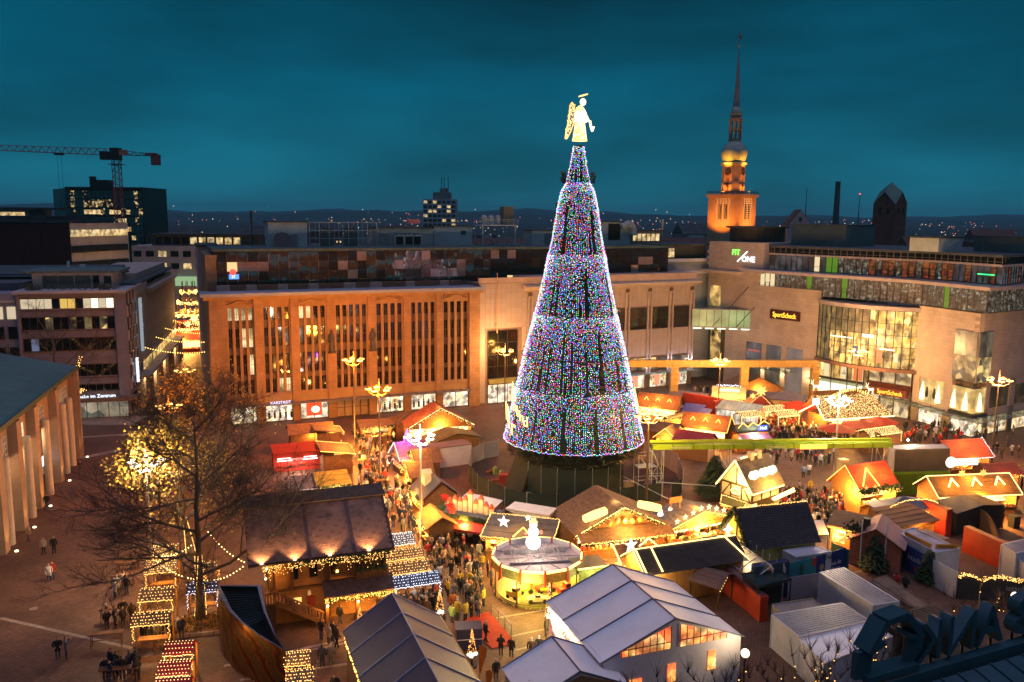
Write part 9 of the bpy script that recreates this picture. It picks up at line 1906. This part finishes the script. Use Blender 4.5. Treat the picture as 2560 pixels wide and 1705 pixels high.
one(1363,1590,'olive','stand',1.5,'person in olive jacket and jeans beside the marquee lights',0); one(1130,1558,'lime','stand',2.6,'person in bright lime jacket at the back corner of the dark marquee',1); one(1205,1425,'yellow','stand',3,'person in long yellow coat near the carousel entrance',1); one(1120,1398,'pink','hold',2.6,'person in bright pink jacket in the middle of the open walkway',1)
one(1252,1640,'black','hold',3,'person in black, left of the pair on the red carpet end',0); one(1278,1645,'black','stand',2.7,'fair-haired person in black, right of the pair on the red carpet end',1); one(1214,1606,'black','walk',2.2,'person in black with pale scarf beside the navy cabinet',3); one(1328,1650,'dark brown','stand',3.1,'person in dark coat with pale hat behind the small marquee',3); one(1347,1642,'black','stand',3.1,'child in black beside the pale-hatted adult behind the small marquee',3)
one(1240,1702,'black','stand',.4,'person in black with pale hat at the bottom edge beside the beach flag',3); one(1228,1465,'dark blue','stand',1.2,'person in dark jacket watching the carousel from its left side',0); one(2520,1255,'red','walk',3,'person in red jacket on the open paving at far right',2); one(2538,1268,'black','walk',3,'person in black pushing along beside the red jacket at far right',0); one(2553,1225,'black','walk',1,'person in black at the right edge of the paving',0)
one(2240,1478,'red','walk',2.4,'person in dark red beside the boarded deck',0); one(2262,1484,'black','walk',2.4,'person in black with white bag beside the boarded deck',0); one(1850,1322,'white','hold',2.6,'person in white coat in front of the timbered house stall',0); one(1627,1330,'red','stand',3,'person in red jacket at the right of the wide gable hut',0); one(2008,1195,'pale blue','stand',2.9,'person in pale blue jacket alone in the gap below the green beam',0); one(2022,1190,'white','stand',3,'person in white jacket next to the pale blue one below the green beam',0); one(1930,1182,'black','walk',1,'person in black pushing a pram below the green beam',0); one(2025,1232,'yellow','stand',.3,'person in yellow coat alone below the green beam',1)
one(1660,1330,'yellow','stand',.2,'person in yellow-lit coat behind the red jacket',1); one(2070,1088,'yellow','stand',0,'person in yellow vest in the crowd by the sweets stall',0)
for i,(u,v,c) in enumerate(((1130,1345,'orange'),(1148,1352,'beige'),(1160,1356,'pale blue'),(1176,1360,'white'),(1188,1365,'dark blue'))): one(u,v,c,'stand',.3+.1*i,'person in %s coat, %s in the queue at the model-house stall'%(c,['first','second','third','fourth','last'][i]),[1,1,0,0,0][i])
# groups round the standing tables at left
crowd('at the table left of the lit canopies',[(250,1560),(330,1545),(335,1575),(255,1590)],7,['black','black','dark brown','dark blue']); crowd('at the far table beside the tree shadow',[(285,1470),(332,1462),(335,1490),(288,1498)],6,['black','beige','white','dark brown']); crowd('at the bottom-left table',[(255,1680),(345,1670),(350,1705),(260,1712)],10,['black','black','dark blue']); crowd('under the lit canopies by the tree bed',[(350,1590),(430,1580),(480,1600),(360,1625)],8,['black','dark blue','grey'])
crowd('at the back of the alley',[(880,1085),(985,1075),(985,1130),(890,1150)],18); crowd('in the middle of the alley',[(880,1150),(985,1140),(1000,1230),(900,1235)],19); crowd('in the alley by the grey hut',[(920,1240),(1040,1230),(1050,1300),(960,1330)],18); crowd('beside the canopies near the lodge',[(925,1322),(1025,1300),(1050,1330),(935,1345)],14,['black','black','dark blue','dark brown','grey'])
crowd('on the open walkway left of the carousel',[(1060,1360),(1110,1350),(1215,1380),(1225,1470),(1090,1470)],15); crowd('queueing left of the carousel',[(1115,1480),(1200,1460),(1225,1535),(1140,1560)],20,['black','black','dark brown','beige','yellow','grey','orange']); crowd('before the blue-white canopy',[(945,1540),(1090,1500),(1105,1535),(960,1585)],18,['black','black','dark blue','dark brown'])
crowd('at the counter of the wide gable hut',[(1440,1365),(1630,1345),(1640,1385),(1450,1405)],12); crowd('at the star-topped stall counter',[(1690,1345),(1800,1320),(1815,1345),(1700,1370)],7); crowd('round the timbered house stall',[(1925,1255),(2010,1230),(2040,1300),(1955,1310)],15,['black','red','dark brown','olive','orange']); crowd('right of the timbered house stall',[(2010,1250),(2100,1240),(2105,1330),(2030,1330)],20)
crowd('in the crowd below the lit roof stall',[(1905,1065),(2050,1075),(2150,1095),(2180,1118),(1900,1112)],36); crowd('below the green beam',[(1905,1135),(2080,1130),(2085,1165),(1920,1165)],9); crowd('before the mall corner at right',[(2255,1075),(2390,1075),(2400,1110),(2260,1108)],22); crowd('before the right mall front',[(2440,1095),(2545,1070),(2540,1150),(2450,1150)],9,['black','dark blue','beige','grey'],('walk','walk','stand')); crowd('in the passage between annex and mall',[(1735,985),(1850,975),(1850,1000),(1745,1010)],14); crowd('before the tiled annex entrance',[(1180,1040),(1240,1030),(1245,1055),(1190,1060)],5,['beige','black','grey'])
# the rest of the throng, past the three hundred picked out above, joined as one crowd
import numpy as np
cm_=[skin]+[c[1] for c in coats[:8]]+trou+hairs; VV=[];FF=[];MM=[];LL=[];off=0
srcs=[]
for (p_,s_),me in PM.items():
    if p_ in('photo','sit'): continue
    v=np.zeros(len(me.vertices)*3); me.vertices.foreach_get('co',v); fs=[tuple(p.vertices) for p in me.polygons]; mi=[p.material_index for p in me.polygons]; srcs.append((v.reshape(-1,3),fs,mi))
def throng(poly,n):
    global off
    xs=[p[0] for p in poly]; ys=[p[1] for p in poly]; k=0;tr=0
    while k<n and tr<n*40:
        tr+=1; t1,t2=rp7.random(),rp7.random(); a=Vector(poly[0]).lerp(Vector(poly[1]),t1); b=Vector(poly[3]).lerp(Vector(poly[2]),t1); q=a.lerp(b,t2); p=P(q.x,q.y)
        if any((p.x-q_[0])**2+(p.y-q_[1])**2<.22 for q_ in taken): continue
        taken.append((p.x,p.y)); v,fs,mi=rp7.choice(srcs); an_=rp7.random()*6.28; c_,s_=math.cos(an_),math.sin(an_); sc=rp7.uniform(.94,1.05)
        VV.append(np.stack([(v[:,0]*c_-v[:,1]*s_)*1.08*sc+p.x,(v[:,0]*s_+v[:,1]*c_)*1.08*sc+p.y,v[:,2]*sc],1)); FF.extend([tuple(i+off for i in f) for f in fs]); off+=len(v); mp=(0,1+rp7.choice([0,0,1,2,2,3,4,5,6,7]),9+rp7.randint(0,2),12+rp7.choice([0,0,1,2,3])); MM.extend([mp[i] for i in mi]); k+=1
for poly,n in (([(1910,1062),(2060,1070),(2170,1116),(1905,1112)],70),([(880,1085),(985,1075),(1000,1225),(895,1235)],26),([(920,1245),(1040,1232),(1050,1300),(955,1330)],16),([(1060,1365),(1110,1352),(1220,1470),(1090,1530)],22),([(2015,1245),(2105,1240),(2110,1335),(2030,1335)],26),([(1930,1250),(2015,1230),(2040,1300),(1955,1310)],14),([(2250,1075),(2395,1072),(2410,1112),(2262,1110)],30),([(1735,985),(1850,975),(1855,1002),(1745,1012)],18),([(945,1540),(1095,1500),(1108,1540),(960,1588)],16),([(1905,1130),(2085,1126),(2090,1170),(1915,1170)],20),([(2430,1090),(2550,1070),(2545,1150),(2440,1150)],10),([(1440,1362),(1635,1342),(1640,1385),(1450,1408)],10)): throng(poly,int(n*1.5))
me=bpy.data.meshes.new('crowd'); me.from_pydata(np.concatenate(VV).tolist(),[],FF)
for m_ in cm_: me.materials.append(m_)
me.polygons.foreach_set('material_index',MM); me.polygons.foreach_set('use_smooth',[True]*len(FF)); link('crowd',me,None,kind='stuff')
# ================================================================ evening haze over the whole town
hm=bpy.data.materials.new('evening_haze'); hm.use_nodes=True; nt=hm.node_tree; nt.nodes.clear(); o_=nt.nodes.new('ShaderNodeOutputMaterial'); v_=nt.nodes.new('ShaderNodeVolumePrincipled'); v_.inputs['Color'].default_value=(.30,.86,1,1); v_.inputs['Density'].default_value=.000075; v_.inputs['Anisotropy'].default_value=.1; nt.links.new(v_.outputs[0],o_.inputs['Volume'])
MB().bx(-14200,14200,-600,14200,-20,190).build('haze',hm,kind='stuff')
